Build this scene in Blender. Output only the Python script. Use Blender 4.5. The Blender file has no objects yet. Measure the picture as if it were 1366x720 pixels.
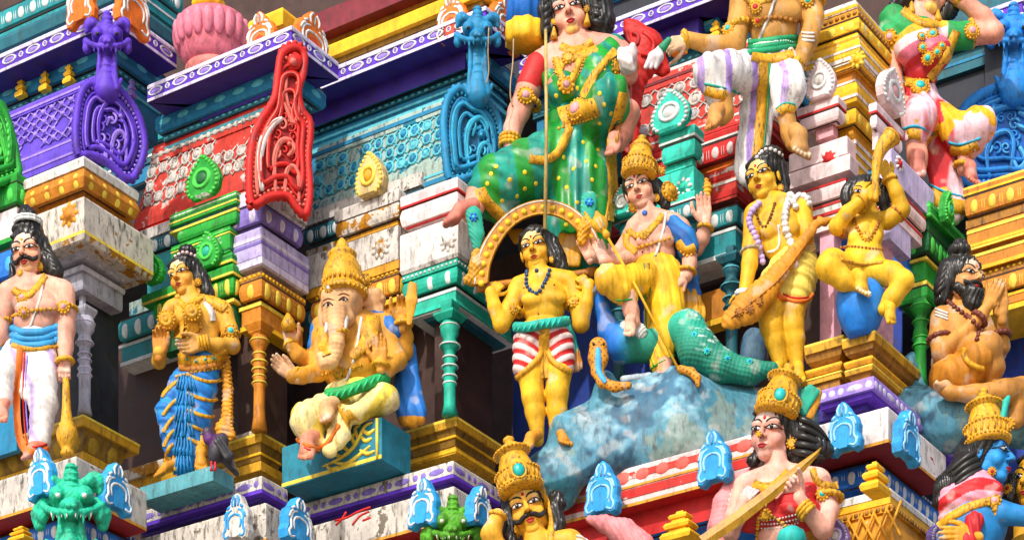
import bpy, math, random
import numpy as np
from mathutils import Vector, Matrix
from mathutils.bvhtree import BVHTree
random.seed(7); rng = np.random.default_rng(7)
SC = bpy.context.scene
COL = SC.collection
# ------------------------------------------------------------ camera, sky, sun
FPX = 3508.0; HOR = 2113.0; EYE = 1.6        # focal length and horizon row in photograph pixels, eye height
cam = bpy.data.cameras.new('camera'); co = bpy.data.objects.new('camera', cam); COL.objects.link(co)
cam.sensor_fit = 'HORIZONTAL'; cam.sensor_width = 36.0
cam.lens = FPX/1366*36; cam.shift_y = (HOR-360)/1366
cam.clip_start = 0.1; cam.clip_end = 5000
co.location = (0, 0, EYE); co.rotation_euler = (math.pi/2, 0, 0)
SC.camera = co
SUN = Vector((-0.32, -0.70, 0.64)).normalized()
world = bpy.data.worlds.new('World'); SC.world = world; world.use_nodes = True
wn = world.node_tree; bg = wn.nodes['Background']
sky = wn.nodes.new('ShaderNodeTexSky'); sky.sky_type = 'NISHITA'; sky.sun_disc = False
sky.sun_elevation = math.asin(SUN.z); sky.sun_rotation = math.atan2(SUN.x, SUN.y)
sky.air_density = 1.0; sky.dust_density = 3.0; sky.ozone_density = 0.6
wn.links.new(sky.outputs[0], bg.inputs[0]); bg.inputs[1].default_value = 0.15
sl = bpy.data.lights.new('sun', 'SUN'); sl.energy = 2.15; sl.angle = math.radians(1.2); sl.color = (1.0, 0.965, 0.905)
so = bpy.data.objects.new('sun', sl); COL.objects.link(so); so.rotation_euler = (-SUN).to_track_quat('-Z', 'Y').to_euler()
so.location = SUN*60
SC.view_settings.view_transform = 'Standard'; SC.view_settings.look = 'None'
SC.view_settings.exposure = 0.6; SC.view_settings.gamma = 1
SC.render.resolution_x = 1024; SC.render.resolution_y = 539
SC.cycles.max_bounces = 6

# ------------------------------------------------------------ pixel <-> world
A = Vector((.832, -.554, 0)).normalized()     # along the left-facing walls, to the right and nearer
B = Vector((.554, .832, 0)).normalized()      # along the right-facing walls, to the right and farther
NA = -B; NB = A.copy()
def W(px, py, Y): return Vector(((px-683)*Y/FPX, Y, (HOR-py)*Y/FPX+EYE))
CAM = Vector((0, 0, EYE))
def ray(px, py): return Vector(((px-683)/FPX, 1, (HOR-py)/FPX))
def onplane(px, py, P, n):
    r = ray(px, py); t = (P-CAM).dot(n)/r.dot(n); return CAM+r*t
def alongx(P, d, px):            # distance along horizontal direction d from P at which the column px is met
    k = (px-683)/FPX
    return (k*P.y-P.x)/(d.x-k*d.y)

# ------------------------------------------------------------ materials
def lin(h):
    if isinstance(h, str):
        c = [int(h[i:i+2], 16)/255 for i in (0, 2, 4)]
        mx = max(c); mn = min(c)
        if mx > 0 and (mx-mn)/mx > .22: c = [max(0, mx-(mx-x)*1.2) for x in c]      # vivid enamel paint
        return tuple(((x/12.92) if x <= .04045 else ((x+.055)/1.055)**2.4) for x in c)
    return tuple(h[:3])
_m = {}
def paint(hexc, chip=.12, grime=.3, rough=.56, under='c8c2b6', scale=1.0, bump=.25, metal=0.0, name=None, stripe=None):
    key = (hexc, chip, grime, rough, under, scale, bump, stripe)
    if key in _m: return _m[key]
    m = bpy.data.materials.new(name or ('painted_plaster_'+(hexc or 'brushed'))); m.use_nodes = True
    nt = m.node_tree; N = nt.nodes; L = nt.links
    pb = N['Principled BSDF']
    geo = N.new('ShaderNodeNewGeometry')
    def noise(s, d, r=.55, vec=None):
        n = N.new('ShaderNodeTexNoise'); n.inputs['Scale'].default_value = s; n.inputs['Detail'].default_value = d
        n.inputs['Roughness'].default_value = r; L.new(vec or geo.outputs['Position'], n.inputs['Vector']); return n.outputs['Fac']
    def rng_(x, a, b, lo=0., hi=1.):
        n = N.new('ShaderNodeMapRange'); n.inputs[1].default_value = a; n.inputs[2].default_value = b
        n.inputs[3].default_value = lo; n.inputs[4].default_value = hi; L.new(x, n.inputs[0]); return n.outputs[0]
    def mth(op, x, y):
        n = N.new('ShaderNodeMath'); n.operation = op
        for i, q in enumerate((x, y)):
            if isinstance(q, (int, float)): n.inputs[i].default_value = q
            else: L.new(q, n.inputs[i])
        return n.outputs[0]
    def mix(f, a, b, mode='MIX'):
        n = N.new('ShaderNodeMix'); n.data_type = 'RGBA'; n.blend_type = mode
        if isinstance(f, (int, float)): n.inputs[0].default_value = f
        else: L.new(f, n.inputs[0])
        for i, q in ((6, a), (7, b)):
            if isinstance(q, tuple): n.inputs[i].default_value = (*q[:3], 1)
            else: L.new(q, n.inputs[i])
        return n.outputs[2]
    if hexc is None:
        at = N.new('ShaderNodeAttribute'); at.attribute_name = 'Col'; base = at.outputs['Color']
    else: base = lin(hexc)
    big = noise(2.3*scale, 3); mid = noise(9*scale, 6, .65); fine = noise(38*scale, 5, .65)
    # brushed tone: hand painted coats are never even
    lo = mix(1.0, base, (.62, .60, .62), 'MULTIPLY'); hi = mix(1.0, mix(.02, base, (1, 1, 1)), (1.22, 1.2, 1.2), 'MULTIPLY')
    c = mix(rng_(mth('ADD', mth('MULTIPLY', mid, .6), mth('MULTIPLY', big, .4)), .33, .68), lo, hi)
    hm = rng_(fine, .3, .7)
    if chip > 0:
        t = .72-.26*chip
        cm = rng_(mth('ADD', mth('MULTIPLY', mid, .55), mth('MULTIPLY', big, .25)), t*.80, t*.80+.018)
        cm2 = rng_(fine, .80-.16*chip, .81-.16*chip)
        cm = mth('MAXIMUM', cm, cm2)
        u = mix(rng_(fine, .3, .7), tuple(x*.62 for x in lin(under)), lin(under))
        c = mix(cm, c, u); hm = mth('SUBTRACT', mth('MULTIPLY', hm, .3), mth('MULTIPLY', cm, .8))
    if grime > 0:
        mp = N.new('ShaderNodeMapping'); mp.inputs['Scale'].default_value = (26*scale, 26*scale, 7*scale)
        L.new(geo.outputs['Position'], mp.inputs['Vector'])
        g = noise(1.0, 8, .72, mp.outputs[0])
        g2 = noise(24*scale, 8, .75)
        gm = mth('MULTIPLY', mth('MAXIMUM', rng_(g, .50, .66), rng_(g2, .60, .74)), min(1, grime*1.7))
        c = mix(gm, c, (.045, .032, .024))
    L.new(c, pb.inputs['Base Color'])
    L.new(rng_(mid, .3, .7, rough-.08, rough+.16), pb.inputs['Roughness'])
    pb.inputs['Specular IOR Level'].default_value = .35
    pb.inputs['Metallic'].default_value = metal
    bp = N.new('ShaderNodeBump'); bp.inputs['Strength'].default_value = bump; bp.inputs['Distance'].default_value = .006
    L.new(hm, bp.inputs['Height']); L.new(bp.outputs[0], pb.inputs['Normal'])
    _m[key] = m; return m

# ------------------------------------------------------------ object making
def tag(o, label=None, cat=None, group=None, kind=None):
    if label: o['label'] = label
    if cat: o['category'] = cat
    if group: o['group'] = group
    if kind: o['kind'] = kind
    return o
def empty(name, loc, label, cat, group=None):
    o = bpy.data.objects.new(name, None); COL.objects.link(o); o.location = loc; o.empty_display_size = .1
    o['wl'] = 0; del o['wl']
    return tag(o, label, cat, group)
def wloc(o):                 # every parent chain here is translation only
    v = Vector(o.location); p = o.parent
    while p: v += Vector(p.location); p = p.parent
    return v
def mesh_data(name, V, F, mat, smooth=True, col=None):
    me = bpy.data.meshes.new(name)
    V = np.asarray(V, dtype=np.float32)
    if isinstance(F, np.ndarray):
        n, k = F.shape
        me.vertices.add(len(V)); me.vertices.foreach_set('co', V.ravel())
        me.loops.add(n*k); me.loops.foreach_set('vertex_index', F.astype(np.int32).ravel())
        me.polygons.add(n); me.polygons.foreach_set('loop_start', np.arange(0, n*k, k, dtype=np.int32))
        try: me.polygons.foreach_set('loop_total', np.full(n, k, dtype=np.int32))
        except Exception: pass
        me.update(calc_edges=True)
    else:
        me.from_pydata([tuple(v) for v in V], [], F)
    if smooth: me.polygons.foreach_set('use_smooth', np.ones(len(me.polygons), dtype=bool))
    if col is not None:
        at = me.color_attributes.new('Col', 'FLOAT_COLOR', 'POINT')
        c = np.ones((len(V), 4), dtype=np.float32); c[:, :3] = col; at.data.foreach_set('color', c.ravel())
    if mat: me.materials.append(mat)
    return me
def mk(name, V, F, mat, parent=None, smooth=True, col=None, base=None):
    """link V (world coordinates) as one mesh object"""
    V = np.asarray([tuple(v) for v in V] if not isinstance(V, np.ndarray) else V, dtype=np.float64)
    o0 = wloc(parent) if parent else Vector(base if base is not None else (V[:, 0].mean(), V[:, 1].mean(), V[:, 2].min()))
    me = mesh_data(name, V-np.array(o0), F, mat, smooth, col)
    o = bpy.data.objects.new(name, me); COL.objects.link(o)
    if parent: o.parent = parent
    else: o.location = o0
    return o
def inst(name, me, M, parent):
    """an object that shares mesh data, placed by the world matrix M"""
    o = bpy.data.objects.new(name, me); COL.objects.link(o)
    if parent:
        o.parent = parent; M = Matrix.Translation(-wloc(parent)) @ M
    o.matrix_local = M; return o
def frame(loc, x, n, z, sx=1, sy=1, sz=1):
    x, n, z = Vector(x), Vector(n), Vector(z)
    M = Matrix((( x.x*sx, n.x*sy, z.x*sz, loc.x), (x.y*sx, n.y*sy, z.y*sz, loc.y), (x.z*sx, n.z*sy, z.z*sz, loc.z), (0, 0, 0, 1)))
    return M
class MB:
    """collects verts and faces"""
    def __init__(s): s.V = []; s.F = []
    def add(s, V, F):
        b = len(s.V); s.V += [tuple(v) for v in V]; s.F += [tuple(i+b for i in f) for f in F]; return s
    def tube(s, P, r, seg=6, cap=True, flat=None):
        V, F = tube(P, r, seg, cap); return s.add(V, F)
    def obj(s, name, mat, parent=None, smooth=True, **k): return mk(name, s.V, s.F, mat, parent, smooth, **k)
def tube(P, r, seg=6, cap=True):
    P = [Vector(p) for p in P]; n = len(P)
    if not isinstance(r, (list, tuple)): r = [r]*n
    V = []; F = []; up = None
    for i, p in enumerate(P):
        t = (P[min(i+1, n-1)]-P[max(i-1, 0)])
        if t.length < 1e-9: t = Vector((0, 0, 1))
        t.normalize()
        if up is None: up = t.orthogonal().normalized()
        up = (up-t*up.dot(t))
        if up.length < 1e-6: up = t.orthogonal()
        up.normalize(); w = t.cross(up)
        for k in range(seg):
            a = 2*math.pi*k/seg; V.append(p+(up*math.cos(a)+w*math.sin(a))*r[i])
    for i in range(n-1):
        for k in range(seg):
            F.append((i*seg+k, i*seg+(k+1) % seg, (i+1)*seg+(k+1) % seg, (i+1)*seg+k))
    if cap: F.append(tuple(range(seg))[::-1]); F.append(tuple(range((n-1)*seg, n*seg)))
    return V, F
def smooth_path(P, n=4, closed=False):
    """Catmull-Rom through the points (tuples of any length)"""
    P = [np.array(p, float) for p in P]; out = []
    m = len(P)
    for i in range(m if closed else m-1):
        p0 = P[(i-1) % m] if (closed or i > 0) else P[0]; p1 = P[i]; p2 = P[(i+1) % m]
        p3 = P[(i+2) % m] if (closed or i+2 < m) else P[-1]
        for j in range(n):
            t = j/n
            out.append(.5*((2*p1)+(p2-p0)*t+(2*p0-5*p1+4*p2-p3)*t*t+(3*p1-p0-3*p2+p3)*t**3))
    if not closed: out.append(P[-1])
    return out
def ico(n=1):
    import bmesh
    bm = bmesh.new(); bmesh.ops.create_icosphere(bm, subdivisions=n, radius=1)
    V = [tuple(v.co) for v in bm.verts]; F = [tuple(v.index for v in f.verts) for f in bm.faces]; bm.free(); return V, F
ICO1 = ico(1); ICO2 = ico(2)
def resample(P, step):
    P = [np.array(p, float) for p in P]; out = [P[0]]; acc = 0
    for a, b in zip(P, P[1:]):
        l = np.linalg.norm(b-a); d = step-acc
        while d <= l:
            out.append(a+(b-a)*d/l); d += step
        acc = l-(d-step)
    return out

# ------------------------------------------------------------ shared small meshes
_sm = {}
def dome_mesh(mat, seg=12):
    k = ('dome', mat.name, seg)
    if k not in _sm:
        V = []; F = []
        prof = [(1, -.25), (1, 0), (.86, .5), (.5, .87)]
        for r, h in prof:
            for i in range(seg): a = 2*math.pi*i/seg; V.append((r*math.cos(a), h, r*math.sin(a)))
        V.append((0, 1, 0))
        for j in range(3):
            for i in range(seg): F.append((j*seg+i, (j+1)*seg+i, (j+1)*seg+(i+1) % seg, j*seg+(i+1) % seg))
        for i in range(seg): F.append((3*seg+i, 4*seg, 3*seg+(i+1) % seg))
        _sm[k] = mesh_data('petal', V, F, mat)
    return _sm[k]
def ring_mesh(mat, t=.2, seg=16):
    k = ('ring', mat.name, t)
    if k not in _sm:
        V = []; F = []
        prof = [(1, -.2), (1-.1*t, .8), (1-t/2, 1), (1-.9*t, .8), (1-t, -.2)]; n = len(prof)
        for r, h in prof:
            for i in range(seg): a = 2*math.pi*i/seg; V.append((r*math.cos(a), h, r*math.sin(a)))
        for j in range(n-1):
            for i in range(seg): F.append((j*seg+i, (j+1)*seg+i, (j+1)*seg+(i+1) % seg, j*seg+(i+1) % seg))
        _sm[k] = mesh_data('oval_ring', V, F, mat)
    return _sm[k]
def box_mesh(mat, name='slip', bev=.12):
    k = ('box', mat.name, name, bev)
    if k not in _sm:
        V = []; F = []
        for h, i in ((-.3, 0), (1-bev, 0), (1, bev)):
            for sx, sz in ((-1, -1), (1, -1), (1, 1), (-1, 1)): V.append((sx*(1-i), h, sz*(1-i)))
        for j in range(2):
            for i in range(4): F.append((j*4+i, (j+1)*4+i, (j+1)*4+(i+1) % 4, j*4+(i+1) % 4))
        F.append((8, 11, 10, 9)); _sm[k] = mesh_data(name, V, F, mat, smooth=False)
    return _sm[k]

# ------------------------------------------------------------ bays: stacks of mouldings on a rectangular plan
class Bay:
    def __init__(s, name, label, cat, px, Y, L, R, base_py, group=None, kind=None):
        s.px, s.Y, s.L, s.R = px, Y, L, R
        s.m = Y/FPX
        s.P = W(px, base_py, Y)
        s.e = empty(name, s.P, label, cat, group)
        s.info = {}
    def layer(s, name, mat, rings, L=None, R=None, px=None, chamfer=.7, smooth=False, cap=True):
        P = Vector(W(px or s.px, 0, s.Y)); P.z = 0
        ox = max(0, max(q[0] for q in rings))*s.m; Cx = P+(A-B)*ox
        tl = max(.03-ox, -alongx(Cx, A, L if L is not None else s.L)-2*ox); tr = max(.05-ox, alongx(Cx, B, R if R is not None else s.R)-2*ox)
        V = []; n = 8; z = None; inf = []
        c = chamfer*s.m
        for o, py in rings:
            om = o*s.m; C = P+(A-B)*om
            if py is not None: z = (HOR-py)*C.y/FPX+EYE
            pts = [P-A*(tl+om)-B*om, P+(A-B)*om, P+B*(tr+om)+A*om, P-A*(tl+om)+B*(tr+om)]
            pts = [Vector((q.x, q.y, z)) for q in pts]
            dirs = [(B, A), (-A, B), (-B, -A), (A, -B)]
            for q, (d0, d1) in zip(pts, dirs):
                V.append(q+d0*c); V.append(q+d1*c)
            inf.append((om, z, pts))
        F = []
        for j in range(len(rings)-1):
            for i in range(n): F.append((j*n+i, (j+1)*n+i, (j+1)*n+(i+1) % n, j*n+(i+1) % n))
        if cap: F.append(tuple(range(n))); F.append(tuple(range((len(rings)-1)*n, len(rings)*n))[::-1])
        o = mk(name, V, F, mat, s.e, smooth)
        s.last = inf; s.info[name] = inf; s.lo = o
        return o
    def faceframe(s, side, i, j, inf=None):
        inf = inf or s.last
        a0, a1 = (inf[i][2][0], inf[i][2][1]) if side == 'A' else (inf[i][2][1], inf[i][2][2])
        b0, b1 = (inf[j][2][0], inf[j][2][1]) if side == 'A' else (inf[j][2][1], inf[j][2][2])
        p0 = (a0+b0)/2; p1 = (a1+b1)/2; x = (p1-p0).normalized(); up = ((a0-b0))
        up = up-x*up.dot(x); h = up.length; up.normalize(); nrm = x.cross(up)
        if nrm.dot(NA if side == 'A' else NB) < 0: nrm = -nrm
        return p0, p1, x, nrm, up, h
    def row(s, name, me, i, j, w, gap, h=None, depth=4, sides='AB', start=None, parent=None, jit=.06, lim=60, off=0.0, lpx=None, rpx=None):
        """a row of alike pieces between ring i and ring j of the last layer"""
        for sd in sides:
            p0, p1, x, nrm, up, H = s.faceframe(sd, i, j)
            ln = (p1-p0).length; st = (w+gap)*s.m; n = max(1, int((ln-gap*s.m*.5)/st)); st2 = ln/n
            hh = (h*s.m if h else H*.9)
            for q in range(n):
                t = (q+.5)*st2
                p = p0+x*t+up*off*s.m
                px = 683+FPX*p.x/p.y
                if px < -30 or px > 1396: continue
                if lpx is not None and px < lpx: continue
                if rpx is not None and px > rpx: continue
                k = 1+random.uniform(-jit, jit)
                inst(name, me, frame(p, x, nrm, up, w*s.m*.5*k, depth*s.m, hh*.5*(1+random.uniform(-jit, jit))), parent or s.lo)
                if name == 'petal' and gap >= 7 and q < n-1:
                    for e_ in (-1.7, 1.7): inst('dash', me, frame(p+x*(st2*.5+e_*s.m), x, nrm, up, .8*s.m, depth*.5*s.m, hh*.40), parent or s.lo)
    def pattern(s, i, j, items, sides='AB', parent=None, off=0.0):
        """repeating pattern of (name, mesh, width, gap, height, depth)"""
        for sd in sides:
            p0, p1, x, nrm, up, H = s.faceframe(sd, i, j)
            ln = (p1-p0).length; t = items[0][3]*s.m*.5; q = 0
            while True:
                nm, mes, w, gap, h, dep = items[q % len(items)]
                if t+w*s.m > ln: break
                p = p0+x*(t+w*s.m*.5)+up*off*s.m
                px = 683+FPX*p.x/p.y
                if -30 < px < 1396:
                    hold = parent or s.lo
                    for me, f in mes:
                        inst(nm, me, frame(p, x, nrm, up, w*s.m*.5*f, dep*s.m*(1 if f == 1 else 1.0), h*s.m*.5*f*(1 if f == 1 else .9)), hold)
                t += (w+gap)*s.m; q += 1
    def at(s, side, px, py, out=0):
        """point on the A or B face plane (plan of the last layer, its first ring), standing out px"""
        P = s.last[0][2][1]; n = NA if side == 'A' else NB
        return onplane(px, py, P+n*out*s.m, n)

def lathe_pts(prof, axis0, axis1=None, seg=20, ribs=0, ribamp=0, sy=1.0):
    """prof: list of (radius, t) with t along axis0->axis1 (world), radius in metres"""
    a0, a1 = Vector(axis0), Vector(axis1); ax = (a1-a0); d = ax.normalized()
    x = Vector((1, 0, 0)); x = (x-d*x.dot(d)).normalized(); y = d.cross(x)
    V = []; F = []
    for r, t in prof:
        c = a0+d*t
        for k in range(seg):
            a = 2*math.pi*k/seg; rr = r*(1+(ribamp*math.cos(ribs*a) if ribs else 0))
            V.append(c+x*math.cos(a)*rr+y*math.sin(a)*rr*sy)
    for j in range(len(prof)-1):
        for k in range(seg): F.append((j*seg+k, j*seg+(k+1) % seg, (j+1)*seg+(k+1) % seg, (j+1)*seg+k))
    F.append(tuple(range(seg))[::-1]); F.append(tuple(range((len(prof)-1)*seg, len(prof)*seg)))
    return V, F
# ------------------------------------------------------------ palette
def M_(h, **k): return paint(h, **k)
GOLD = M_('dba416', chip=.08, grime=.3); GOLD2 = M_('cfa41a', chip=.25, grime=.45); YEL = M_('f2c40a', chip=.1, grime=.15); YELP = M_('f0d860', chip=.1, grime=.2)
OCH = M_('a3760e', chip=.2, grime=.5); OLIVE = M_('8a6c08', chip=.1, grime=.5); ORN = M_('c98a10', chip=.15, grime=.3); ORN2 = M_('f08a1c', chip=.08, grime=.15)
WHT = M_('cdc8be', chip=.5, grime=.55, under='857c6e'); WHT2 = M_('dedad2', chip=.25, grime=.4, under='9a9184'); WDOT = M_('dfe4e0', chip=.1, grime=.15, under='9fb0a8')
BROWNCHIP = M_('cfc8ba', chip=.5, grime=.6, under='a5701c'); GOLDCHIP = M_('d2cbbd', chip=.9, grime=.5, under='b8861a')
GREY = M_('b4b4c0', chip=.1, grime=.35, under='e0dedc'); GREYL = M_('cfcfd8', chip=.15, grime=.35)
LIL = M_('b9aede', chip=.3, grime=.35, under='d8d2cc'); LIL2 = M_('8a7ac0', chip=.22, grime=.4, under='cfc9c4'); LILS = M_('d6cfea', chip=.2, grime=.3)
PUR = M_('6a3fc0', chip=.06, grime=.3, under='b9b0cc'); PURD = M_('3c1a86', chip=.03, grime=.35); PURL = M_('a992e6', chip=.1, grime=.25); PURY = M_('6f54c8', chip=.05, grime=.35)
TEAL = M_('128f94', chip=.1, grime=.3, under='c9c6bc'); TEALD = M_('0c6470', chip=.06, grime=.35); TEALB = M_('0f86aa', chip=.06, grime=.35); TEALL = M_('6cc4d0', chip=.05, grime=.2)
TURQ = M_('12b39a', chip=.1, grime=.2); TURQL = M_('40d0bc', chip=.22, grime=.3, under='d5d2ca'); TSTONE = M_('1cb8b4', chip=0, grime=.05, rough=.25)
GRN = M_('1f9e3c', chip=.42, grime=.3, under='cfcdc4'); GRND = M_('0c6a3a', chip=.05, grime=.3); GRNL = M_('5fd060', chip=.1, grime=.2)
RED = M_('d02c1c', chip=.2, grime=.3, under='d8cfc8'); REDD = M_('a3140c', chip=.06, grime=.35); REDW = M_('cf4a38', chip=.62, grime=.45, under='d9d0c6'); REDL = M_('c9241e', chip=.1, grime=.2)
PINK = M_('eed4d2', chip=.1, grime=.22, under='d09a90'); PINKD = M_('dba9ae', chip=.1, grime=.3); PINKP = M_('e2b0be', chip=.06, grime=.2); LILP = M_('cdbfe4', chip=.08, grime=.25)
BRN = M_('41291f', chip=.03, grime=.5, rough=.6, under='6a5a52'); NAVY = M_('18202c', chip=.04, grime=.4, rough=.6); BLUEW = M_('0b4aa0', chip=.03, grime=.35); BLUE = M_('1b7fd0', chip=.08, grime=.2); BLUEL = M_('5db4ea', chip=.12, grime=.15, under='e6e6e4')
SKYB = M_('3aa6dc', chip=.42, grime=.25, under='dcdad4'); MAR = M_('7a2432', chip=.08, grime=.4); PEDT = M_('067f92', chip=.08, grime=.25); PEDG = M_('5c9aa2', chip=.3, grime=.35)
TSLATE = M_('9fb8ac', chip=.7, grime=.5, under='1f7f96')

def rnd(o, y0, y1, o2=None):
    """rounded (torus) moulding profile"""
    h = y1-y0; o2 = o*.25 if o2 is None else o2
    return [(o*.70+o2*.3, y0), (o*.94, y0+.14*h), (o, y0+.34*h), (o*.95, y0+.55*h), (o*.75+o2*.25, y0+.78*h), (o2, y1)]

# ------------------------------------------------------------ ground and core of the tower
V = [(-900, -300, 0), (900, -300, 0), (900, 2500, 0), (-900, 2500, 0)]
g = mk('ground', V, [(0, 1, 2, 3)], paint('9c9284', chip=0, grime=.3, rough=.8, scale=.2), None, False); tag(g, kind='structure')

def wallblock(name, label, mat, px, Y, L, R, y0, y1, cat='wall'):
    b = Bay(name, label, cat, px, Y, L, R, y1); b.layer('wall_face', mat, [(0, y0), (0, y1)]); return b
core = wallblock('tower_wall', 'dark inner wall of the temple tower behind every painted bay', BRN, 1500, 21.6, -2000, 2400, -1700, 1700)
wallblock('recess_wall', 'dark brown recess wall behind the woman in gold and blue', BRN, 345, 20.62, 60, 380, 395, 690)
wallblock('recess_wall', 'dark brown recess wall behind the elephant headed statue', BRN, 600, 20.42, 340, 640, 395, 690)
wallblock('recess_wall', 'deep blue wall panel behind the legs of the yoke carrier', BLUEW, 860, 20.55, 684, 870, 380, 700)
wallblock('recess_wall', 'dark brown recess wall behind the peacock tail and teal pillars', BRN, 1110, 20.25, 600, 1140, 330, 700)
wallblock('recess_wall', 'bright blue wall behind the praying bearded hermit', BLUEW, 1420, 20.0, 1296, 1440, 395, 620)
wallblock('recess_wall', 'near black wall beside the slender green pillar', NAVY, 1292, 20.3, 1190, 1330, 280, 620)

# ------------------------------------------------------------ ornaments (parts of a bay)
def plate_part(name, pts, org, x, n, thick, mat, parent, bev=.12):
    """outline pts (metres in x,z) -> solid plate with a bevelled front edge, standing thick in front of org"""
    x, n = Vector(x), Vector(n); z = n.cross(x); z = z if z.z > 0 else -z; k = len(pts)
    cx = sum(p[0] for p in pts)/k; cz = sum(p[1] for p in pts)/k
    b = bev*max(abs(p[0]-cx) for p in pts)
    def ins(i):
        p = Vector(pts[i]); q = Vector(pts[(i+1) % k]); r = Vector(pts[i-1]); e = (q-r)
        nn = Vector((e.y, -e.x)); 
        if nn.length < 1e-9: return p
        nn.normalize(); return p+nn*b*area_s
    ar = sum(pts[i][0]*pts[(i+1) % k][1]-pts[(i+1) % k][0]*pts[i][1] for i in range(k)); area_s = -1 if ar > 0 else 1
    V = []
    for d, f in ((0, 0), (thick*.75, 0), (thick, 1)):
        for i in range(k):
            p = ins(i) if f else pts[i]
            V.append(org+x*p[0]+z*p[1]+n*d)
    F = []
    for j in range(2):
        for i in range(k): F.append((j*k+i, j*k+(i+1) % k, (j+1)*k+(i+1) % k, (j+1)*k+i))
    F.append(tuple(range(2*k, 3*k))); F.append(tuple(range(k))[::-1])
    return mk(name, V, F, mat, parent, False)
def mirror(h): return h+[(-x, z) for x, z in h[::-1] if abs(x) > 1e-6]
LEAF = mirror([(.30, 0), (.45, .12), (.50, .32), (.44, .54), (.30, .74), (.13, .90), (0, 1.0)])
NASI = mirror([(.16, .06), (.30, -.02), (.46, .02), (.50, .18), (.44, .32), (.46, .48), (.38, .66), (.24, .76), (.16, .88), (.07, .97), (0, 1.0)][::1])
def leaf(bay, side, px, py, w, h, m1, m2, m3, out=0, thick=9, name='leaf_finial'):
    """serrated leaf shaped finial with a round boss; base centre at the pixel"""
    m = bay.m; org = bay.at(side, px, py, out); x = A if side == 'A' else B; n = NA if side == 'A' else NB
    k = 1/.83 if side == 'A' else 1/.554
    ww = w*m*k*.98; hh = h*m
    P = [(a*ww, b*hh) for a, b in LEAF]
    o = plate_part(name, P, org, x, n, thick*m, m1, bay.e)
    z = Vector((0, 0, 1))
    pin = resample(smooth_path([(a*.86, .03+b*.9) for a, b in LEAF], 4), .105)
    dm = dome_mesh(m2, 8)
    for q in pin: inst('tooth', dm, frame(org+x*q[0]*ww+z*q[1]*hh+n*thick*m*.96, x, n, z, .05*ww, 2.2*m, .045*hh), o)
    c = org+z*.42*hh+n*thick*m
    inst('boss_ring', ring_mesh(m2, .35), frame(c, x, n, z, .27*ww, 3*m, .23*hh), o)
    inst('boss', dome_mesh(m3), frame(c, x, n, z, .16*ww, 3.5*m, .14*hh), o)
    return o
def nasi(bay, side, px, py, w, h, m1, m2, out=0, thick=10, m3=None, name='scroll_ornament'):
    """flame topped horseshoe ornament with raised scrolls"""
    m = bay.m; org = bay.at(side, px, py, out); x0 = A if side == 'A' else B; n = NA if side == 'A' else NB
    k = 1/.83 if side == 'A' else 1/.554; tl_ = random.uniform(-.07, .07)
    ww = w*m*k*random.uniform(.82, .94); hh = h*m*random.uniform(.94, 1.04); z = Vector((0, 0, 1)); x, z = x0*math.cos(tl_)+z*math.sin(tl_), z*math.cos(tl_)-x0*math.sin(tl_)
    o = plate_part(name, [(a*ww, b*hh) for a, b in NASI], org, x, n, thick*m, m1, bay.e, .08)
    mb = MB(); pt = lambda a, b: org+x*a*ww+z*b*hh+n*thick*m
    for s in (-1, 1):
        for path in ([(.20, .10), (.34, .06), (.40, .16), (.33, .26), (.34, .44), (.26, .58), (.12, .64)], [(.22, .24), (.25, .40), (.17, .50), (.0, .54)],
                     [(.1, .70), (.13, .82), (.05, .93)], [(.24, .62), (.33, .58), (.40, .45)], [(.0, .70), (.0, .88)], [(.30, .66), (.2, .72)]):
            pp = smooth_path([pt(s*a, b) for a, b in path], 3)
            mb.tube(pp, [2.0*m*(.6+.4*math.sin(math.pi*(i+.5)/len(pp))) for i in range(len(pp))], 5)
    mb.obj('scroll', m2, o)
    inner = [(a*ww, b*hh) for a, b in mirror([(.12, .06), (.17, .25), (.12, .40), (0, .46)])]
    plate_part('niche', inner, org+n*thick*m*.55, x, n, thick*m*.5, m3 or m1, o, .02)
    return o
def boss(bay, side, px, py, r, m1, m2, out=0, name='flower_boss', petals=8):
    m = bay.m; c = bay.at(side, px, py, out); x = A if side == 'A' else B; n = NA if side == 'A' else NB; z = Vector((0, 0, 1))
    o = mk(name, *lathe_pts([(r*m, 0), (r*m*.9, 2*m), (r*.5*m, 2.5*m), (r*.45*m, 4*m), (r*.2*m, 5*m)], c, c+n, 14), m1, bay.e)
    dm = dome_mesh(m2, 8)
    for i in range(petals):
        a = 2*math.pi*i/petals
        inst('petal', dm, frame(c+(x*math.cos(a)+z*math.sin(a))*r*.95*m, x*math.cos(a)+z*math.sin(a), n, z*math.cos(a)-x*math.sin(a), r*.42*m, 3*m, r*.3*m), o)
    return o
def stepped(bay, side, px, py, w, h, mat, out=4):
    """small stepped finial in the neck of the tier, base centre at the pixel"""
    m = bay.m; org = bay.at(side, px, py, out); x = A if side == 'A' else B; n = NA if side == 'A' else NB; z = Vector((0, 0, 1))
    mb = MB()
    for f, z0, z1 in ((.5, 0, .26), (.28, .24, .42), (.42, .40, .6), (.22, .58, .76), (.3, .74, .88), (.12, .86, 1.0)):
        V = []
        for zz, q in ((z0, .9), ((z0+z1)/2, 1), (z1, .85)):
            for sx, sn in ((-1, -1), (1, -1), (1, 1), (-1, 1)): V.append(org+x*sx*f*w*m*q*1.2+n*sn*f*w*m*q*.8+z*zz*h*m)
        mb.add(V, [(0, 1, 5, 4), (1, 2, 6, 5), (2, 3, 7, 6), (3, 0, 4, 7), (4, 5, 9, 8), (5, 6, 10, 9), (6, 7, 11, 10), (7, 4, 8, 11), (8, 9, 10, 11), (3, 2, 1, 0)])
    return mb.obj('stepped_finial', mat, bay.e, False)
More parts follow.
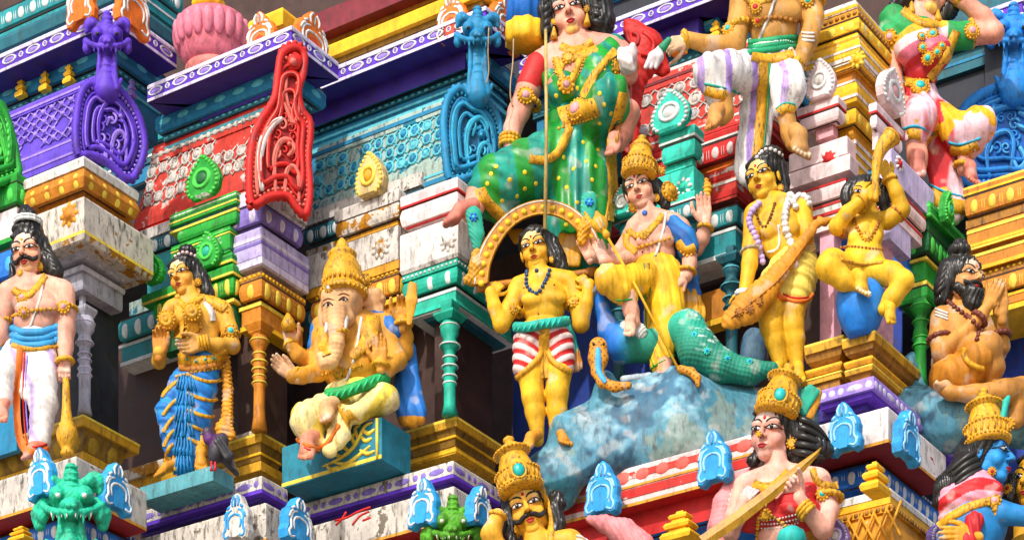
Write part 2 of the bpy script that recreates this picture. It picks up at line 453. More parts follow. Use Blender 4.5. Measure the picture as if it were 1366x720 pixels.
def pillar(label, px, Y, prof, mat, mat2, y0, y1, sq=None, group='turned pillars in the niches'):
    """prof: (radius px, py) from top to bottom; a lathe-turned pillar with ring parts"""
    m = Y/FPX; base = W(px, y1, Y); e = empty('turned_pillar', base, label, 'pillar', group)
    P = [(r*m, (y1-y)*m) for r, y in prof][::-1]
    z0 = base; sm = smooth_path(P, 1)
    mk('shaft', *lathe_pts(P, base, base+Vector((0, 0, 1)), 16), mat, e)
    for i, (r, y) in enumerate(prof):
        if i and i < len(prof)-1 and r > prof[i-1][0]+.5 and r > prof[i+1][0]+.5:
            c = W(px, y, Y); V, F = torus(c, Vector((0, 0, 1)), r*m*.98, 1.1*m, 16, 5); mk('ring', V, F, mat2, e)
    if sq:
        for w, ya, yb in sq:
            V = []
            for yy, q in ((ya, 1), (ya+.3*(yb-ya), 1), (yb, .72)):
                c = W(px, yy, Y)
                for sa, sb in ((-1, -1), (1, -1), (1, 1), (-1, 1)): V.append(c+(A*sa+B*sb)*w*m*.62*q)
            F = []
            for j in range(2):
                for i in range(4): F.append((j*4+i, j*4+(i+1) % 4, (j+1)*4+(i+1) % 4, (j+1)*4+i))
            F += [(0, 1, 2, 3), (8, 9, 10, 11)]
            mk('abacus', V, F, mat, e, False)
    return e
def torus(c, ax, R, r, seg=20, s2=6, x=None, ry=1.0):
    ax = Vector(ax).normalized(); x = Vector(x) if x else ax.orthogonal(); x = (x-ax*x.dot(ax)).normalized(); y = ax.cross(x)
    V = []; F = []
    for i in range(seg):
        a = 2*math.pi*i/seg; d = x*math.cos(a)+y*math.sin(a)*ry; dn = d.normalized()
        for k in range(s2):
            b = 2*math.pi*k/s2; V.append(c+d*R+dn*r*math.cos(b)+ax*r*math.sin(b))
    for i in range(seg):
        for k in range(s2):
            F.append((i*s2+k, ((i+1) % seg)*s2+k, ((i+1) % seg)*s2+(k+1) % s2, i*s2+(k+1) % s2))
    return V, F
def line(bay, name, mat, i, j, out=1.2, h=2.2, sides='AB', f=.5, inf=None):
    """a thin painted bead running along a moulding, at fraction f between ring i and ring j"""
    inf = inf or bay.last; m = bay.m
    P = [inf[i][2][k].lerp(inf[j][2][k], f) for k in range(3)]
    if sides == 'A': P = P[:2]
    if sides == 'B': P = P[1:]
    mb = MB(); 
    for a, b, nn in ([(P[0], P[1], NA), (P[1], P[2], NB)] if sides == 'AB' else [(P[0], P[1], NA if sides == 'A' else NB)]):
        a2 = a; q = nn*out*m; z = Vector((0, 0, h*m*.5))
        mb.add([a-z+q, b-z+q, b+z+q, a+z+q, a-z-q, b-z-q, b+z-q, a+z-q], [(0, 1, 2, 3), (3, 2, 6, 7), (0, 4, 5, 1), (0, 3, 7, 4), (1, 5, 6, 2)])
    return mb.obj(name, mat, bay.lo, False)

DARKL = M_('2a1b12', chip=.05, grime=.2)
_layer = Bay.layer
def layer2(s, name, mat, rings, **k):
    o = _layer(s, name, mat, rings, **k)
    if name == 'cornice': line(s, 'fillet', DARKL, 4, 5, 1.0, 2.0, f=.7); line(s, 'fillet', DARKL, 0, 1, .8, 1.6, f=.1)
    return o
Bay.layer = layer2
G1 = 'painted bays of the middle tier'; G2 = 'painted eaves of the upper tier'; G3 = 'painted eaves of the lower tier'
D = dome_mesh
# ============================================================ MIDDLE TIER
# ---- bay behind the moustached man: brown, grey
b = Bay('wall_bay', 'bay with orange cornice, chipped brown block and grey capital behind the mace bearer', 'wall bay', 110, 20.0, -60, 165, 620)
b.layer('slab', WHT2, [(36, 208), (38, 211), (37, 221)], L=28, R=186)
b.layer('cornice', ORN, rnd(39, 222, 256, 20), L=30, R=187); b.row('petal', D(YELP), 1, 4, 15, 9, 20, 3)
b.layer('neck', ORN, [(20, 256), (20, 262)], L=30, R=178)
b.layer('block', BROWNCHIP, [(38, 262), (40, 264), (40, 306)], L=40, R=205); boss(b, 'A', 93, 287, 13, ORN, GOLD, 1)
b.layer('edge', YELP, [(43, 306), (43, 310)], L=40, R=205); b.layer('trim', GOLDCHIP, [(43, 310), (41, 318), (39, 321)], L=40, R=205)
b.layer('fillet', REDD, [(26, 322), (26, 325)], L=40, R=180)
b.layer('cove', GREY, [(25, 325), (22, 334), (14, 344), (5, 351)], L=40, R=182); b.row('petal', D(GREYL), 0, 2, 13, 9, 15, 1.5)
b.layer('slab', GREYL, [(10, 352), (11, 354), (10, 359)], L=60, R=168); b.layer('fillet', REDD, [(5, 359), (5, 362)], L=60, R=160)
b.layer('frieze', GREY, [(6, 362), (6, 381), (5, 385)], L=60, R=164)
b.layer('pillar_face', GREY, [(-5, 385), (-5, 430)], L=98, R=122)
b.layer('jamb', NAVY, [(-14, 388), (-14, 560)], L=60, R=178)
b.layer('ledge', GOLD2, [(20, 553), (21, 555), (20, 566)], L=-60, R=187)
line(b, 'edge', YELP, 0, 1, 1, 3)
b.layer('cove', OLIVE, [(16, 567), (13, 575), (10, 590), (6, 601)], L=-60, R=172); b.row('petal', D(M_('a88a10', chip=.1, grime=.4)), 1, 3, 22, 5, 22, 2.5)
b.layer('plinth', GOLD2, [(10, 601), (11, 604), (10, 612)], L=-60, R=168)
pillar('grey lilac pillar behind the mace bearer', 113, 19.95, [(11, 424), (14, 432), (13, 440), (8, 447), (9, 452), (12, 458), (8, 462), (7, 468), (9, 473), (7, 477), (9, 481), (7, 485), (9, 492), (8, 498), (9.5, 501), (8, 505), (8, 540), (10, 553)], GREY, LILS, 424, 553, [(19, 412, 424)])

# ---- left edge fragments: green bay, blue capital
b = Bay('wall_bay', 'green bay with leaf finial cut by the left edge above the man', 'wall bay', 22, 20.1, -80, 30, 330)
b.layer('slab', GRN, [(14, 229), (15, 232), (14, 240)], R=30); b.layer('cornice', GRN, rnd(16, 241, 275, 8), R=30); b.row('petal', D(GRNL), 1, 4, 12, 8, 18, 3)
b.layer('block', PINK, [(12, 276), (12, 312)], R=34); b.layer('edge', GRN, [(14, 312), (14, 318)], R=34)
b.layer('cornice', BLUE, rnd(18, 328, 372, 8), R=36); b.row('petal', D(BLUEL), 1, 4, 14, 9, 22, 3)
b.layer('frieze', BLUE, [(10, 374), (10, 440)], R=30); b.layer('shaft_face', TEALB, [(0, 440), (0, 600)], R=20)
leaf(b, 'A', 6, 231, 34, 95, GRN, GRNL, YELP, 10)

# ---- recess behind the woman: teal capital and upper band
b = Bay('wall_bay', 'teal recess capitals with pale ovals beside the woman in gold', 'wall bay', 335, 20.5, 150, 380, 480)
b.layer('slab', WHT, [(10, 252), (10, 266)], L=176); b.layer('cornice', TEALD, rnd(14, 268, 292, 4), L=196); b.row('petal', D(WDOT), 1, 4, 13, 8, 15, 3, 'A', rpx=245)
b.layer('block', TEAL, [(8, 293), (8, 345)], L=196)
b.layer('frieze', TSLATE, [(12, 345), (12, 364)], L=172)
b.layer('cornice', TEAL, rnd(16, 366, 400, 4), L=156); b.row('petal', D(WDOT), 1, 4, 14, 8, 20, 3, 'A', rpx=235)
b.layer('fillet', WDOT, [(6, 400), (6, 404)], L=158); b.layer('frieze', TEAL, [(5, 404), (5, 424)], L=162); b.layer('edge', WDOT, [(8, 424), (8, 429)], L=160)
b = Bay('wall_bay', 'chipped gold and white ledge under the woman in gold and blue', 'wall bay', 338, 20.3, 158, 372, 660)
b.layer('ledge', GOLDCHIP, [(10, 573), (11, 575), (10, 588)]); b.layer('cove', GOLD2, [(6, 589), (3, 604), (0, 612)]); b.layer('plinth', GOLDCHIP, [(6, 612), (6, 626)])

# ---- green canopy over the woman
b = Bay('niche_canopy', 'stepped green canopy with three leaf finials above the woman in gold', 'canopy', 314, 20.25, 226, 322, 450)
b.layer('slab', GRN, [(9, 254), (10, 256), (10, 270)]); line(b, 'edge', YELP, 0, 2, 1, 2, f=.75); line(b, 'edge', WHT2, 0, 2, .8, 1.6, f=.25); line(b, 'fillet', DARKL, 0, 2, .6, 1.4, f=.5); b.layer('fillet', TEALD, [(6, 271), (6, 276)])
b.layer('edge', YELP, [(9, 276), (9, 279)]); b.layer('cornice', GRN, rnd(9, 279, 300, 0), L=236)
leaf(b, 'A', 275, 266, 50, 58, GRN, GRNL, GRND, 6)
b.layer('block', GRN, [(4, 301), (4, 335)], L=228, R=326, px=306); line(b, 'edge', GRNL, 0, 1, .8, 2, f=.12); line(b, 'edge', YELP, 0, 1, .8, 1.6, f=.24); line(b, 'fillet', GRND, 0, 1, .8, 2, f=.88); leaf(b, 'A', 281, 360, 36, 50, GRN, GRNL, TURQ, 4)
b.layer('slab', GRN, [(8, 336), (9, 338), (9, 348)], L=228, R=326, px=308); line(b, 'edge', YELP, 0, 2, 1, 3, f=.9); line(b, 'fillet', GRND, 0, 2, 1, 2, f=.4)
b.layer('slab', GRN, [(12, 351), (13, 353), (12, 364)], L=188, R=324, px=309); line(b, 'edge', YELP, 0, 2, 1, 3, f=.92); leaf(b, 'A', 209, 380, 28, 40, GRN, GRNL, TURQ, 8)
b.layer('cornice', GRN, rnd(10, 366, 396, 0), L=204, R=322, px=310); b.row('petal', D(YELP), 1, 4, 10, 7, 20, 3)
b.layer('edge', YELP, [(6, 397), (6, 401)], L=206, R=322, px=311); b.layer('neck', GRND, [(0, 401), (0, 440)], L=216, R=322, px=311)

# ---- lilac and orange bay
b = Bay('wall_bay', 'lilac block over orange cornice between the woman and the elephant god', 'wall bay', 347, 20.2, 296, 410, 640)
b.layer('slab', LILS, [(14, 249), (15, 251), (14, 266)], L=296, R=408)
b.layer('cornice', LIL2, rnd(13, 268, 300, 4), L=300, R=405); b.row('petal', D(LILS), 1, 4, 13, 9, 18, 2.5)
b.layer('block', LIL, [(12, 302), (13, 304), (13, 340)], L=312, R=412); line(b, 'stripe', LILS, 1, 2, .8, 5, f=.3); line(b, 'stripe', LIL2, 1, 2, .8, 4, f=.5)
b.layer('trim', LILS, [(15, 341), (15, 350), (12, 354)], L=312, R=412)
b.layer('bead_course', OCH, [(12, 361), (12, 369)], L=318, R=408); b.row('bead', D(YEL), 0, 1, 5, 2, 5, 2)
b.layer('cornice', ORN, rnd(14, 370, 400, 4), L=318, R=408); b.row('petal', D(YELP), 1, 4, 13, 8, 20, 3)
b.layer('edge', YELP, [(6, 401), (6, 406)], L=318, R=405); b.layer('frieze', ORN, [(4, 406), (4, 428)], L=322, R=404); b.layer('edge', YEL, [(8, 428), (8, 434)], L=320, R=408)
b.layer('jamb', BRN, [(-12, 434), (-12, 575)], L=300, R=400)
b.layer('ledge', GOLD2, [(9, 575), (10, 577), (9, 588)], L=302, R=384); line(b, 'edge', YELP, 0, 2, 1, 3, f=.2)
b.layer('cove', OLIVE, [(7, 589), (4, 600), (1, 613)], L=302, R=380); line(b, 'wave', YEL, 0, 2, 1, 3, f=.62)
b.layer('plinth', GOLD2, [(5, 614), (5, 626)], L=302, R=380)
pillar('turned orange pillar beside the woman in gold', 346, 20.1, [(9, 448), (13, 456), (10, 464), (7, 468), (9, 473), (7, 478), (11, 484), (8, 489), (10, 494), (7, 499), (9, 503), (8, 508), (10, 512), (7.5, 518), (8, 555), (11, 575)], ORN, YELP, 448, 576, [(24, 433, 444), (17, 444, 449)])

# ---- gold canopy over the elephant god and its wing
b = Bay('niche_canopy', 'chipped gold and white canopy with sun shaped finial above the elephant god', 'canopy', 530, 20.25, 445, 541, 450)
b.layer('slab', WHT, [(8, 251), (9, 253), (8, 267)]); b.layer('cornice', GOLDCHIP, rnd(10, 268, 293, 2), L=447); b.layer('neck', GOLD, [(2, 294), (2, 299)], L=462)
leaf(b, 'A', 500, 266, 40, 60, M_('dcc48a', chip=.35, grime=.45), YELP, GOLD, 3, 15)
b.layer('block', WHT, [(4, 300), (5, 302), (5, 345)], L=404); boss(b, 'A', 508, 330, 12, GOLDCHIP, WHT, 1, 'flower_boss', 9)
b.layer('edge', GOLD, [(8, 346), (8, 357)], L=408)
b.layer('bead_course', OCH, [(6, 358), (6, 364)], L=420); b.row('bead', D(YEL), 0, 1, 5, 2, 4, 2)
b.layer('cornice', ORN, rnd(9, 365, 394, 0), L=414); b.row('petal', D(YELP), 1, 4, 13, 7, 20, 3)
b.layer('edge', YEL, [(3, 395), (3, 401)], L=420); b.layer('neck', ORN, [(-2, 401), (-2, 425)], L=424); b.layer('edge', YEL, [(3, 425), (3, 432)], L=420)
b = Bay('wall_bay', 'gold flower block and teal recess capital left of the elephant god', 'wall bay', 560, 20.6, 404, 600, 480)
b.layer('slab', WHT, [(10, 228), (10, 246)], L=404); b.layer('cornice', TEALD, rnd(12, 250, 276, 4), L=404); b.row('petal', D(WDOT), 1, 4, 13, 8, 16, 3, 'A', rpx=470)
b.layer('block', GOLDCHIP, [(13, 280), (13, 345)], L=408); boss(b, 'A', 427, 357, 13, GOLDCHIP, WHT, 2)
b.layer('cornice', TEAL, rnd(12, 362, 392, 4), L=406); b.row('petal', D(WDOT), 1, 4, 13, 8, 18, 3, 'A', rpx=470)
b.layer('frieze', TEAL, [(6, 393), (6, 420)], L=408); b.layer('edge', WDOT, [(9, 420), (9, 425)], L=406)

# ---- white and turquoise bay
b = Bay('wall_bay', 'white block over turquoise cornice and pillar right of the elephant god', 'wall bay', 606, 20.0, 535, 668, 640)
b.layer('slab', PINK, [(16, 236), (17, 238), (16, 252)], L=533, R=645); line(b, 'stripe', REDL, 0, 2, 1, 2.5, f=.96)
b.layer('cornice', PINK, rnd(17, 254, 284, 8), L=533, R=640); line(b, 'stripe', REDL, 4, 5, 1.5, 3, f=.6)
b.layer('block', WHT2, [(18, 288), (19, 290), (19, 336)], L=533, R=652); boss(b, 'A', 598, 322, 11, WHT, WHT2, .5)
b.layer('trim', WHT, [(20, 336), (18, 342)], L=533, R=652)
b.layer('bead_course', TURQ, [(17, 344), (17, 352)], L=536, R=660); b.row('bead', D(WDOT), 0, 1, 4, 2.5, 4, 2)
b.layer('cornice', TURQ, rnd(17, 353, 381, 4), L=536, R=660); b.row('petal', D(WDOT), 1, 4, 13, 8, 17, 2.5)
b.layer('edge', WDOT, [(9, 382), (9, 386)], L=538, R=670); b.layer('frieze', TURQ, [(8, 386), (8, 398), (12, 403)], L=545, R=688); b.layer('edge', WDOT, [(10, 403), (9, 407)], L=545, R=688); b.layer('soffit', TEALD, [(4, 407), (-2, 418)], L=560, R=680)
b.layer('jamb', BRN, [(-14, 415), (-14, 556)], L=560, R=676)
b.layer('ledge', GOLD2, [(12, 554), (13, 556), (12, 567)], L=540, R=672); line(b, 'edge', YELP, 0, 2, 1, 3, f=.2)
b.layer('cove', OLIVE, [(9, 568), (6, 578), (3, 594)], L=543, R=668); line(b, 'wave', YEL, 0, 2, 1, 3, f=.5)
b.layer('plinth', GOLD2, [(7, 595), (7, 604)], L=543, R=668); line(b, 'edge', YEL, 0, 1, 1, 4)
pillar('turned turquoise pillar right of the elephant god', 600, 19.9, [(10, 428), (13, 436), (12, 446), (8, 453), (14, 462), (9, 468), (7, 472), (10, 478), (7, 484), (11, 490), (7, 496), (10, 503), (8, 507), (9, 512), (8, 518), (8, 540), (11, 554)], TURQ, WDOT, 428, 555, [(26, 420, 430), (15, 404, 420)])

# ---- red bay with turquoise canopy (behind the spear bearer)
b = Bay('wall_bay', 'red and white striped block over teal capital behind the spear bearer', 'wall bay', 980, 20.05, 800, 1012, 520)
b.layer('slab', RED, [(10, 166), (11, 168), (10, 178)], L=838, R=1003); line(b, 'stripe', WHT2, 0, 2, 1, 3, f=.9)
b.layer('cornice', RED, rnd(12, 180, 210, 4), L=846, R=1000); b.row('petal', D(PINK), 1, 4, 12, 8, 17, 3, lpx=930)
b.layer('neck', ORN2, [(2, 211), (2, 218)], L=850, R=995)
b.layer('block', REDW, [(6, 219), (7, 221), (7, 262)], L=806, R=1016); line(b, 'stripe', RED, 1, 2, 1, 6, f=.2); line(b, 'stripe', WHT2, 1, 2, 1, 4, f=.42); line(b, 'stripe', RED, 1, 2, 1, 8, f=.8)
b.layer('cornice', TEAL, rnd(10, 272, 300, 2), L=806, R=1000); b.row('petal', D(WDOT), 1, 4, 13, 8, 17, 3)
b.layer('edge', WDOT, [(4, 301), (4, 305)], L=810, R=1000); b.layer('frieze', TEAL, [(3, 306), (3, 332)], L=812, R=1000); b.layer('edge', WDOT, [(6, 332), (6, 338)], L=810, R=1004)
b.layer('bracket_band', ORN, [(-14, 380), (-14, 418)], L=680, R=1000); b.layer('edge', YEL, [(-10, 418), (-10, 426)], L=680, R=1000)
pillar('teal pillar right of the peacock tail', 976, 19.95, [(9, 353), (12, 360), (10, 367), (7, 371), (15, 383), (9, 389), (7, 394), (12, 399), (8, 404), (11, 411), (8, 417), (11, 423), (8, 428), (10, 434), (8, 440), (8, 478), (11, 492)], TEALD, TEALL, 353, 492, [(26, 344, 354), (10, 330, 345)])
pillar('teal pillar half hidden by the peacock neck', 826, 20.3, [(9, 392), (13, 400), (9, 408), (13, 418), (8, 426), (11, 433), (8, 440), (8, 500), (10, 515)], TEALD, TEALL, 390, 515)
b = Bay('niche_canopy', 'stepped turquoise canopy with leaf finials behind the gold crown', 'canopy', 924, 19.85, 878, 940, 380)
b.layer('slab', TURQL, [(7, 165), (8, 167), (7, 180)]); line(b, 'edge', WDOT, 0, 2, 1, 3, f=.9); b.layer('cornice', TURQL, rnd(8, 183, 211, 0), L=882, R=938)
leaf(b, 'A', 897, 177, 52, 56, TURQL, WDOT, WDOT, 5)
b.layer('neck', TURQL, [(-2, 211), (-2, 220)], L=884, R=932)
b.layer('block', TURQL, [(2, 221), (3, 223), (3, 252)], L=820, R=940); boss(b, 'A', 912, 250, 10, TURQ, WDOT, 1)
b.layer('slab', TURQL, [(6, 253), (7, 255), (6, 264)], L=816, R=940); line(b, 'edge', WDOT, 0, 2, 1, 2.5, f=.95)
leaf(b, 'A', 834, 290, 30, 42, TURQL, WDOT, WDOT, 8)
b.layer('cornice', TEAL, rnd(7, 266, 292, 0), L=826, R=938); b.row('petal', D(WDOT), 1, 4, 12, 8, 16, 3); b.layer('neck', TEAL, [(-4, 292), (-4, 372)], L=838, R=934)

# ---- pink bay (two wings) with yellow corner tower
b = Bay('wall_bay', 'pink bay wing with leaf finial below the big man foot', 'wall bay', 1124, 19.55, 1050, 1146, 520)
b.layer('slab', PINK, [(4, 127), (5, 129), (4, 140)], L=1062, R=1130, px=1116); line(b, 'stripe', REDL, 0, 2, 1, 3, f=.95)
b.layer('cornice', PINK, rnd(6, 142, 163, -2), L=1066, R=1128, px=1116); b.layer('neck', PINKD, [(-6, 164), (-6, 180)], L=1080, R=1126, px=1114); line(b, 'stripe', REDL, 0, 1, 1, 3, f=.05)
leaf(b, 'A', 1097, 134, 38, 54, PINK, WDOT, WHT2, 9)
b.layer('block', PINK, [(8, 181), (9, 183), (9, 204)], L=1052, R=1142, px=1126); boss(b, 'A', 1106, 212, 11, REDL, WDOT, 1)
b.layer('slab', PINK, [(12, 205), (13, 207), (12, 226)], L=1040, R=1146, px=1128)
b.layer('cornice', PINK, rnd(9, 238, 264, 2), L=1044, R=1140, px=1124); line(b, 'stripe', REDL, 0, 1, 1.4, 3, f=.3)
b.layer('slab', WHT2, [(6, 266), (6, 280)], L=1046, R=1136, px=1120); line(b, 'stripe', REDL, 0, 1, 1, 3, f=.1); line(b, 'stripe', REDL, 0, 1, 1, 4, f=.95)
b.layer('frieze', PINK, [(3, 282), (3, 302)], L=1050, R=1134, px=1116)
b.layer('pilaster', PINKP, [(-4, 302), (-4, 462)], L=1088, R=1128, px=1114)
b = Bay('wall_bay', 'pink and lilac bay wing with leaf finial behind the child on the pot', 'wall bay', 1186, 19.35, 1160, 1246, 520)
b.layer('slab', PINK, [(2, 136), (3, 138), (2, 150)], L=1158, R=1206, px=1168); line(b, 'stripe', REDL, 0, 2, 1, 3, f=.9)
b.layer('cornice', PINK, rnd(3, 152, 174, -4), L=1160, R=1204, px=1168); b.layer('neck', PINK, [(-8, 175), (-8, 200)], L=1160, R=1196, px=1168)
leaf(b, 'B', 1183, 150, 40, 58, PINK, WDOT, PINKD, 2, 12)
b.layer('block', LILP, [(10, 196), (11, 198), (11, 236)], L=1168, R=1246, px=1184); boss(b, 'B', 1199, 219, 8, REDL, WDOT, 1)
b.layer('cornice', PINK, rnd(10, 244, 268, 2), L=1168, R=1236, px=1184); line(b, 'stripe', REDL, 0, 1, 1.4, 3, f=.4)
b.layer('slab', PINK, [(7, 270), (7, 286)], L=1170, R=1230, px=1184); line(b, 'stripe', REDL, 0, 1, 1, 3, f=.2)
b.layer('frieze', LILP, [(6, 287), (6, 318)], L=1172, R=1215, px=1184)
b.layer('pilaster', PINKP, [(-3, 318), (-3, 460)], L=1164, R=1196, px=1180)
b = Bay('wall_bay', 'blue recess cornice and blue shaft right of the pink bay', 'wall bay', 1206, 19.95, 1120, 1232, 520)
b.layer('cornice', TEALB, rnd(8, 226, 252, 2), L=1120, px=1160, R=1190); b.row('bead', D(WDOT), 1, 3, 6, 3, 4, 3)
b.layer('cornice', BLUE, rnd(16, 292, 330, 6), R=1236); b.layer('frieze', BLUE, [(8, 331), (8, 356), (12, 362)], R=1226); line(b, 'edge', BLUEL, 1, 2, 1, 4)
b.layer('cornice', BLUE, rnd(10, 366, 392, 0), R=1222); b.row('bead', D(WDOT), 1, 4, 8, 4, 8, 2); b.layer('shaft_face', BLUEW, [(-6, 392), (-6, 470)], R=1212)
YELT = M_('f2c40a', chip=.42, grime=.2, under='f3eedd')
b = Bay('corner_turret', 'yellow painted corner turret rising between the two pink wings', 'turret', 1140, 19.75, 1070, 1216, 250)
b.layer('cap', WHT2, [(2, 0), (6, 4), (7, 10)], R=1192, L=1076); line(b, 'edge', YEL, 1, 2, 1, 4)
b.layer('rope_course', GOLD, [(9, 12), (9, 21)], R=1194, L=1074); b.row('bead', D(OCH), 0, 1, 7, 1, 6, 2.5)
b.layer('cornice', YELT, rnd(13, 22, 42, 8), R=1200, L=1072); b.row('petal', D(YELP), 1, 4, 14, 6, 12, 2)
b.layer('dome', YELT, [(8, 43), (14, 55), (15, 68), (11, 82), (7, 90)], R=1206, L=1074, smooth=False); line(b, 'stripe', WHT2, 1, 2, 1, 3); line(b, 'stripe', WHT2, 2, 3, 1, 5, f=.4); line(b, 'stripe', GOLD, 0, 1, 1, 3); line(b, 'stripe', GOLD, 3, 4, .8, 2); line(b, 'stripe', WHT2, 2, 3, 1, 2, f=.8); line(b, 'fillet', OCH, 3, 4, 1, 2, f=.95)
b.layer('panel', ORN, [(2, 91), (2, 108)], R=1202, L=1078); line(b, 'stripe', WHT2, 0, 1, 1, 3, f=.95); boss(b, 'A', 1144, 80, 9, YELT, YELP, 14)
b.layer('dome', YELT, [(4, 109), (8, 118), (6, 134), (0, 142)], R=1204, L=1078); line(b, 'stripe', WHT2, 1, 2, 1, 4)
b.layer('cornice', YELT, rnd(4, 143, 168, -2), R=1196, L=1084); b.row('petal', D(YELP), 1, 4, 15, 6, 16, 2)
b.layer('neck', GOLD, [(-4, 169), (-4, 184)], R=1190, L=1090)
b.layer('block', YELT, [(2, 185), (2, 224), (4, 230)], R=1196, L=1100)
for f in (.1, .42, .75): line(b, 'stripe', WHT2, 0, 1, 1, 5, f=f)
b = Bay('ledge_pedestal', 'stepped gold pedestal ledge under the child on the blue pot', 'pedestal', 1164, 18.95, 1126, 1228, 530)
for nm, px_, L_ , R_ in (('step', 1164, 1130, 1228),):
    b.layer('ledge', GOLD2, [(6, 440), (7, 442), (6, 453)], L=1122, R=1228); line(b, 'edge', YELP, 0, 2, 1, 3, f=.15)
    b.layer('cove', OCH, [(3, 454), (0, 464), (-6, 472)], L=1124, R=1224); b.layer('wave', GOLD, [(-2, 473), (-1, 478), (-3, 483)], L=1124, R=1222); line(b, 'edge', YEL, 0, 1, 1, 3)
    b.layer('step', GOLD2, [(-1, 484), (0, 486), (-1, 492)], L=1126, R=1218); line(b, 'edge', YELP, 0, 2, 1, 2, f=.2); b.layer('wave', OCH, [(-4, 493), (-7, 502), (-4, 508)], L=1126, R=1216); line(b, 'edge', YEL, 1, 2, 1, 2.5); b.layer('plinth', GOLD2, [(-3, 509), (-3, 528)], L=1124, R=1214)
b = Bay('ledge_pedestal', 'gold stepped ledge under the pink pilaster left of the pot', 'pedestal', 1122, 19.15, 1072, 1150, 530)
b.layer('ledge', GOLD2, [(6, 446), (7, 448), (6, 459)]); line(b, 'edge', YELP, 0, 2, 1, 3, f=.15); b.layer('cove', OCH, [(3, 460), (0, 472), (-5, 480)]); b.layer('wave', GOLD, [(0, 481), (1, 486), (-2, 492)]); line(b, 'edge', YEL, 0, 1, 1, 3)
b.layer('step', GOLD2, [(0, 493), (0, 502)]); line(b, 'edge', YELP, 0, 1, 1, 2, f=.2); b.layer('plinth', OCH, [(-4, 503), (-4, 530)])

# ---- green bay and orange bay at the right
b = Bay('wall_bay', 'dark green bay with small leaf finials above the bearded hermit', 'wall bay', 1236, 19.85, 1196, 1310, 560)
b.layer('slab', GRN, [(10, 268), (11, 270), (10, 288)], R=1312); line(b, 'edge', GRNL, 0, 2, 1, 3, f=.25); line(b, 'edge', GRNL, 0, 2, 1, 3, f=.85)
leaf(b, 'B', 1258, 300, 17, 44, GRN, GRNL, TURQ, 4, 10); leaf(b, 'B', 1297, 336, 20, 36, GRN, GRNL, YELP, 4, 10)
b.layer('frieze', GRND, [(4, 289), (4, 306)], R=1300)
b.layer('cornice', GRND, rnd(6, 307, 340, -2), R=1290); b.row('petal', D(GRNL), 1, 4, 13, 10, 22, 3)
b.layer('edge', YELP, [(0, 341), (0, 345)], R=1282); b.layer('frieze', GRN, [(-4, 346), (-4, 372)], R=1270); b.layer('edge', YELP, [(0, 373), (0, 378)], R=1276)
b.layer('cornice', GRN, rnd(2, 380, 402, -6), R=1262)
pillar('slender dark green pillar behind the hermit', 1228, 19.6, [(8, 400), (14, 410), (12, 416), (8, 421), (7, 424), (11, 430), (8, 436), (10, 443), (11, 452), (9, 458), (11, 462), (8, 467), (8, 500), (11, 520)], GRN, GRNL, 400, 530)
b = Bay('wall_bay', 'orange and yellow banded bay at the right edge of the tier', 'wall bay', 1402, 19.6, 1290, 1480, 560)
b.layer('slab', ORN, [(12, 212), (13, 214), (12, 224)], L=1284); line(b, 'edge', YELP, 0, 2, 1, 3, f=.2); line(b, 'edge', YEL, 0, 2, 1, 3, f=.9)
b.layer('cornice', ORN, rnd(14, 226, 258, 6), L=1286); b.row('petal', D(YELP), 1, 4, 12, 9, 18, 3)
b.layer('frieze', OCH, [(6, 259), (6, 270)], L=1288); b.layer('slab', ORN, [(11, 271), (11, 300)], L=1290); line(b, 'edge', YELP, 0, 1, 1, 4, f=.15); line(b, 'edge', YEL, 0, 1, 1, 4, f=.8); line(b, 'edge', YELP, 0, 1, 1, 3, f=.95)
b.layer('frieze', OCH, [(6, 301), (6, 306)], L=1290); b.layer('slab', ORN, [(11, 307), (11, 330)], L=1292); line(b, 'edge', YELP, 0, 1, 1, 4, f=.1); line(b, 'edge', YEL, 0, 1, 1, 5, f=.9)
b.layer('bead_course', OCH, [(5, 332), (5, 344)], L=1294); b.row('bead', D(YEL), 0, 1, 5, 3, 5, 2)
b.layer('cornice', ORN, rnd(11, 345, 373, 2), L=1294); b.row('petal', D(YELP), 1, 4, 13, 8, 19, 3)
b.layer('frieze', ORN, [(3, 374), (3, 388)], L=1298); line(b, 'edge', YEL, 0, 1, 1, 4, f=.15); b.layer('edge', YEL, [(6, 389), (6, 396)], L=1298)

# ============================================================ pedestals
b = Bay('pedestal', 'grey teal block pedestal under the woman in gold and blue', 'pedestal', 284, 19.55, 186, 312, 645)
b.layer('block', PEDG, [(0, 620), (0, 640)])
b = Bay('pedestal', 'teal box pedestal with pale scrollwork under the elephant god', 'pedestal', 509, 19.5, 376, 545, 640)
b.layer('block', PEDT, [(0, 556), (0, 612)], R=548); inf = b.last
for nm, f0, f1, sd in (('border', .88, 1, 'A'),):
    line(b, 'border', YELP, 0, 1, .8, 5, 'A', f=.93)
mb = MB()
for path in ([(503, 558), (503, 612)],):
    mb.tube([b.at('A', x, y, 1) for x, y in path], 2.6*b.m, 4)
mb.obj('border', YELP, b.lo)
sc_ = [[(430, 622), (452, 612), (470, 598), (480, 582), (487, 568), (497, 563)], [(445, 616), (462, 618), (480, 606), (494, 594)], [(474, 594), (470, 583), (476, 576)], [(466, 602), (458, 594), (464, 586)], [(456, 610), (447, 604), (453, 597)], [(480, 600), (490, 605), (500, 601)], [(482, 582), (488, 588), (496, 584)], [(484, 574), (492, 578), (500, 572)], [(478, 586), (474, 572), (481, 566)], [(436, 620), (442, 626), (452, 622)]]
mb = MB()
for p in sc_:
    pp = smooth_path(p, 4); mb.tube([b.at('A', x, y, .3) for x, y in pp], [b.m*(.7+2.3*math.sin(math.pi*min(1, (i+.6)/len(pp)))**.7) for i in range(len(pp))], 6)
mb.obj('scrollwork', YELP, b.lo)
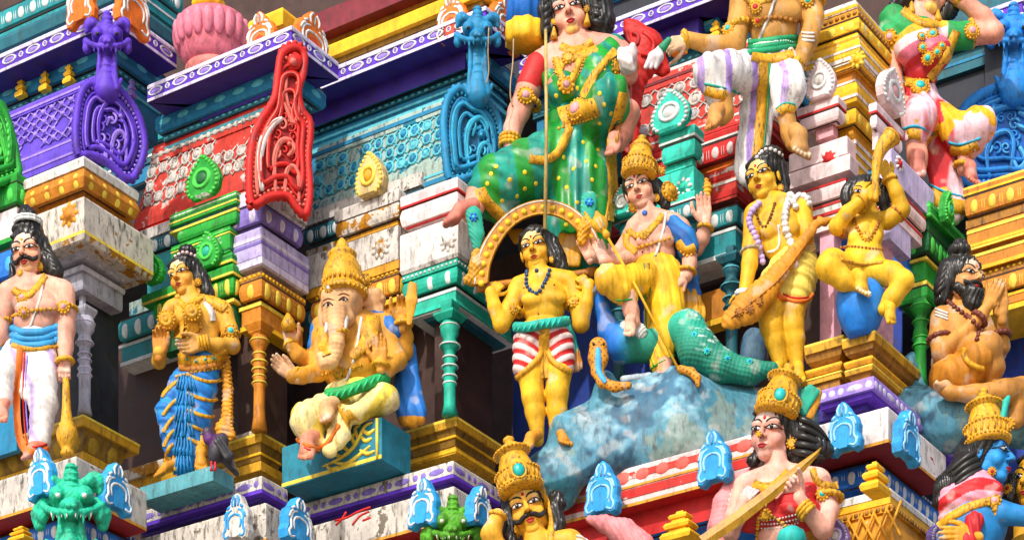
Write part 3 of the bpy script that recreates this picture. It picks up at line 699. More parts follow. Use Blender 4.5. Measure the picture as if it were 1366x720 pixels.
# ============================================================ UPPER TIER: roofs, necks, eaves
def ovalband(b, i, j, wt=PURL, inn=PUR, w=26, h=11, sides='AB', sm=8, ring=WDOT):
    b.pattern(i, j, [('oval', [(ring_mesh(ring, .26), 1), (D(wt), .66)], w, 5, h, 1.6), ('roundel', [(ring_mesh(ring, .35), 1), (D(wt), .5)], sm, 5, sm, 1.6)], sides)
def eaves(label, px, Y, L, R, y0, y1, soff, neck, group=G2, oval=True):
    """purple eaves slab with ovals, deep soffit, teal neck below"""
    b = Bay('eaves', label, 'eaves', px, Y, L, R, neck[-1][1] if neck else soff, None)
    b.layer('fillet', LILS, [(30, y0), (31, y0+1.5), (31, y0+5)])
    b.layer('oval_band', PUR, [(29, y0+5), (29, y1-4)])
    if oval: ovalband(b, 0, 1)
    b.layer('edge', LILS, [(31, y1-4), (31, y1)])
    return b
TOPE = []
# leftmost eave
b = eaves('purple eaves slab at the top left behind the purple beast gable', 150, 20.75, -60, 236, 5, 30, 40, None)
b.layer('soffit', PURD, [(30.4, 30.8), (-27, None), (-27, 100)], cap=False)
b.layer('cornice', TEALB, rnd(-6, 52, 84, -16)); b.row('petal', D(TEALL), 1, 4, 26, 6, 15, 1.6)
b.layer('bead_course', TEALD, [(-14, 85), (-14, 93)]); b.row('bead', D(TEALL), 0, 1, 7, 4, 3, 1.5); b.layer('neck', TEALB, [(-18, 94), (-18, 150)]); b.layer('edge', TEALL, [(-15, 104), (-15, 108)])
stepped(b, 'A', 28, 130, 13, 25, YEL, 16); stepped(b, 'A', 60, 122, 13, 27, YEL, 16); stepped(b, 'A', 92, 112, 13, 26, YEL, 16); stepped(b, 'B', 176, 130, 10, 24, LIL2, 16)
b.layer('base', TEALD, [(20, -18), (22, -14), (20, 0)], L=-60, R=240, px=150)
nasi(b, 'A', 113, 36, 48, 66, ORN2, WDOT, 34); nasi(b, 'B', 172, 44, 40, 74, ORN2, WDOT, 34)
# teal plinth mouldings above that eave
b = Bay('wall_bay', 'teal mouldings with pale ovals at the very top left', 'wall bay', 168, 21.1, -60, 245, 10)
b.layer('cornice', TEAL, rnd(14, -62, -30, 8)); b.row('petal', D(WDOT), 1, 4, 13, 8, 16, 3); b.layer('slab', TEAL, [(12, -30), (12, -10)]); line(b, 'edge', WDOT, 0, 1, 1, 3)
# second eave block (red gable), with lotus
b = eaves('purple eaves slab over the red beast gable', 384, 20.3, 196, 452, 34, 57, 70, None)
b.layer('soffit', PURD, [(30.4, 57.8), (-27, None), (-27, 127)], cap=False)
b.layer('cornice', TEALB, rnd(-8, 84, 116, -18), R=446); b.row('petal', D(TEALL), 1, 4, 26, 6, 15, 1.6)
b.layer('bead_course', TEALD, [(-16, 117), (-16, 124)], R=440); b.row('bead', D(TEALL), 0, 1, 7, 4, 3, 1.5); b.layer('neck', TEALB, [(-20, 125), (-20, 190)], R=438); b.layer('edge', TEALL, [(-17, 132), (-17, 136)], R=438)
nasi(b, 'A', 353, 78, 50, 62, ORN2, WDOT, 34, m3=M_('d8603a')); nasi(b, 'B', 411, 84, 44, 66, ORN2, WDOT, 34, m3=M_('d8603a'))
b.layer('plinth', YEL, [(6, 10), (8, 13), (6, 32)], L=330, R=432, px=376)
# third eave (teal gable)
b = eaves('long purple eaves slab between the red and teal beast gables', 640, 20.75, 330, 700, 8, 31, 40, None)
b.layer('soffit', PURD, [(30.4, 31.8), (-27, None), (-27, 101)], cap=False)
b.layer('cornice', TEALB, rnd(-8, 58, 90, -18)); b.row('petal', D(TEALL), 1, 4, 26, 6, 15, 1.6)
b.layer('bead_course', TEALD, [(-16, 91), (-16, 97)]); b.row('bead', D(TEALL), 0, 1, 7, 4, 3, 1.5)
b.layer('neck', TEALB, [(-20, 98), (-20, 170)]); b.layer('edge', TEALL, [(-17, 105), (-17, 108)]); b.layer('edge', TEALL, [(-15, 116), (-15, 122)])
nasi(b, 'A', 606, 56, 48, 60, ORN2, WDOT, 34, m3=M_('d8603a')); nasi(b, 'B', 668, 62, 44, 64, ORN2, WDOT, 34, m3=M_('d8603a'))
b = Bay('wall_bay', 'yellow and maroon mouldings above the long purple eaves', 'wall bay', 640, 20.75, 330, 700, 8)
b.layer('plinth', OLIVE, [(14, -6), (14, 7)]); b.layer('slab', YEL, [(22, -24), (23, -22), (22, -7)]); b.layer('neck', OCH, [(10, -44), (10, -25)]); b.layer('slab', MAR, [(28, -76), (28, -45)])
mm = b
# fourth eave (behind green lady / red roof)
b = eaves('purple eaves slab behind the head of the woman in the green sari', 960, 21.0, 692, 1010, -34, -8, 0, None)
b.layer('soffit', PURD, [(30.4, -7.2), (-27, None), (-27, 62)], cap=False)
b.layer('cornice', TEALB, rnd(-6, 14, 44, -16)); b.row('petal', D(TEALL), 1, 4, 26, 6, 14, 1.6); b.layer('neck', TEALB, [(-18, 45), (-18, 150)]); b.layer('bead_course', TEALD, [(-14, 60), (-14, 70)]); b.row('bead', D(TEALL), 0, 1, 7, 4, 4, 1.5)
stepped(b, 'A', 928, 62, 13, 24, YEL, 16); stepped(b, 'A', 955, 52, 13, 24, YEL, 16)
# fifth: dark teal behind the woman at the right
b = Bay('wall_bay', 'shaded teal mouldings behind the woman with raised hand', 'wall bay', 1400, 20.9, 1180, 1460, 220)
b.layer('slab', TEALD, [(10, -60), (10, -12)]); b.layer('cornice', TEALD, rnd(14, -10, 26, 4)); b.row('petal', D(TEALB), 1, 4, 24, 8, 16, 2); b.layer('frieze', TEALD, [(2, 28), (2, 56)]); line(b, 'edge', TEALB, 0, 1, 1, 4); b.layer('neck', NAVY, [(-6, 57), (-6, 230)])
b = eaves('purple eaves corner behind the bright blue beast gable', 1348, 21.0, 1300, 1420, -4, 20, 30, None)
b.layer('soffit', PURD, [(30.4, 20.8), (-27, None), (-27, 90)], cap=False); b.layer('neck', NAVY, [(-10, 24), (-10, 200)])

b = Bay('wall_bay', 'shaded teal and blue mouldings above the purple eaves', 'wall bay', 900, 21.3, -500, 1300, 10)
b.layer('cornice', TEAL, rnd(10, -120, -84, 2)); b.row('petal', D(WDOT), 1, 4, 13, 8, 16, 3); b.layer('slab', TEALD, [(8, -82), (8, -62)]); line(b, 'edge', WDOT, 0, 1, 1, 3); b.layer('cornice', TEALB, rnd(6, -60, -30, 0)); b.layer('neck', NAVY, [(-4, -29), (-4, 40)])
# lotus pedestal
e = empty('lotus_pedestal', W(285, 80, 20.95), 'pink lotus pedestal on the purple eaves slab', 'pedestal')
m = 20.95/FPX; c = W(283, 86, 20.95); zz = Vector((0, 0, 1))
mk('core', *lathe_pts([(34*m, -6*m), (40*m, 6*m), (46*m, 24*m), (49*m, 44*m), (44*m, 56*m), (20*m, 60*m)], c, c+zz, 28), M_('e58a98', chip=.15, grime=.35, under='e9d6d2'), e)
pm = D(M_('e893a6', chip=.15, grime=.3, under='f0dcdc'), 12)
for i in range(20):
    a = 2*math.pi*i/20; d = Vector((math.cos(a), math.sin(a), 0)); tng = Vector((-d.y, d.x, 0)); up = (zz+d*.16).normalized()
    inst('petal', pm, frame(c+d*47*m+zz*34*m, tng, d, up, 8.4*m, 6*m, 18*m), e)
mk('foot', *lathe_pts([(30*m, -26*m), (36*m, -16*m), (36*m, -8*m), (32*m, -3*m)], c, c+zz, 28), M_('d98f86', chip=.5, grime=.35, under='ecdcd6'), e)
# statue fragments cut by the top edge
e = empty('statue_skirt', W(275, 8, 20.9), 'blue and yellow skirt hem standing on the pink lotus', 'statue')
V, F = lathe_pts([(20*m, 0), (22*m, 8*m), (20*m, 14*m)], W(278, 16, 20.95), W(278, 16, 20.95)+zz, 30, 9, .06); mk('hem', V, F, YEL, e)
V, F = lathe_pts([(20*m, 14*m), (22*m, 20*m), (17*m, 50*m)], W(278, 16, 20.95), W(278, 16, 20.95)+zz, 30, 9, .06); mk('skirt', V, F, BLUE, e)
e = empty('statue_skirt', W(705, 55, 20.2), 'blue pleated skirt with yellow hem above the teal beast gable', 'statue')
V, F = lathe_pts([(20*m, 0), (25*m, 4*m), (24*m, 26*m)], W(700, 62, 20.2), W(700, 62, 20.2)+zz, 36, 9, .08); mk('hem', V, F, YEL, e)
V, F = lathe_pts([(24*m, 26*m), (22*m, 60*m), (18*m, 90*m)], W(700, 62, 20.2), W(700, 62, 20.2)+zz, 36, 9, .08); mk('skirt', V, F, BLUE, e)

# ---- lattice roofs
def roof(label, px, Y, L, R, rings, mat, rib, stud, base=None, rows=3, w=15, n_sides='A', group='lattice roofs of the middle tier', bandmat=None):
    b = Bay('lattice_roof', label, 'roof', px, Y, L, R, rings[-1][1])
    b.layer('roof_face', mat, rings); lo = b.lo
    # diamond lattice of ribs over the middle of the roof face with a flower stud in every diamond
    mid = len(rings)//2-1
    p0, p1, x, n, up, H = b.faceframe('A', mid, mid+1); ln = (p1-p0).length; m = b.m
    cw = w*m*1.2; ch = H/rows; nn = int(ln/cw); mb = MB()
    dm = D(stud, 8); dm2 = D(rib, 8); rg = ring_mesh(rib, .3, 10)
    for q in range(nn+1):
        for k in range(rows):
            c = p0+x*(q+.5)*cw+up*((k+.5)*ch-H/2); pxx = 683+FPX*c.x/c.y
            if pxx < -20 or pxx > 1380 or (q+1)*cw > ln: continue
            if random.random() < .05: continue
            jr = random.uniform; c = c+x*jr(-1, 1)*m+up*jr(-1, 1)*m; inst('stud', dm if jr(0, 1) < .72 else dm2, frame(c+n*.5*m, x, n, up, cw*.26*jr(.8, 1.15), 4*m*jr(.6, 1.2), ch*.30*jr(.8, 1.15)), lo)
            if w > 16: inst('stud_ring', rg, frame(c+n*.5*m, x, n, up, cw*.4*random.uniform(.85, 1.08), 2.5*m, ch*.42*random.uniform(.85, 1.08)), lo)
            for s in (-1, 1):
                mb.tube([c-x*cw*.5+up*ch*.5*s+n*m, c+n*m*1.2-x*0-up*0+Vector((0, 0, 0))-x*0, c+x*cw*.5-up*ch*.5*s+n*m][:1]+[c+x*cw*.5-up*ch*.5*s+n*m], 1.2*m, 4)
    mb.obj('lattice', rib, lo); tag(lo.children[-1], kind='stuff')
    b.lo = lo
    return b
b = roof('purple lattice roof behind the purple beast gable', 128, 20.5, -50, 150, [(8, 100), (10, 103), (10, 112), (7, 114), (5, 168), (10, 170), (12, 182), (12, 200)], PURY, PURL, PURL, rows=4, w=14)
line(b, 'bead', PURL, 1, 2, 1, 3); line(b, 'bead', PURL, 5, 6, 1, 3, f=.3); line(b, 'bead', PURL, 6, 7, 1, 3)
b = roof('red lattice roof with worn white studs behind the red beast gable', 378, 20.42, 178, 410, [(-10, 128), (-6, 132), (-4, 150), (-6, 152), (8, 208), (10, 212), (12, 222), (12, 232)], REDW, WHT, WHT, rows=3, w=17)
line(b, 'bead', RED, 0, 1, 1, 4); line(b, 'bead', WHT, 1, 2, 1.5, 3); 
b.row('bead', D(WHT), 1, 2, 9, 3, 9, 3, 'A')
b.layer('petal_course', RED, [(16, 234), (16, 262)], L=180); b.row('petal', D(REDW), 0, 1, 20, 5, 24, 4, 'A'); b.layer('slab', WHT, [(18, 263), (18, 280)], L=178)
b = roof('teal lattice roof with worn carved studs beside the teal beast gable', 612, 20.45, 404, 655, [(-6, 124), (-2, 127), (0, 142), (-2, 144), (6, 198), (10, 201), (12, 214), (12, 236)], TSLATE, TEALL, TEALB, rows=3, w=17)
line(b, 'bead', TEALL, 0, 1, 1, 4); line(b, 'bead', TEALB, 1, 2, 1.5, 5); line(b, 'bead', TEALL, 6, 7, 1, 3, f=.3); line(b, 'bead', TEALB, 6, 7, 1, 6, f=.7)
b = roof('red lattice roof with silver diamonds behind the big man', 1010, 20.3, 838, 1060, [(-8, 50), (-4, 54), (0, 70), (-1, 72), (8, 132), (10, 135), (12, 148), (12, 164)], REDW, WHT, M_('b9b2b6', chip=.4, under='8a4a40'), rows=3, w=22)
line(b, 'bead', WHT2, 0, 1, 1, 5); line(b, 'bead', MAR, 1, 2, 1.5, 4); line(b, 'bead', WHT2, 5, 6, 1, 3); line(b, 'bead', RED, 6, 7, 1, 4, f=.3)
stepped(b, 'A', 905, 72, 18, 20, YEL, 2)

# ---- beast gables
def sdf_done(): pass
# ============================================================ sculpted masses: signed distance fields meshed with surface nets
def snet(D, org, vox):
    inside = D < 0
    nx, ny, nz = D.shape
    c = np.zeros((nx-1, ny-1, nz-1), dtype=np.int8)
    for i in (0, 1):
        for j in (0, 1):
            for k in (0, 1): c += inside[i:nx-1+i, j:ny-1+j, k:nz-1+k]
    act = (c > 0) & (c < 8)
    idx = np.argwhere(act); n = len(idx)
    num = np.full(act.shape, -1, dtype=np.int64); num[act] = np.arange(n)
    S = np.zeros((n, 3)); W_ = np.zeros(n)
    corners = [(i, j, k) for i in (0, 1) for j in (0, 1) for k in (0, 1)]
    val = {q: D[idx[:, 0]+q[0], idx[:, 1]+q[1], idx[:, 2]+q[2]] for q in corners}
    for a in corners:
        for ax in range(3):
            if a[ax] == 0:
                b = list(a); b[ax] = 1; b = tuple(b)
                va, vb = val[a], val[b]; m = (va < 0) != (vb < 0)
                t = np.where(m, va/np.where(m, va-vb, 1), 0)
                P = np.tile(np.array(a, float), (n, 1)); P[:, ax] += t
                S[m] += P[m]; W_[m] += 1
    V = (idx+S/W_[:, None])*vox+np.array(org)
    F = []
    for ax in range(3):
        o = [0, 0, 0]
        sl0 = [slice(None)]*3; sl1 = [slice(None)]*3
        sl0[ax] = slice(0, -1); sl1[ax] = slice(1, None)
        A0 = inside[tuple(sl0)]; A1 = inside[tuple(sl1)]
        ch = A0 != A1
        u, v = [q for q in range(3) if q != ax]
        e = np.argwhere(ch)
        ok = (e[:, u] > 0) & (e[:, v] > 0) & (e[:, u] < act.shape[u]) & (e[:, v] < act.shape[v]); e = e[ok]
        def cell(du, dv):
            q = e.copy(); q[:, u] += du; q[:, v] += dv; return num[q[:, 0], q[:, 1], q[:, 2]]
        Q = np.stack([cell(-1, -1), cell(0, -1), cell(0, 0), cell(-1, 0)], 1)
        fl = A0[e[:, 0], e[:, 1], e[:, 2]]
        if ax == 1: fl = ~fl
        Q[~fl] = Q[~fl][:, ::-1]
        F.append(Q)
    F = np.concatenate(F); F = F[(F >= 0).all(1)]
    return V, F
class Mass:
    """union of tapered capsules and ellipsoids in local units (x right, y away from the viewer, z up)"""
    def __init__(s, k=3.0): s.p = []; s.k = k
    def cap(s, a, ra, b, rb, k=None, col=None, sq=1.0, sub=False): s.p.append(('c', np.array(a, float), float(ra), np.array(b, float), float(rb), s.k if k is None else k, col, sq, sub)); return s
    def ell(s, c, r, ang=0.0, k=None, col=None, sub=False, R=None):
        if R is None:
            ca, sa = math.cos(ang), math.sin(ang); R = np.array([[ca, 0, sa], [0, 1, 0], [-sa, 0, ca]])   # rows: local axes
        s.p.append(('e', np.array(c, float), np.array(r, float), R, None, s.k if k is None else k, col, 1, sub)); return s
    def chain(s, pts, k=None, col=None, sq=1.0):
        for p, q in zip(pts, pts[1:]): s.cap(p[:3], p[3], q[:3], q[3], k, col, sq)
        return s
    @staticmethod
    def dist(q, P):
        t = q[0]
        if t == 'c':
            _, a, ra, b, rb, k, col, sq, sub = q
            P = P.copy(); m = (a+b)/2
            ba = b-a; 
            if sq != 1.0:
                # flatten in depth: squeeze y about the axis
                tt = np.clip(((P-a)@ba)/max(ba@ba, 1e-9), 0, 1); yc = a[1]+ba[1]*tt
                P[..., 1] = yc+(P[..., 1]-yc)/sq
            h = np.clip(((P-a)@ba)/max(ba@ba, 1e-9), 0, 1)
            d = np.sqrt(((P-a-h[..., None]*ba)**2).sum(-1))-(ra+(rb-ra)*h)
            return d
        _, c, r, R, _, k, col, sq, sub = q
        L = (P-c)@R.T
        k0 = np.sqrt(((L/r)**2).sum(-1)); k1 = np.sqrt(((L/(r*r))**2).sum(-1))
        return np.where(k1 < 1e-9, -r.min(), k0*(k0-1)/np.maximum(k1, 1e-9))
    def bounds(s, q):
        if q[0] == 'c': 
            r = max(q[2], q[4])*max(1, q[7]); return np.minimum(q[1], q[3])-r, np.maximum(q[1], q[3])+r
        r = q[2].max(); return q[1]-r, q[1]+r
    def build(s, vox=1.5, base=(1, 1, 1), disp=None):
        bs = [s.bounds(q) for q in s.p if not q[8]]
        lo = np.min([b[0] for b in bs], 0)-3*vox-s.k*.3; hi = np.max([b[1] for b in bs], 0)+3*vox+s.k*.3
        n = np.ceil((hi-lo)/vox).astype(int)+1
        D = np.full(n, 1e3, dtype=np.float64)
        ax = [lo[i]+np.arange(n[i])*vox for i in range(3)]
        for q in s.p:
            k = max(q[5], 1e-6); l, h = s.bounds(q); mg = k*1.1+2*vox
            i0 = np.maximum(0, np.floor((l-mg-lo)/vox).astype(int)); i1 = np.minimum(n, np.ceil((h+mg-lo)/vox).astype(int)+1)
            g = np.stack(np.meshgrid(*[ax[i][i0[i]:i1[i]] for i in range(3)], indexing='ij'), -1)
            d = s.dist(q, g); sl = tuple(slice(i0[i], i1[i]) for i in range(3)); e = D[sl]
            if q[8]:
                hh = np.clip(.5-.5*(e+d)/k, 0, 1); D[sl] = e*(1-hh)-d*hh+k*hh*(1-hh)
            else:
                hh = np.clip(.5+.5*(e-d)/k, 0, 1); D[sl] = e*(1-hh)+d*hh-k*hh*(1-hh)
        V, F = snet(D, lo, vox)
        C = np.tile(np.array(base, float), (len(V), 1))
        cs = [q for q in s.p if q[6] is not None]
        if cs:
            wsum = np.zeros(len(V)); acc = np.zeros((len(V), 3))
            for q in s.p:
                if q[8]: continue
                w = np.exp(-np.maximum(s.dist(q, V), -2*vox)/(vox*.8)); cc = np.array(q[6] if q[6] is not None else base)
                acc += w[:, None]*cc; wsum += w
            C = acc/np.maximum(wsum, 1e-12)[:, None]
        if disp is not None:
            N = vnormals(V, F); V = V+N*disp(V, N)[:, None]
        return V, F, C
def vnormals(V, F):
    fn = np.cross(V[F[:, 2]]-V[F[:, 0]], V[F[:, 3]]-V[F[:, 1]])
    N = np.zeros_like(V)
    for i in range(4): np.add.at(N, F[:, i], fn)
    return N/np.maximum(np.linalg.norm(N, axis=1), 1e-9)[:, None]
def fbm(V, f, seed=0, oct=3):
    r = np.random.default_rng(seed); out = np.zeros(len(V)); amp = 1.0; tot = 0
    for o in range(oct):
        for _ in range(7):
            k = r.normal(size=3); k *= f*(2**o)*r.uniform(.7, 1.3)/np.linalg.norm(k); out += amp*np.sin(V@k+r.uniform(0, 6.28)+1.1*np.sin(V@(k[[1, 2, 0]]*.8)+r.uniform(0, 6.28)))
        tot += amp*2.6; amp *= .55
    return out/tot
def gauss(V, c, r): return np.exp(-(((V-np.array(c))/np.array(r))**2).sum(1))

# ------------------------------------------------------------ canonical head (height 1, x right, y towards the viewer = negative depth is applied later, z up)
def make_head(male=True):
    m = Mass(.05); e = m.ell; c = m.cap
    e((0, -.07, .63), (.335, .42, .37)); e((0, .08, .40), (.285 if male else .27, .30, .36))
    c((-.20, .05, .2), .09, (0, .25, .09), .085); c((.20, .05, .2), .09, (0, .25, .09), .085)
    e((0, .27, .085), (.115, .10, .085))
    for s in (-1, 1):
        e((s*.165, .235, .325), (.11, .11, .12)); e((s*.145, .265, .495), (.105, .105, .095), k=.03)
        e((s*.345, -.04, .45), (.038, .085, .14), k=.02)
        c((s*.055, .41, .35), .033, (s*.04, .43, .355), .033, k=.02)
    c((-.2, .30, .585), .055, (.2, .30, .585), .055)
    c((0, .355, .56), .03, (0, .475, .375), .047, k=.035)
    e((0, .30, .21), (.12, .10, .10))
    c((-.075, .365, .222), .020, (.075, .365, .222), .020, k=.025); c((0, .40, .222), .022, (0, .39, .2), .02, k=.03); c((-.05, .372, .175), .026, (.05, .372, .175), .026, k=.02)
    c((0, -.10, .25), .19, (0, -.16, -.2), .21, k=.06)
    for s in (-1, 1): m.ell((s*.145, .44, .555), (.11, .08, .03), k=.05, sub=True)
    V, F, C = m.build(.0165)
    return V, F
HEAD = {True: make_head(True), False: make_head(False)}
HBVH = {k: BVHTree.FromPolygons([tuple(v) for v in V], [tuple(f) for f in F.tolist()]) for k, (V, F) in HEAD.items()}
def hproj(male, x, z, off=0.0):
    r = HBVH[male].ray_cast(Vector((x, 2, z)), Vector((0, -1, 0)))
    if r[0] is None:
        n = HBVH[male].find_nearest(Vector((x, .2, z))); return n[0]+n[1]*off
    return r[0]+Vector((0, 1, 0))*off*.5+r[1]*off*.5*(1 if r[1].y > 0 else -1)
def hstrip(male, path, width, off, n=5):
    """raised painted stroke on the face: path of (x, z), half-width per point"""
    P = smooth_path(path, n); k = len(P); V = []; F = []
    for i, p in enumerate(P):
        t = P[min(i+1, k-1)]-P[max(i-1, 0)]; t = t/max(1e-9, np.linalg.norm(t)); nn = np.array((-t[1], t[0])); u = i/(k-1)
        w = width(u) if callable(width) else width*(math.sin(math.pi*(.12+.76*u)))**.8
        for f, o in ((-1, -.3), (-.7, 1), (.0, 1.3), (.7, 1), (1, -.3)):
            q = p+nn*w*f; V.append(hproj(male, q[0], q[1], off*o))
    for i in range(k-1):
        for j in range(4): F.append((i*5+j, i*5+j+1, (i+1)*5+j+1, (i+1)*5+j))
    return V, F
def hpatch(male, top, bot, off, n=12, dome=.6):
    """filled patch between an upper and lower curve functions of u (-1..1): returns (x,z)"""
    V = []; F = []; rows = 6
    for i in range(n+1):
        u = -1+2*i/n; a = np.array(top(u)); b = np.array(bot(u))
        for j in range(rows+1):
            t = j/rows; q = b+(a-b)*t
            ed = math.sin(math.pi*t)*math.sqrt(max(0, 1-u*u*.98))
            V.append(hproj(male, q[0], q[1], off*(ed*(1+dome)-.15)))
    for i in range(n):
        for j in range(rows): a = i*(rows+1)+j; F.append((a, a+rows+1, a+rows+2, a+1))
    return V, F
def hdisc(male, x, z, r, off, rz=None, seg=12):
    rz = rz or r; V = [hproj(male, x, z, off*1.3)]; F = []
    for f, o in ((.55, 1.2), (.95, .9), (1.05, -.3)):
        for i in range(seg): a = 2*math.pi*i/seg; V.append(hproj(male, x+r*f*math.cos(a), z+rz*f*math.sin(a), off*o))
    for i in range(seg):
        F.append((0, 1+i, 1+(i+1) % seg))
        for j in range(2): a = 1+j*seg; F.append((a+i, a+seg+i, a+seg+(i+1) % seg, a+(i+1) % seg))
    return V, F
def rx(a): c, s = math.cos(a), math.sin(a); return np.array([[1, 0, 0], [0, c, -s], [0, s, c]])
def ry_(a): c, s = math.cos(a), math.sin(a); return np.array([[c, 0, s], [0, 1, 0], [-s, 0, c]])
def rz(a): c, s = math.cos(a), math.sin(a); return np.array([[c, -s, 0], [s, c, 0], [0, 0, 1]])

HAIR = paint('15130f', chip=.05, grime=0, rough=.3, under='8a8a86'); BLK = paint('0b0908', chip=0, grime=0, rough=.35); EYEW = paint('e9e4da', chip=0, grime=.05, rough=.25); IRIS = paint('1d0f08', chip=0, grime=0, rough=.15)
LIP = paint('b5303a', chip=.05, grime=.1, rough=.3); REDP = paint('c4161a', chip=.1, grime=.1)
VC = paint(None, chip=.06, grime=.22, under='d8d2c6', bump=.18); VCW = paint(None, chip=.2, grime=.35, under='dcd8d0', bump=.22)
JEW = paint('e0ae14', chip=.06, grime=.62, rough=.45, scale=2.0, bump=.8); JEWD = paint('b97f0c', chip=.05, grime=.6, scale=2.0, bump=.8)

class Fig:
    def __init__(s, name, label, cat, Y, px, py, group=None):
        s.Y = Y; s.s = FPX/Y; s.px, s.py = px, py; s.o = W(px, py, Y)
        s.e = empty(name, s.o, label, cat, group); s.parts = []; s.bvh = None; s.all = []
    def L(s, px, py, d=0.0):
        """photograph pixel at depth offset d (px units, negative = towards the viewer) -> local units"""
        v = (W(px, py, s.Y+d/s.s)-s.o)*s.s; return (v.x, v.y, v.z)
    def tow(s, V): return np.asarray(V)/s.s+np.array(s.o)
    def w(s, px, py, d=0.0): return W(px, py, s.Y+d/s.s)
    # mass helpers taking traced pixels
    def chain(s, m, pts, **k):
        """pts: (px, py, d, r)"""
        return m.chain([(*s.L(*p[:3]), p[3]) for p in pts], **k)
    def ell(s, m, p, r, ang=0, **k): return m.ell(s.L(*p), r, math.radians(ang), **k)
    def add(s, VFC): s.parts.append(VFC)
    def out(s, name, VFC, mat, parent=None, onb=True, smooth=True):
        V, F, C = VFC
        if name != 'hair' and len(np.shape(C)) == 2:
            a_ = fbm(V, .06, 31)[:, None]; b_ = np.clip(fbm(V, .11, 32)[:, None]*2.2-1.15, 0, .55); C = C*(1+.16*a_); C = C+(np.array((.62, .58, .52))-C)*b_*.6
        o = mk(name, s.tow(V), F, mat, parent or s.e, smooth, C)
        if onb: s.all.append((V, F))
        return o
    def body(s, mat=None, name='body'):
        V, F, C = [], [], []; n = 0
        for v, f, c in s.parts: V.append(v); F.append(f+n); C.append(c); n += len(v)
        V, F, C = np.concatenate(V), np.concatenate(F), np.concatenate(C)
        o = s.out(name, (V, F, C), mat or VC); s.parts = []; s.rebvh(); return o
    def rebvh(s):
        V = []; F = []; n = 0
        for v, f in s.all: V.append(v); F.append(f+n); n += len(v)
        V = s.tow(np.concatenate(V)); s.bvh = BVHTree.FromPolygons(V.tolist(), np.concatenate(F).tolist())
    def hit(s, px, py, off=0.0, d=0.0):
        r = ray(px, py); h = s.bvh.ray_cast(CAM, r.normalized())
        if h[0] is None: return s.w(px, py, d), -r.normalized()
        n = h[1] if h[1].dot(r) < 0 else -h[1]
        return h[0]+n*off/s.s, n
    def onpath(s, path, off=0.0, n=5, d=0.0):
        out = []
        for p in smooth_path(path, n): out.append(s.hit(p[0], p[1], off, d)[0])
        # relax so that the line does not jump between layers
        for _ in range(2): out = [out[0]]+[(out[i-1]+out[i]*2+out[i+1])/4 for i in range(1, len(out)-1)]+[out[-1]]
        return out
    def cord(s, name, path, r, mat, off=.3, n=5, d=0.0, seg=6, parent=None, taper=False):
        P = s.onpath(path, off, n, d); mb = MB(); k = len(P)
        mb.tube(P, [r/s.s*(math.sin(math.pi*(i+.7)/(k+.4))**.5 if taper else 1) for i in range(k)], seg); return mb.obj(name, mat, parent or s.e)
    def ribbon(s, name, path, wd, mat, off=1.2, n=5, d=0.0, parent=None, th=1.2):
        """flat band lying on the body; wd = half-width in px (number or list)"""
        P = smooth_path(path, n); k = len(P); V = []; F = []; wl = wd if isinstance(wd, (list, tuple)) else [wd]*len(path)
        for i, p in enumerate(P):
            t = P[min(i+1, k-1)]-P[max(i-1, 0)]; t /= max(1e-9, np.linalg.norm(t)); nn = np.array((-t[1], t[0]))
            u = i/(k-1)*(len(wl)-1); j = min(int(u), len(wl)-2); w_ = wl[j]+(wl[j+1]-wl[j])*(u-j)
            for f, o in ((-1, -.8), (-.85, .8), (0, 1), (.85, .8), (1, -.8)):
                h, nm = s.hit(p[0]+nn[0]*w_*f, p[1]+nn[1]*w_*f, off*o+ (th if abs(f) < .9 else 0), d); V.append(h)
        for _ in range(2):
            V2 = list(V)
            for i in range(1, k-1):
                for j in range(5): V2[i*5+j] = (V[(i-1)*5+j]+V[i*5+j]*2+V[(i+1)*5+j])/4
            V = V2
        for i in range(k-1):
            for j in range(4): F.append((i*5+j, i*5+j+1, (i+1)*5+j+1, (i+1)*5+j))
        return mk(name, V, F, mat, parent or s.e)
    def beads(s, name, path, r, mat, gap=.1, off=.4, d=0.0, parent=None, n=6, cord=None):
        P = s.onpath(path, off, n, d); Q = resample([tuple(p) for p in P], 2*r*(1+gap)/s.s); mb = MB(); V0, F0 = ICO1
        for q in Q: 
            k = r/s.s*random.uniform(.9, 1.08); mb.add([(q[0]+v[0]*k, q[1]+v[1]*k, q[2]+v[2]*k) for v in V0], F0)
        if cord: mb.tube(P, cord/s.s, 5)
        return mb.obj(name, mat, parent or s.e)
    def medal(s, px, py, r, mat=None, gem=None, petals=10, off=.5, d=0.0, name='medallion', ry=1.0, gr=.45):
        h, n = s.hit(px, py, off, d); n = (n+Vector((0, -.8, 0))).normalized(); x = Vector((1, 0, 0)); x = (x-n*x.dot(n)).normalized(); z = x.cross(n); z = z if z.z > 0 else -z
        R = r/s.s; mat = mat or JEW; mb = MB()
        prof = [(1, -.25), (.98, .12), (.72, .22), (.66, .38), (.5, .34), (.2, .36)]; sg = 18
        V = []; F = []
        for f, hh in prof:
            for i in range(sg): a = 2*math.pi*i/sg; q = R*f*(.86 if f > .9 else .9); V.append(h+x*q*math.cos(a)+z*q*ry*math.sin(a)+n*hh*R)
        for j in range(len(prof)-1):
            for i in range(sg): F.append((j*sg+i, j*sg+(i+1) % sg, (j+1)*sg+(i+1) % sg, (j+1)*sg+i))
        F.append(tuple(range((len(prof)-1)*sg, len(prof)*sg))); mb.add(V, F)
        V0, F0 = ICO1
        for i in range(petals):
            a = 2*math.pi*i/petals; cc = h+x*R*.86*math.cos(a)+z*R*ry*.86*math.sin(a)+n*.1*R; q = R*2.4/petals
            mb.add([cc+(x*v[0]+z*v[1]+n*v[2]*.8)*q for v in map(Vector, V0)], F0)
        o = mb.obj(name, mat, s.e)
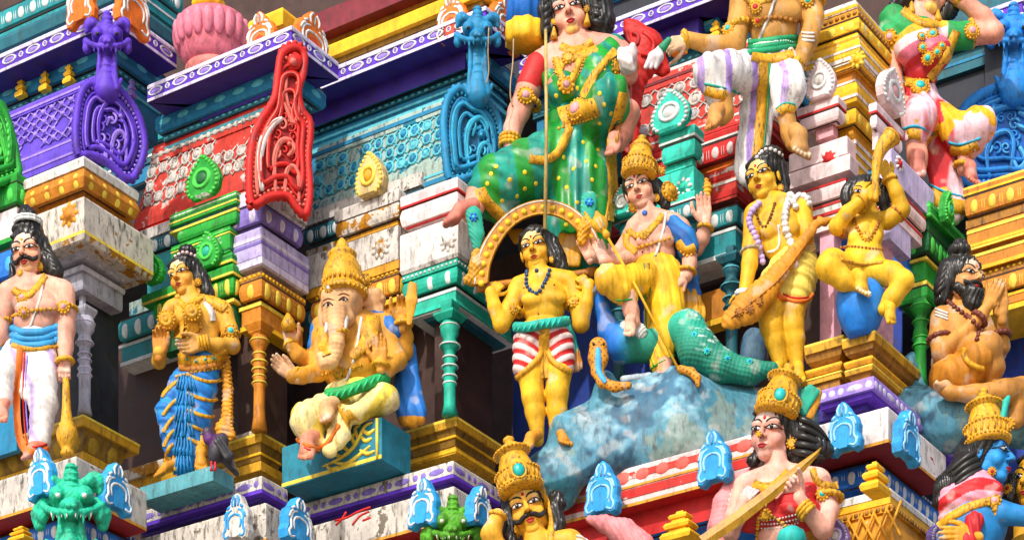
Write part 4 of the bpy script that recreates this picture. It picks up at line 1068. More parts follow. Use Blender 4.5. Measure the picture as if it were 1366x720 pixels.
        if gem:
            cc = h+n*.30*R; V1, F1 = ICO2; mk('gem', [cc+(x*v[0]+z*v[1]*ry+n*v[2]*.55)*R*gr for v in map(Vector, V1)], F1, gem, o)
        return o
    def bangle(s, x1, y1, x2, y2, d, r, mat=None, depth=None, name='bangle', n=1, step=0, beads=0):
        """ring round a limb whose visible width runs from (x1,y1) to (x2,y2)"""
        mat = mat or JEW; mb = MB()
        ux, uy = x2-x1, y2-y1; ln = math.hypot(ux, uy); vx, vy = -uy/ln, ux/ln
        for q in range(n):
            ox, oy = vx*step*(q-(n-1)/2), vy*step*(q-(n-1)/2)
            a = s.w(x1+ox, y1+oy, d); b = s.w(x2+ox, y2+oy, d); c = (a+b)/2; x = (b-a).normalized(); R = (b-a).length/2
            ax = x.cross(Vector((0, 1, 0))); V, F = torus(c, ax, R, r/s.s, 20, 6, x, (depth or 1.0)); mb.add(V, F)
            if beads:
                V0, F0 = ICO1; yy = ax.cross(x)
                for i in range(beads):
                    t = 2*math.pi*i/beads; cc = c+x*R*math.cos(t)+yy*R*math.sin(t)*(depth or 1.0); mb.add([cc+Vector(v)*r*1.35/s.s for v in V0], F0)
        return mb.obj(name, mat, s.e)
    def lathe(s, name, p0, p1, prof, mat, seg=24, ribs=0, amp=0, sy=1.0, parent=None):
        """prof: (radius px, fraction 0..1 along p0->p1); p = (px,py,d)"""
        a = s.w(*p0); b = s.w(*p1); l = (b-a).length
        V, F = lathe_pts([(r/s.s, t*l) for r, t in prof], a, b, seg, ribs, amp, sy); return mk(name, V, F, mat, parent or s.e)
    def hand(s, wrist, to, h, side, curl=.3, skin=(.5, .3, .2), facing=1, spread=.12, vox=None, d2=0, thumb=1.0, tips=None, width=1.0):
        """open hand from wrist (px,py,d) pointing to (px,py,d); side=+1 thumb towards viewer's right of the pointing direction; facing=1 palm to the viewer"""
        w0 = np.array(s.L(*wrist)); t0 = np.array(s.L(*to)); u = t0-w0; u /= np.linalg.norm(u)
        yv = np.array((0, -1., 0)); n = yv-u*(yv@u); n /= np.linalg.norm(n)      # towards the viewer
        sv = np.cross(u, n)*side; n = n*facing                                      # sv: thumb side
        m = Mass(h*.045)
        P = lambda a, b, c: tuple(w0+h*(u*a+sv*b*width+n*c))
        m.cap(P(-.1, 0, 0), h*.15, P(.12, 0, 0), h*.145, sq=1)
        for b in (-.15, -.05, .06, .16): m.cap(P(.14, b*.75, .0), h*.085, P(.46, b*1.05, .0), h*.085, k=h*.05)
        m.cap(P(.12, .14, .03), h*.09, P(.32, .2, .05), h*.08)
        for i, (b, ln, r) in enumerate(((.185, .40, .066), (.065, .46, .07), (-.06, .43, .066), (-.175, .33, .058))):
            cu = curl*(1+.12*i); fx = spread*(b*3); p0 = np.array(P(.47, b, 0)); dr = u+sv*fx
            q = [p0]; an = 0
            for j, f in enumerate((.45, .32, .26)):
                an += cu*(.7 if j == 0 else 1.0); dd = dr*math.cos(an)+n*math.sin(an); dd /= np.linalg.norm(dd); q.append(q[-1]+dd*ln*h*f)
            for j in range(3): m.cap(tuple(q[j]), h*r*(1-.1*j), tuple(q[j+1]), h*r*(.9-.1*j), k=h*.02)
            m.ell(tuple(q[3]+n*(-h*r*.55)), (h*r*.55,)*3, k=h*.01, col=tips)
        tb = [np.array(P(.18, .2, .04)), np.array(P(.38, .36*thumb, .08+.1*curl)), np.array(P(.52, .40*thumb, .10+.25*curl)), np.array(P(.64, .40*thumb, .10+.4*curl))]
        for j in range(3): m.cap(tuple(tb[j]), h*(.085-.01*j), tuple(tb[j+1]), h*(.075-.01*j), k=h*.03)
        s.add(m.build(vox or max(.55, h*.028), skin))
    def foot(s, heel, toe, wd, skin=(.5, .3, .2), h=None, tips=None, side=1):
        a = np.array(s.L(*heel)); b = np.array(s.L(*toe)); u = b-a; ln = np.linalg.norm(u); u /= ln
        z = np.array((0, 0, 1.)); sv = np.cross(u, z); sv /= max(1e-6, np.linalg.norm(sv)); n = np.cross(sv, u); n = n if n[2] > 0 else -n
        m = Mass(wd*.2); P = lambda f, q, c: tuple(a+u*ln*f+sv*q*wd+n*c*wd)
        m.cap(P(0, 0, .25), wd*.40, P(.35, 0, .38), wd*.36); m.cap(P(.35, 0, .38), wd*.36, P(.72, 0, .12), wd*.30)
        m.cap(P(.62, -.18, .08), wd*.27, P(.74, -.22, .06), wd*.24); m.cap(P(.60, .18, .08), wd*.27, P(.70, .24, .06), wd*.22)
        for i, q in enumerate((-.36, -.12, .06, .22, .37)):
            r = (.17, .13, .12, .115, .11)[i]; q *= side; l = (.98, 1.0, .96, .91, .84)[i]
            m.cap(P(.72, q*.9, .06), wd*r, P(l, q*1.05, .03), wd*r*.9, k=wd*.05); m.ell(P(l, q*1.05, .03+r*.7), (wd*r*.6,)*3, k=.1, col=tips)
        s.add(m.build(max(.6, wd*.05), skin))
    # ---- head with painted features
    def head(s, eye, h, yaw, pitch, roll, male, skin, cheek=None, socket=None, chin=None, brow=BLK, lip=LIP, tilak=None, moustache=None, look=0.0, eyes=True, smile=.5, forehead=None, look2=0.0, tilakz=.66, browr=1.0):
        h = h*1.07
        R = rz(math.radians(-yaw))@rx(math.radians(pitch))@ry_(math.radians(roll))
        flip = np.array([1, -1, 1.])
        c0 = np.array((0, .33, .49)); E = np.array(s.L(*eye))
        fw = lambda V: (((np.asarray(V, float)-c0)*flip)@R.T)*h+E
        s.hfw = fw
        V, F = HEAD[male]; sk = np.array(skin); C = np.tile(sk, (len(V), 1))
        def pt(c, r, col, a=1.0):
            nonlocal C
            if col is None: return
            g = np.clip(gauss(V, c, r)*a, 0, 1)[:, None]*(V[:, 1:2] > -.1); C = C*(1-g)+np.array(col)*g
        for q in (-1, 1): pt((q*.17, .32, .30), (.10, .2, .10), cheek, .8); pt((q*.145, .34, .50), (.12, .2, .085), socket, .95)
        pt((0, .33, .07), (.13, .2, .09), chin, .9); pt((0, .33, .74), (.25, .3, .12), forehead, .9)
        s.add((fw(V), F[:, ::-1].copy() if False else F[:, ::-1], C))
        def feat(name, VF, mat, parent=None): return mk(name, s.tow(fw([tuple(v) for v in VF[0]])), VF[1], mat, parent or s.e)
        if eyes:
            for q in (-1, 1):
                x0 = .148*q
                up = lambda u: (x0+.094*u, .492+.041*(1-u*u)**.75+.008*u*q); lo = lambda u: (x0+.094*u, .492-.029*(1-u*u)**.8+.008*u*q)
                ew = feat('eye', hpatch(male, up, lo, .012), EYEW)
                feat('iris', hdisc(male, x0+look*.03, .498+look2*.02, .034, .022, .036), IRIS, ew)
                feat('glint', hdisc(male, x0+look*.03-.012, .512+look2*.02, .008, .034, .009, 6), EYEW, ew)
                feat('upper_lid', hstrip(male, [(x0-.118, .488-.004*q), (x0-.06, .524), (x0, .537), (x0+.06, .526), (x0+.118, .488+.004*q)], .0115, .022), BLK, ew)
                feat('lower_lid', hstrip(male, [(x0-.10, .482), (x0-.05, .466), (x0, .460), (x0+.05, .466), (x0+.10, .482)], .006, .014), BLK, ew)
                feat('eyebrow', hstrip(male, [(x0-.145*q*-1*-1 if False else x0-q*.11, .585), (x0-q*.05, .635), (x0+q*.04, .648), (x0+q*.13, .60)], .0165*browr, .016), brow)
        lp = feat('lips', hpatch(male, lambda u: (.088*u, .212+.030*(1-abs(u))**.8*(1-.28*math.exp(-(u/.16)**2))+.012*smile*u*u), lambda u: (.088*u, .205-.006*(1-u*u)+.012*smile*u*u), .02), lip)
        feat('lower_lip', hpatch(male, lambda u: (.075*u, .200-.004*(1-u*u)+.012*smile*u*u), lambda u: (.075*u, .197-.045*(1-u*u)**.7+.012*smile*u*u), .022), lip, lp)
        for q in (-1, 1): feat('nostril', hdisc(male, q*.038, .333, .014, .004, .011, 8), paint('4a1c12', chip=0, grime=0), lp)
        if tilak: feat('forehead_mark', hdisc(male, 0, tilakz, .026, .012, .035, 10), tilak)
        if moustache:
            mo = MB()
            for q in (-1, 1):
                for f, (z1, z2) in enumerate(((.0, 0), (.012, .015), (-.012, -.01))):
                    pth = smooth_path([(q*.008, .285+z1), (q*.09, .280+z1), (q*.17, .245+z2), (q*.235, .262+z2), (q*.265, .305+z2*.5)], 4)
                    P = [hproj(male, p[0], p[1], .028+.012*(f == 0)) for p in pth]; n = len(P)
                    mo.tube(P, [.034*(1-.75*abs(i/(n-1)-.35)**1.2)*(1 if i < n-2 else .45) for i in range(n)], 7)
            feat('moustache', (mo.V, mo.F), moustache)
    def hp(s, x, y, z): return tuple(s.hfw([(x, y, z)])[0])     # head-local point -> figure local
    def hpx(s, x, y, z):
        """head-local point -> (px, py, d)"""
        w = Vector(s.hp(x, y, z))/s.s+s.o; return (683+FPX*w.x/w.y, HOR-FPX*(w.z-EYE)/w.y, (w.y-s.Y)*s.s)
    def hairmass(s, m, vox=1.5, freq=.9, amp=.9, ax=None, name='hair', mat=None):
        """hair with combed strands"""
        f = lambda V, N: amp*np.sin(freq*(V[:, 0]*.9+V[:, 1]*.5+3*np.sin(V[:, 2]*.12)))*.6+amp*.5*np.sin(freq*2.3*(V[:, 0]-V[:, 1]*.6)+V[:, 2]*.25)
        return s.out(name, m.build(vox, (0.01, .01, .01), f), mat or HAIR)
    def locks(s, paths, r, name='hair_lock', parent=None, mat=None):
        mb = MB()
        for p in paths:
            P = [s.w(*q) for q in smooth_path(p, 4)]; n = len(P)
            mb.tube(P, [r/s.s*(math.sin(math.pi*(.25+.7*i/(n-1)))) for i in range(n)], 6)
        return mb.obj(name, mat or HAIR, parent or s.e)
    def skullcap(s, m, k=1.04, z0=.56, back=.5):
        """hair shell round the head: added to a mass in figure-local units"""
        h = np.linalg.norm(np.array(s.hp(0, 0, 1))-np.array(s.hp(0, 0, 0)))
        m.ell(s.hp(0, -.10, .66), (h*.375, h*.42, h*.375)); m.ell(s.hp(0, -.25, .45), (h*.34, h*.28, h*.38))
        for q in (-1, 1): m.cap(s.hp(q*.31, .0, .68), h*.07, s.hp(q*.35, -.06, .42), h*.05)
        m.cap(s.hp(-.24, .20, .80), h*.05, s.hp(0, .23, .84), h*.055); m.cap(s.hp(.24, .20, .80), h*.05, s.hp(0, .23, .84), h*.055)
        m.ell(s.hp(0, .50, .42), (h*.255, h*.36, h*.36), k=h*.03, sub=True)
def SK(h): return lin(h)
# ============================================================ STATUES
def torso(f, m, s1, s2, w1, w2, d=0, dep=.30, r=None, pec=True, col=None, belly=0, up=.12):
    """chest and belly between two shoulder joints and two waist edges"""
    s1, s2, w1, w2 = [np.array(q, float) for q in (s1, s2, w1, w2)]
    Wd = np.linalg.norm(s2-s1); mid = (s1+s2)/2; wm = (w1+w2)/2; ww = np.linalg.norm(w2-w1); H = np.linalg.norm(wm-mid)
    ang = -math.degrees(math.atan2(s2[1]-s1[1], s2[0]-s1[0])); r = r or Wd*.15
    a = lambda t, q=0: tuple(mid+(wm-mid)*t+(s2-s1)*q)
    f.ell(m, (*a(.33), d), (Wd*.44, Wd*dep, H*.42), -ang, col=col, k=Wd*.1)
    f.ell(m, (*a(.80), d), (ww*.5, Wd*dep*.88+belly, H*.42), -ang*.5, col=col, k=Wd*.12)
    f.chain(m, [(*(s1+(s2-s1)*.06), d, r), (*(mid-(0, Wd*up)), d+2, r*.95), (*(s2-(s2-s1)*.06), d, r)], col=col, k=Wd*.06)
    if pec:
        for q in (-.2, .2): f.ell(m, (*a(.42, q), d-Wd*dep*.72), (Wd*.2, Wd*.12, H*.2), -ang, k=Wd*.05, col=col)
def folds(kx, ky, kz, amp, ph=0, turb=2.0):
    return lambda V, N: amp*(np.sin(V[:, 0]*kx+V[:, 1]*ky+V[:, 2]*kz+ph+turb*np.sin(V[:, 0]*.05+V[:, 2]*.035+ph))+.4*np.sin(2.1*(V[:, 0]*kx+V[:, 2]*kz)+V[:, 1]*.2+1.3*np.sin(V[:, 2]*.09)))
def dress(f, name, m, vox, colf, disp=None, mat=None, parent=None):
    """clothing mass with vertex colours from colf(V local)"""
    V, F, C = m.build(vox, (1, 1, 1), disp)
    if callable(colf): C = colf(V)
    else: C = np.tile(np.array(lin(colf)), (len(V), 1))
    return f.out(name, (V, F, C), mat or VC, parent)
def band_cols(V, t, cols):
    """pick colours by integer index array t"""
    return np.array([lin(c) for c in cols])[np.clip(t.astype(int), 0, len(cols)-1)]
def crown(f, p0, p1, rw, label_gem=TSTONE, sy=.95, gemoff=-1, mat=None, plume=None, simple=False, tall=1.0):
    """tall gold temple crown from base centre to tip"""
    mat = mat or JEW
    h = math.hypot(p1[0]-p0[0], p1[1]-p0[1]); 
    o = f.lathe('crown', p0, p1, [(rw*.9, -.06), (rw*1.02, -.03), (rw*1.04, .02), (rw*1.0, .05), (rw*1.02, .24), (rw*1.04, .28), (rw*.88, .31), (rw*.82, .38), (rw*.72, .50), (rw*.63, .60), (rw*.60, .63), (rw*(.60+.22*tall), .655), (rw*(.60+.24*tall), .69), (rw*.55, .72), (rw*.52, .76), (rw*.44, .80), (rw*.22, .85), (rw*.20, .88), (rw*.27, .91), (rw*.25, .94), (rw*.04, 1.0)], mat, 28, 0, 0, sy)
    a, b = f.w(*p0), f.w(*p1); ax = (b-a).normalized(); L_ = (b-a).length; x = Vector((1, 0, 0)); x = (x-ax*x.dot(ax)).normalized(); y = ax.cross(x)
    mb = MB(); V0, F0 = ICO1
    for t, rr, n, br in ((0.02, 1.04, 34, .065), (.27, 1.04, 34, .07), (.67, .60+.25*tall, 28, .055)):
        for i in range(n):
            an = 2*math.pi*i/n; c = a+ax*L_*t+(x*math.cos(an)+y*math.sin(an)*sy)*rw*rr/f.s; mb.add([c+Vector(v)*rw*br/f.s for v in V0], F0)
    for i in range(22):                          # upright leaves on the band
        an = 2*math.pi*i/22; dr = (x*math.cos(an)+y*math.sin(an)*sy); c = a+ax*L_*.14+dr*rw*1.0/f.s; tg = ax.cross(dr)
        mb.add([c+(tg*v[0]*.09+ax*v[1]*.10*h/rw+dr*v[2]*.07)*rw/f.s for v in map(Vector, V0)], F0)
    tag(mb.obj('crown_beading', mat, o), kind='stuff')
    g = a+ax*L_*.16-y*rw*sy*1.0/f.s if y.y > 0 else a+ax*L_*.16+y*rw*sy/f.s
    if label_gem:
        yy = -y if y.y > 0 else y
        V1, F1 = ICO2; mk('gem', [g+(x*v[0]*.28+ax*v[1]*.34+yy*v[2]*.18)*rw/f.s for v in map(Vector, V1)], F1, label_gem, o)
        V, F = torus(g, yy, rw*.34/f.s, rw*.08/f.s, 16, 6, x, 1.15); mk('gem_setting', V, F, mat, o)
    return o
# ============================================================ beast gables and masks
def yali(f, m, cx, cy, u, d=0, neck=None, tongue=True):
    """horned beast head: bulging eyes, snout, fangs, curled ears; u = width in px"""
    P = lambda x, y, z: (cx+u*x, cy-u*(z-.55), d-u*y)
    E = lambda c, r, **k: f.ell(m, P(*c), tuple(u*q for q in r), **k)
    E((0, 0, .62), (.34, .30, .30)); E((0, .30, .50), (.19, .22, .13)); E((0, .46, .54), (.10, .10, .08)); 
    for s in (-1, 1):
        E((s*.21, .22, .70), (.14, .14, .14), k=u*.03); E((s*.21, .34, .69), (.075, .06, .075), k=u*.01)
        E((s*.05, .52, .52), (.045, .05, .04), k=u*.01)
        f.chain(m, [(*P(s*.13, .12, .86), u*.07), (*P(s*.30, .16, .92), u*.085), (*P(s*.42, .08, .86), u*.075), (*P(s*.46, .06, .74), u*.05)], k=u*.03)
        E((s*.36, .06, .90), (.16, .06, .17), k=u*.03)
        f.chain(m, [(*P(0, .46, .42), u*.05), (*P(s*.2, .34, .42), u*.055), (*P(s*.36, .16, .46), u*.06), (*P(s*.47, .06, .52), u*.08)], k=u*.02)
        E((s*.45, .04, .38), (.10, .10, .13), k=u*.02)
        f.chain(m, [(*P(s*.19, .34, .40), u*.045), (*P(s*.19, .36, .24), u*.01)], k=u*.01); f.chain(m, [(*P(s*.09, .42, .40), u*.03), (*P(s*.09, .43, .31), u*.01)], k=u*.01); f.chain(m, [(*P(s*.29, .24, .40), u*.035), (*P(s*.29, .26, .29), u*.01)], k=u*.01)
    f.chain(m, [(*P(0, .14, .80), u*.11), (*P(0, .12, .98), u*.12), (*P(0, .08, 1.1), u*.10)], k=u*.03)
    for i in range(4): E((0, .25-.02*i, .84+.1*i), (.11, .05, .03), k=u*.015)
    if neck:
        nx, ny, w = neck
        f.chain(m, [(*P(0, .08, .42), u*.20), (cx+(nx-cx)*.5, cy+(ny-cy)*.5, d-u*.05, u*.17), (nx, ny, d, w)], k=u*.08)
        for s in (-1, 1):
            f.chain(m, [(*P(s*.16, .24, .36), u*.05), (cx+s*u*.17+(nx-cx)*.4, cy+(ny-cy)*.5, d-u*.2, u*.055), (nx+s*w*.8, ny-w*.2, d-u*.12, u*.06), (nx+s*w*1.15, ny-w*.9, d-u*.08, u*.045)], k=u*.03)
        for i in range(5): f.ell(m, (cx+(nx-cx)*(.35+.13*i), cy+(ny-cy)*(.35+.13*i), d-u*.2), (u*(.09+.012*i), u*.06, u*.035), k=u*.02)
def gable(label, Y, outline, tubes, mat, mat2, head=None, slope=.55, thick=26, discs=(), teeth=True, hv=1.3, rim=4.5, group='beast headed roof gables', dark=None):
    px0 = sum(q[0] for q in outline)/len(outline); py0 = max(q[1] for q in outline)
    f = Fig('beast_gable', label, 'roof gable', Y, px0, py0, group)
    dd = lambda x: (x-px0)*slope
    out = smooth_path(outline, 4, True); k = len(out)
    V = [f.w(x, y, dd(x)) for x, y in out]+[f.w(x, y, dd(x)+thick) for x, y in out]
    F = [tuple(range(k)), tuple(range(k, 2*k))[::-1]]+[(i, (i+1) % k, k+(i+1) % k, k+i) for i in range(k)]
    pl = mk('gable_plate', V, F, dark or mat, f.e, False)
    mb = MB(); mb.tube([f.w(x, y, dd(x)-2) for x, y in out+out[:1]], rim*1.15/f.s, 8, False); mb.obj('rim', mat, f.e)
    c = np.array((px0, np.mean([q[1] for q in outline])))
    if teeth:
        for fa, r_, dp in ((.70, 3.6, 4), (.50, 3.0, 3)):
            q_ = [c+(np.array(q)-c)*fa for q in out]; mb = MB(); mb.tube([f.w(x, y, dd(x)-dp) for x, y in q_+q_[:1]], r_/f.s, 7, False); o_ = mb.obj('ridge', mat, f.e)
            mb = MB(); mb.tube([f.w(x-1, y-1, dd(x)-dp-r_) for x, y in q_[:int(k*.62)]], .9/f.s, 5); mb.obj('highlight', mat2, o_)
        td2 = D(mat, 8)
        for q in resample([tuple(c+(np.array(q)-c)*1.05) for q in out], 8): inst('scallop', td2, frame(f.w(q[0], q[1], dd(q[0])+2), (1, 0, 0), (0, -1, 0), (0, 0, 1), 4.2/f.s, 5/f.s, 4.2/f.s), pl)
    c = np.array((px0, np.mean([q[1] for q in outline])))
    if teeth:
        vol = resample([tuple(c+(np.array(q)-c)*.28) for q in out], 13)
        for n_, q in enumerate(vol):
            sg = 1 if n_ % 2 else -1; a0 = math.atan2(q[1]-c[1], q[0]-c[0]); rr = random.uniform(6, 8.5); mb = MB(); pp = []
            for t in range(15):
                a = a0+sg*t*.55; r_ = rr*(1-t/17); pp.append(f.w(q[0]+r_*math.cos(a), q[1]+r_*1.15*math.sin(a), dd(q[0])-1.5))
            mb.tube(pp, [(1.9-.05*t)/f.s for t in range(15)], 5); mb.obj('volute', mat if n_ % 3 else mat2, f.e)
    inn = [c+(np.array(q)-c)*.80 for q in out]; mb = MB(); 
    if teeth: mb.tube([f.w(x, y, dd(x)-1) for x, y in inn+inn[:1]], rim*.5/f.s, 6, False); mb.obj('inner_rim', mat, f.e)
    if teeth:
        td = D(mat2, 8)
        for q in resample([tuple(c+(np.array(q)-c)*.90) for q in out], 6.5): inst('tooth', td, frame(f.w(q[0], q[1], dd(q[0])-1.5), (1, 0, 0), (0, -1, 0), (0, 0, 1), 2.5/f.s, 3.4/f.s, 2.5/f.s), pl)
    tubes = [(p_, r_*1.25, m_) for p_, r_, m_ in tubes]
    for path, r, mt in tubes:
        pp = smooth_path(path, 5); n = len(pp); mb = MB()
        mb.tube([f.w(x, y, dd(x)-1.5-r*.3) for x, y in pp], [r/f.s*(.45+.55*math.sin(math.pi*(i+1)/(n+1))) for i in range(n)], 7); so_ = mb.obj('scroll', mt or mat, f.e)
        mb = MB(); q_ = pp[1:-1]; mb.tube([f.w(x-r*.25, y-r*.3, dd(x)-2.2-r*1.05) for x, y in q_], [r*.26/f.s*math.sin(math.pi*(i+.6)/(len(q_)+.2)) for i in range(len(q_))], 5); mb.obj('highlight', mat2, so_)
    for x, y, r, mt in discs:
        o = mk('boss', *lathe_pts([(r/f.s, 0), (r*.95/f.s, 3/f.s), (r*.6/f.s, 4/f.s), (r*.5/f.s, 6/f.s), (r*.2/f.s, 8/f.s)], f.w(x, y, dd(x)), f.w(x, y, dd(x))+Vector((0, -1, 0)), 16), mt or mat, f.e)
        inst('bead', D(mat2, 8), frame(f.w(x, y, dd(x)-6), (1, 0, 0), (0, -1, 0), (0, 0, 1), r*.4/f.s, r*.4/f.s, r*.4/f.s), o)
    if head:
        m = Mass(2.5); yali(f, m, *head)
        V, F, C = m.build(hv, (1, 1, 1)); o = mk('beast_head', f.tow(V), F, mat, f.e)
        cx, cy, u, d = head[:4]
        for s in (-1, 1): mb = MB(); mb.add([f.w(cx+s*u*.21, cy-u*.14, d-u*.37)+Vector((v[0], v[1], v[2]))*u*.055/f.s for v in ICO1[0]], ICO1[1]); mb.obj('eye', BLK0, o)
    return f
BLK0 = paint('0b0908', chip=0, grime=0, rough=.35)
PB = M_('6b46c4', chip=.06, grime=.4); PB2 = M_('a98ee8', chip=.06, grime=.2); RB = M_('d2301e', chip=.15, grime=.35, under='d8c8c0'); RB2 = M_('e88a7c', chip=.25, grime=.25, under='efe4e0'); TB = M_('0f8fb8', chip=.06, grime=.35); TB2 = M_('4cb8d6', chip=.08, grime=.2); BB = M_('2a94dc', chip=.04, grime=.35); BB2 = M_('68bdf0', chip=.08, grime=.15)
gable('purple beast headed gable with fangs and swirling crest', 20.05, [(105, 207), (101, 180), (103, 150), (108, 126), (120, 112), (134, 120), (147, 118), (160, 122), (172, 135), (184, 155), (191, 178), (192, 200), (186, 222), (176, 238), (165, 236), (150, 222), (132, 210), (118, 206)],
      [([(134, 202), (131, 165), (138, 143), (150, 132), (161, 141), (160, 153), (152, 152)], 3.4, None), ([(148, 222), (150, 190), (158, 176), (167, 186), (168, 226)], 3, PB2), ([(128, 188), (139, 200), (140, 214), (132, 208)], 3, PB2), ([(170, 150), (180, 172), (181, 200), (174, 222)], 2.6, None), ([(142, 168), (146, 158), (154, 164)], 2, PB2), ([(157, 224), (159, 200), (163, 222)], 2, None)],
      PB, PB2, (143, 54, 60, -6, (142, 122, 17)), dark=M_('452a9c', chip=.04, grime=.4), discs=[(161, 155, 7, None)])
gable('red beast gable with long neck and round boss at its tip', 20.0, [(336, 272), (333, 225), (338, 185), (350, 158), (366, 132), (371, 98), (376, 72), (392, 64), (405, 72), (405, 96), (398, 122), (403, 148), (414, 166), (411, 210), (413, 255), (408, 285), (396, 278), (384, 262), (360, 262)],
      [([(350, 255), (346, 215), (352, 185), (364, 166), (376, 158)], 4.5, M_('e9e2dc', chip=.3, grime=.4)), ([(368, 258), (366, 215), (374, 190), (386, 188), (392, 200), (384, 208)], 3.4, RB2), ([(380, 262), (382, 232), (390, 222), (398, 234), (399, 270)], 3, RB2), ([(376, 130), (384, 150), (392, 165), (399, 140), (396, 110)], 2.6, RB2), ([(383, 100), (381, 125), (388, 150)], 2.2, RB2), ([(402, 172), (404, 210), (406, 250)], 2.6, None), ([(344, 190), (342, 230), (344, 262)], 2.4, RB2)],
      RB, RB2, None, dark=M_('9c1c12', chip=.1, grime=.4), discs=[(391, 83, 13, RB), (386, 192, 7, RB)], slope=.4)
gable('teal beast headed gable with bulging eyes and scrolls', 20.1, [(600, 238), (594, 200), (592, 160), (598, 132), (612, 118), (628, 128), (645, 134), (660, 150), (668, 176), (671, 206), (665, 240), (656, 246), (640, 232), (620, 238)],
      [([(610, 228), (605, 185), (608, 150), (618, 135)], 4, None), ([(626, 230), (622, 190), (628, 165), (642, 158), (650, 170), (643, 180)], 3.6, TB2), ([(638, 232), (638, 205), (646, 192), (655, 202), (656, 238)], 3.2, TB2), ([(632, 150), (646, 150), (658, 166), (662, 200)], 2.6, None), ([(630, 182), (634, 172), (642, 172)], 2, TB2)],
      TB, TB2, (637, 46, 58, -6, (638, 128, 16)), dark=M_('0a5f80', chip=.04, grime=.4), discs=[(642, 180, 7, None), (604, 244, 9, None)])
c = Fig('beast_gable', 'red crested gable finial with curled tip behind the lotus bud', 'roof gable', 20.2, 848, 205, 'beast headed roof gables'); m = Mass(7)
c.chain(m, [(842, 212, 0, 13), (840, 160, 0, 13), (845, 110, 0, 15), (858, 80, 0, 22), (862, 62, 0, 22), (846, 42, 0, 13), (839, 33, 0, 8)], sq=.7); c.chain(m, [(872, 70, 4, 14), (884, 92, 8, 10)], sq=.6)
for k in range(9): c.ell(m, (832-.3*k, 70+15*k, 0), (6, 5, 4))
dress(c, 'crest', m, 1.3, 'd2301e', lambda V, N: .5*np.sin(V[:, 2]*.5+V[:, 0]*.3)+.5*fbm(V, .25, 4), RB); c.rebvh()
c.cord('curl', [(836, 40), (840, 56), (850, 60), (852, 48), (844, 44)], 3, M_('a01c14', chip=.1), .2); c.cord('curl', [(858, 44), (872, 56), (868, 74), (856, 72)], 3.2, RB, .6); c.cord('groove', [(842, 90), (840, 130), (840, 190)], 3, RB2, 0)
gable('bright blue beast headed gable with swirls at the right edge', 20.6, [(1288, 248), (1277, 218), (1274, 184), (1281, 154), (1300, 132), (1328, 118), (1366, 108), (1410, 112), (1412, 240), (1350, 246)],
      [([(1302, 236), (1296, 200), (1302, 168), (1322, 150), (1350, 142), (1372, 150)], 4, None), ([(1320, 238), (1316, 205), (1326, 182), (1344, 176), (1352, 192), (1348, 228)], 3.4, None), ([(1352, 130), (1368, 124), (1384, 128)], 3, BB2), ([(1358, 150), (1372, 158), (1368, 172), (1356, 166)], 3.4, BB2), ([(1360, 196), (1368, 215), (1358, 226), (1352, 214)], 3.4, BB2), ([(1308, 158), (1324, 146), (1346, 138)], 2.2, BB2)],
      BB, BB2, (1352, 46, 66, -6, (1352, 122, 20)), dark=M_('1b70b8', chip=.04, grime=.3), discs=[(1325, 146, 9, None)], slope=.2, rim=6)
gable('green crested gable cut by the left edge of the picture', 20.0, [(-40, 240), (-40, 140), (-10, 134), (6, 150), (16, 180), (22, 210), (20, 236)], [([(-20, 232), (-16, 180), (-4, 170), (6, 200), (8, 230)], 3, GRNL)], GRN, GRNL, None)
def mask(label, cx, cy, u, Y, mat, cat='mask'):
    f = Fig('beast_mask', label, cat, Y, cx, cy+u*.6); m = Mass(2.5); yali(f, m, cx, cy, u, 0, (cx, cy+u*.9, u*.34))
    for s in (-1, 1):
        f.chain(m, [(cx+s*u*.42, cy-u*.02, 2, u*.10), (cx+s*u*.52, cy+u*.16, 4, u*.11), (cx+s*u*.5, cy+u*.34, 6, u*.09)], k=3); f.ell(m, (cx+s*u*.5, cy+u*.18, 4), (u*.13, u*.05, u*.22))
    V, F, C = m.build(1.2, (1, 1, 1), lambda V, N: .35*np.sin(V[:, 0]*.9)*np.sin(V[:, 2]*.85)); o = mk('beast_head', f.tow(V), F, mat, f.e)
    for s in (-1, 1):
        mb = MB(); mb.add([f.w(cx+s*u*.21, cy-u*.14, -u*.375)+Vector(v)*u*.05/f.s for v in ICO1[0]], ICO1[1]); mb.obj('eye', M_('e8e4da', chip=.05), o)
        for i in range(4): mb = MB(); mb.tube([f.w(cx+s*u*(.07+.08*i), cy+u*.10, -u*(.44-.06*i)), f.w(cx+s*u*(.07+.08*i), cy+u*.21, -u*(.46-.06*i))], [u*.028/f.s, u*.006/f.s], 6); mb.obj('fang', M_('e2ded0', chip=.1, grime=.2), o)
    return f
mask('turquoise beast mask with bulging eyes below the mace bearer', 95, 672, 84, 19.15, M_('20c09c', chip=.14, grime=.4, under='c9ece0'))
mask('green beast mask half cut by the bottom edge', 604, 704, 68, 19.2, M_('5aa01c', chip=.12, grime=.4, under='d9d68a'))

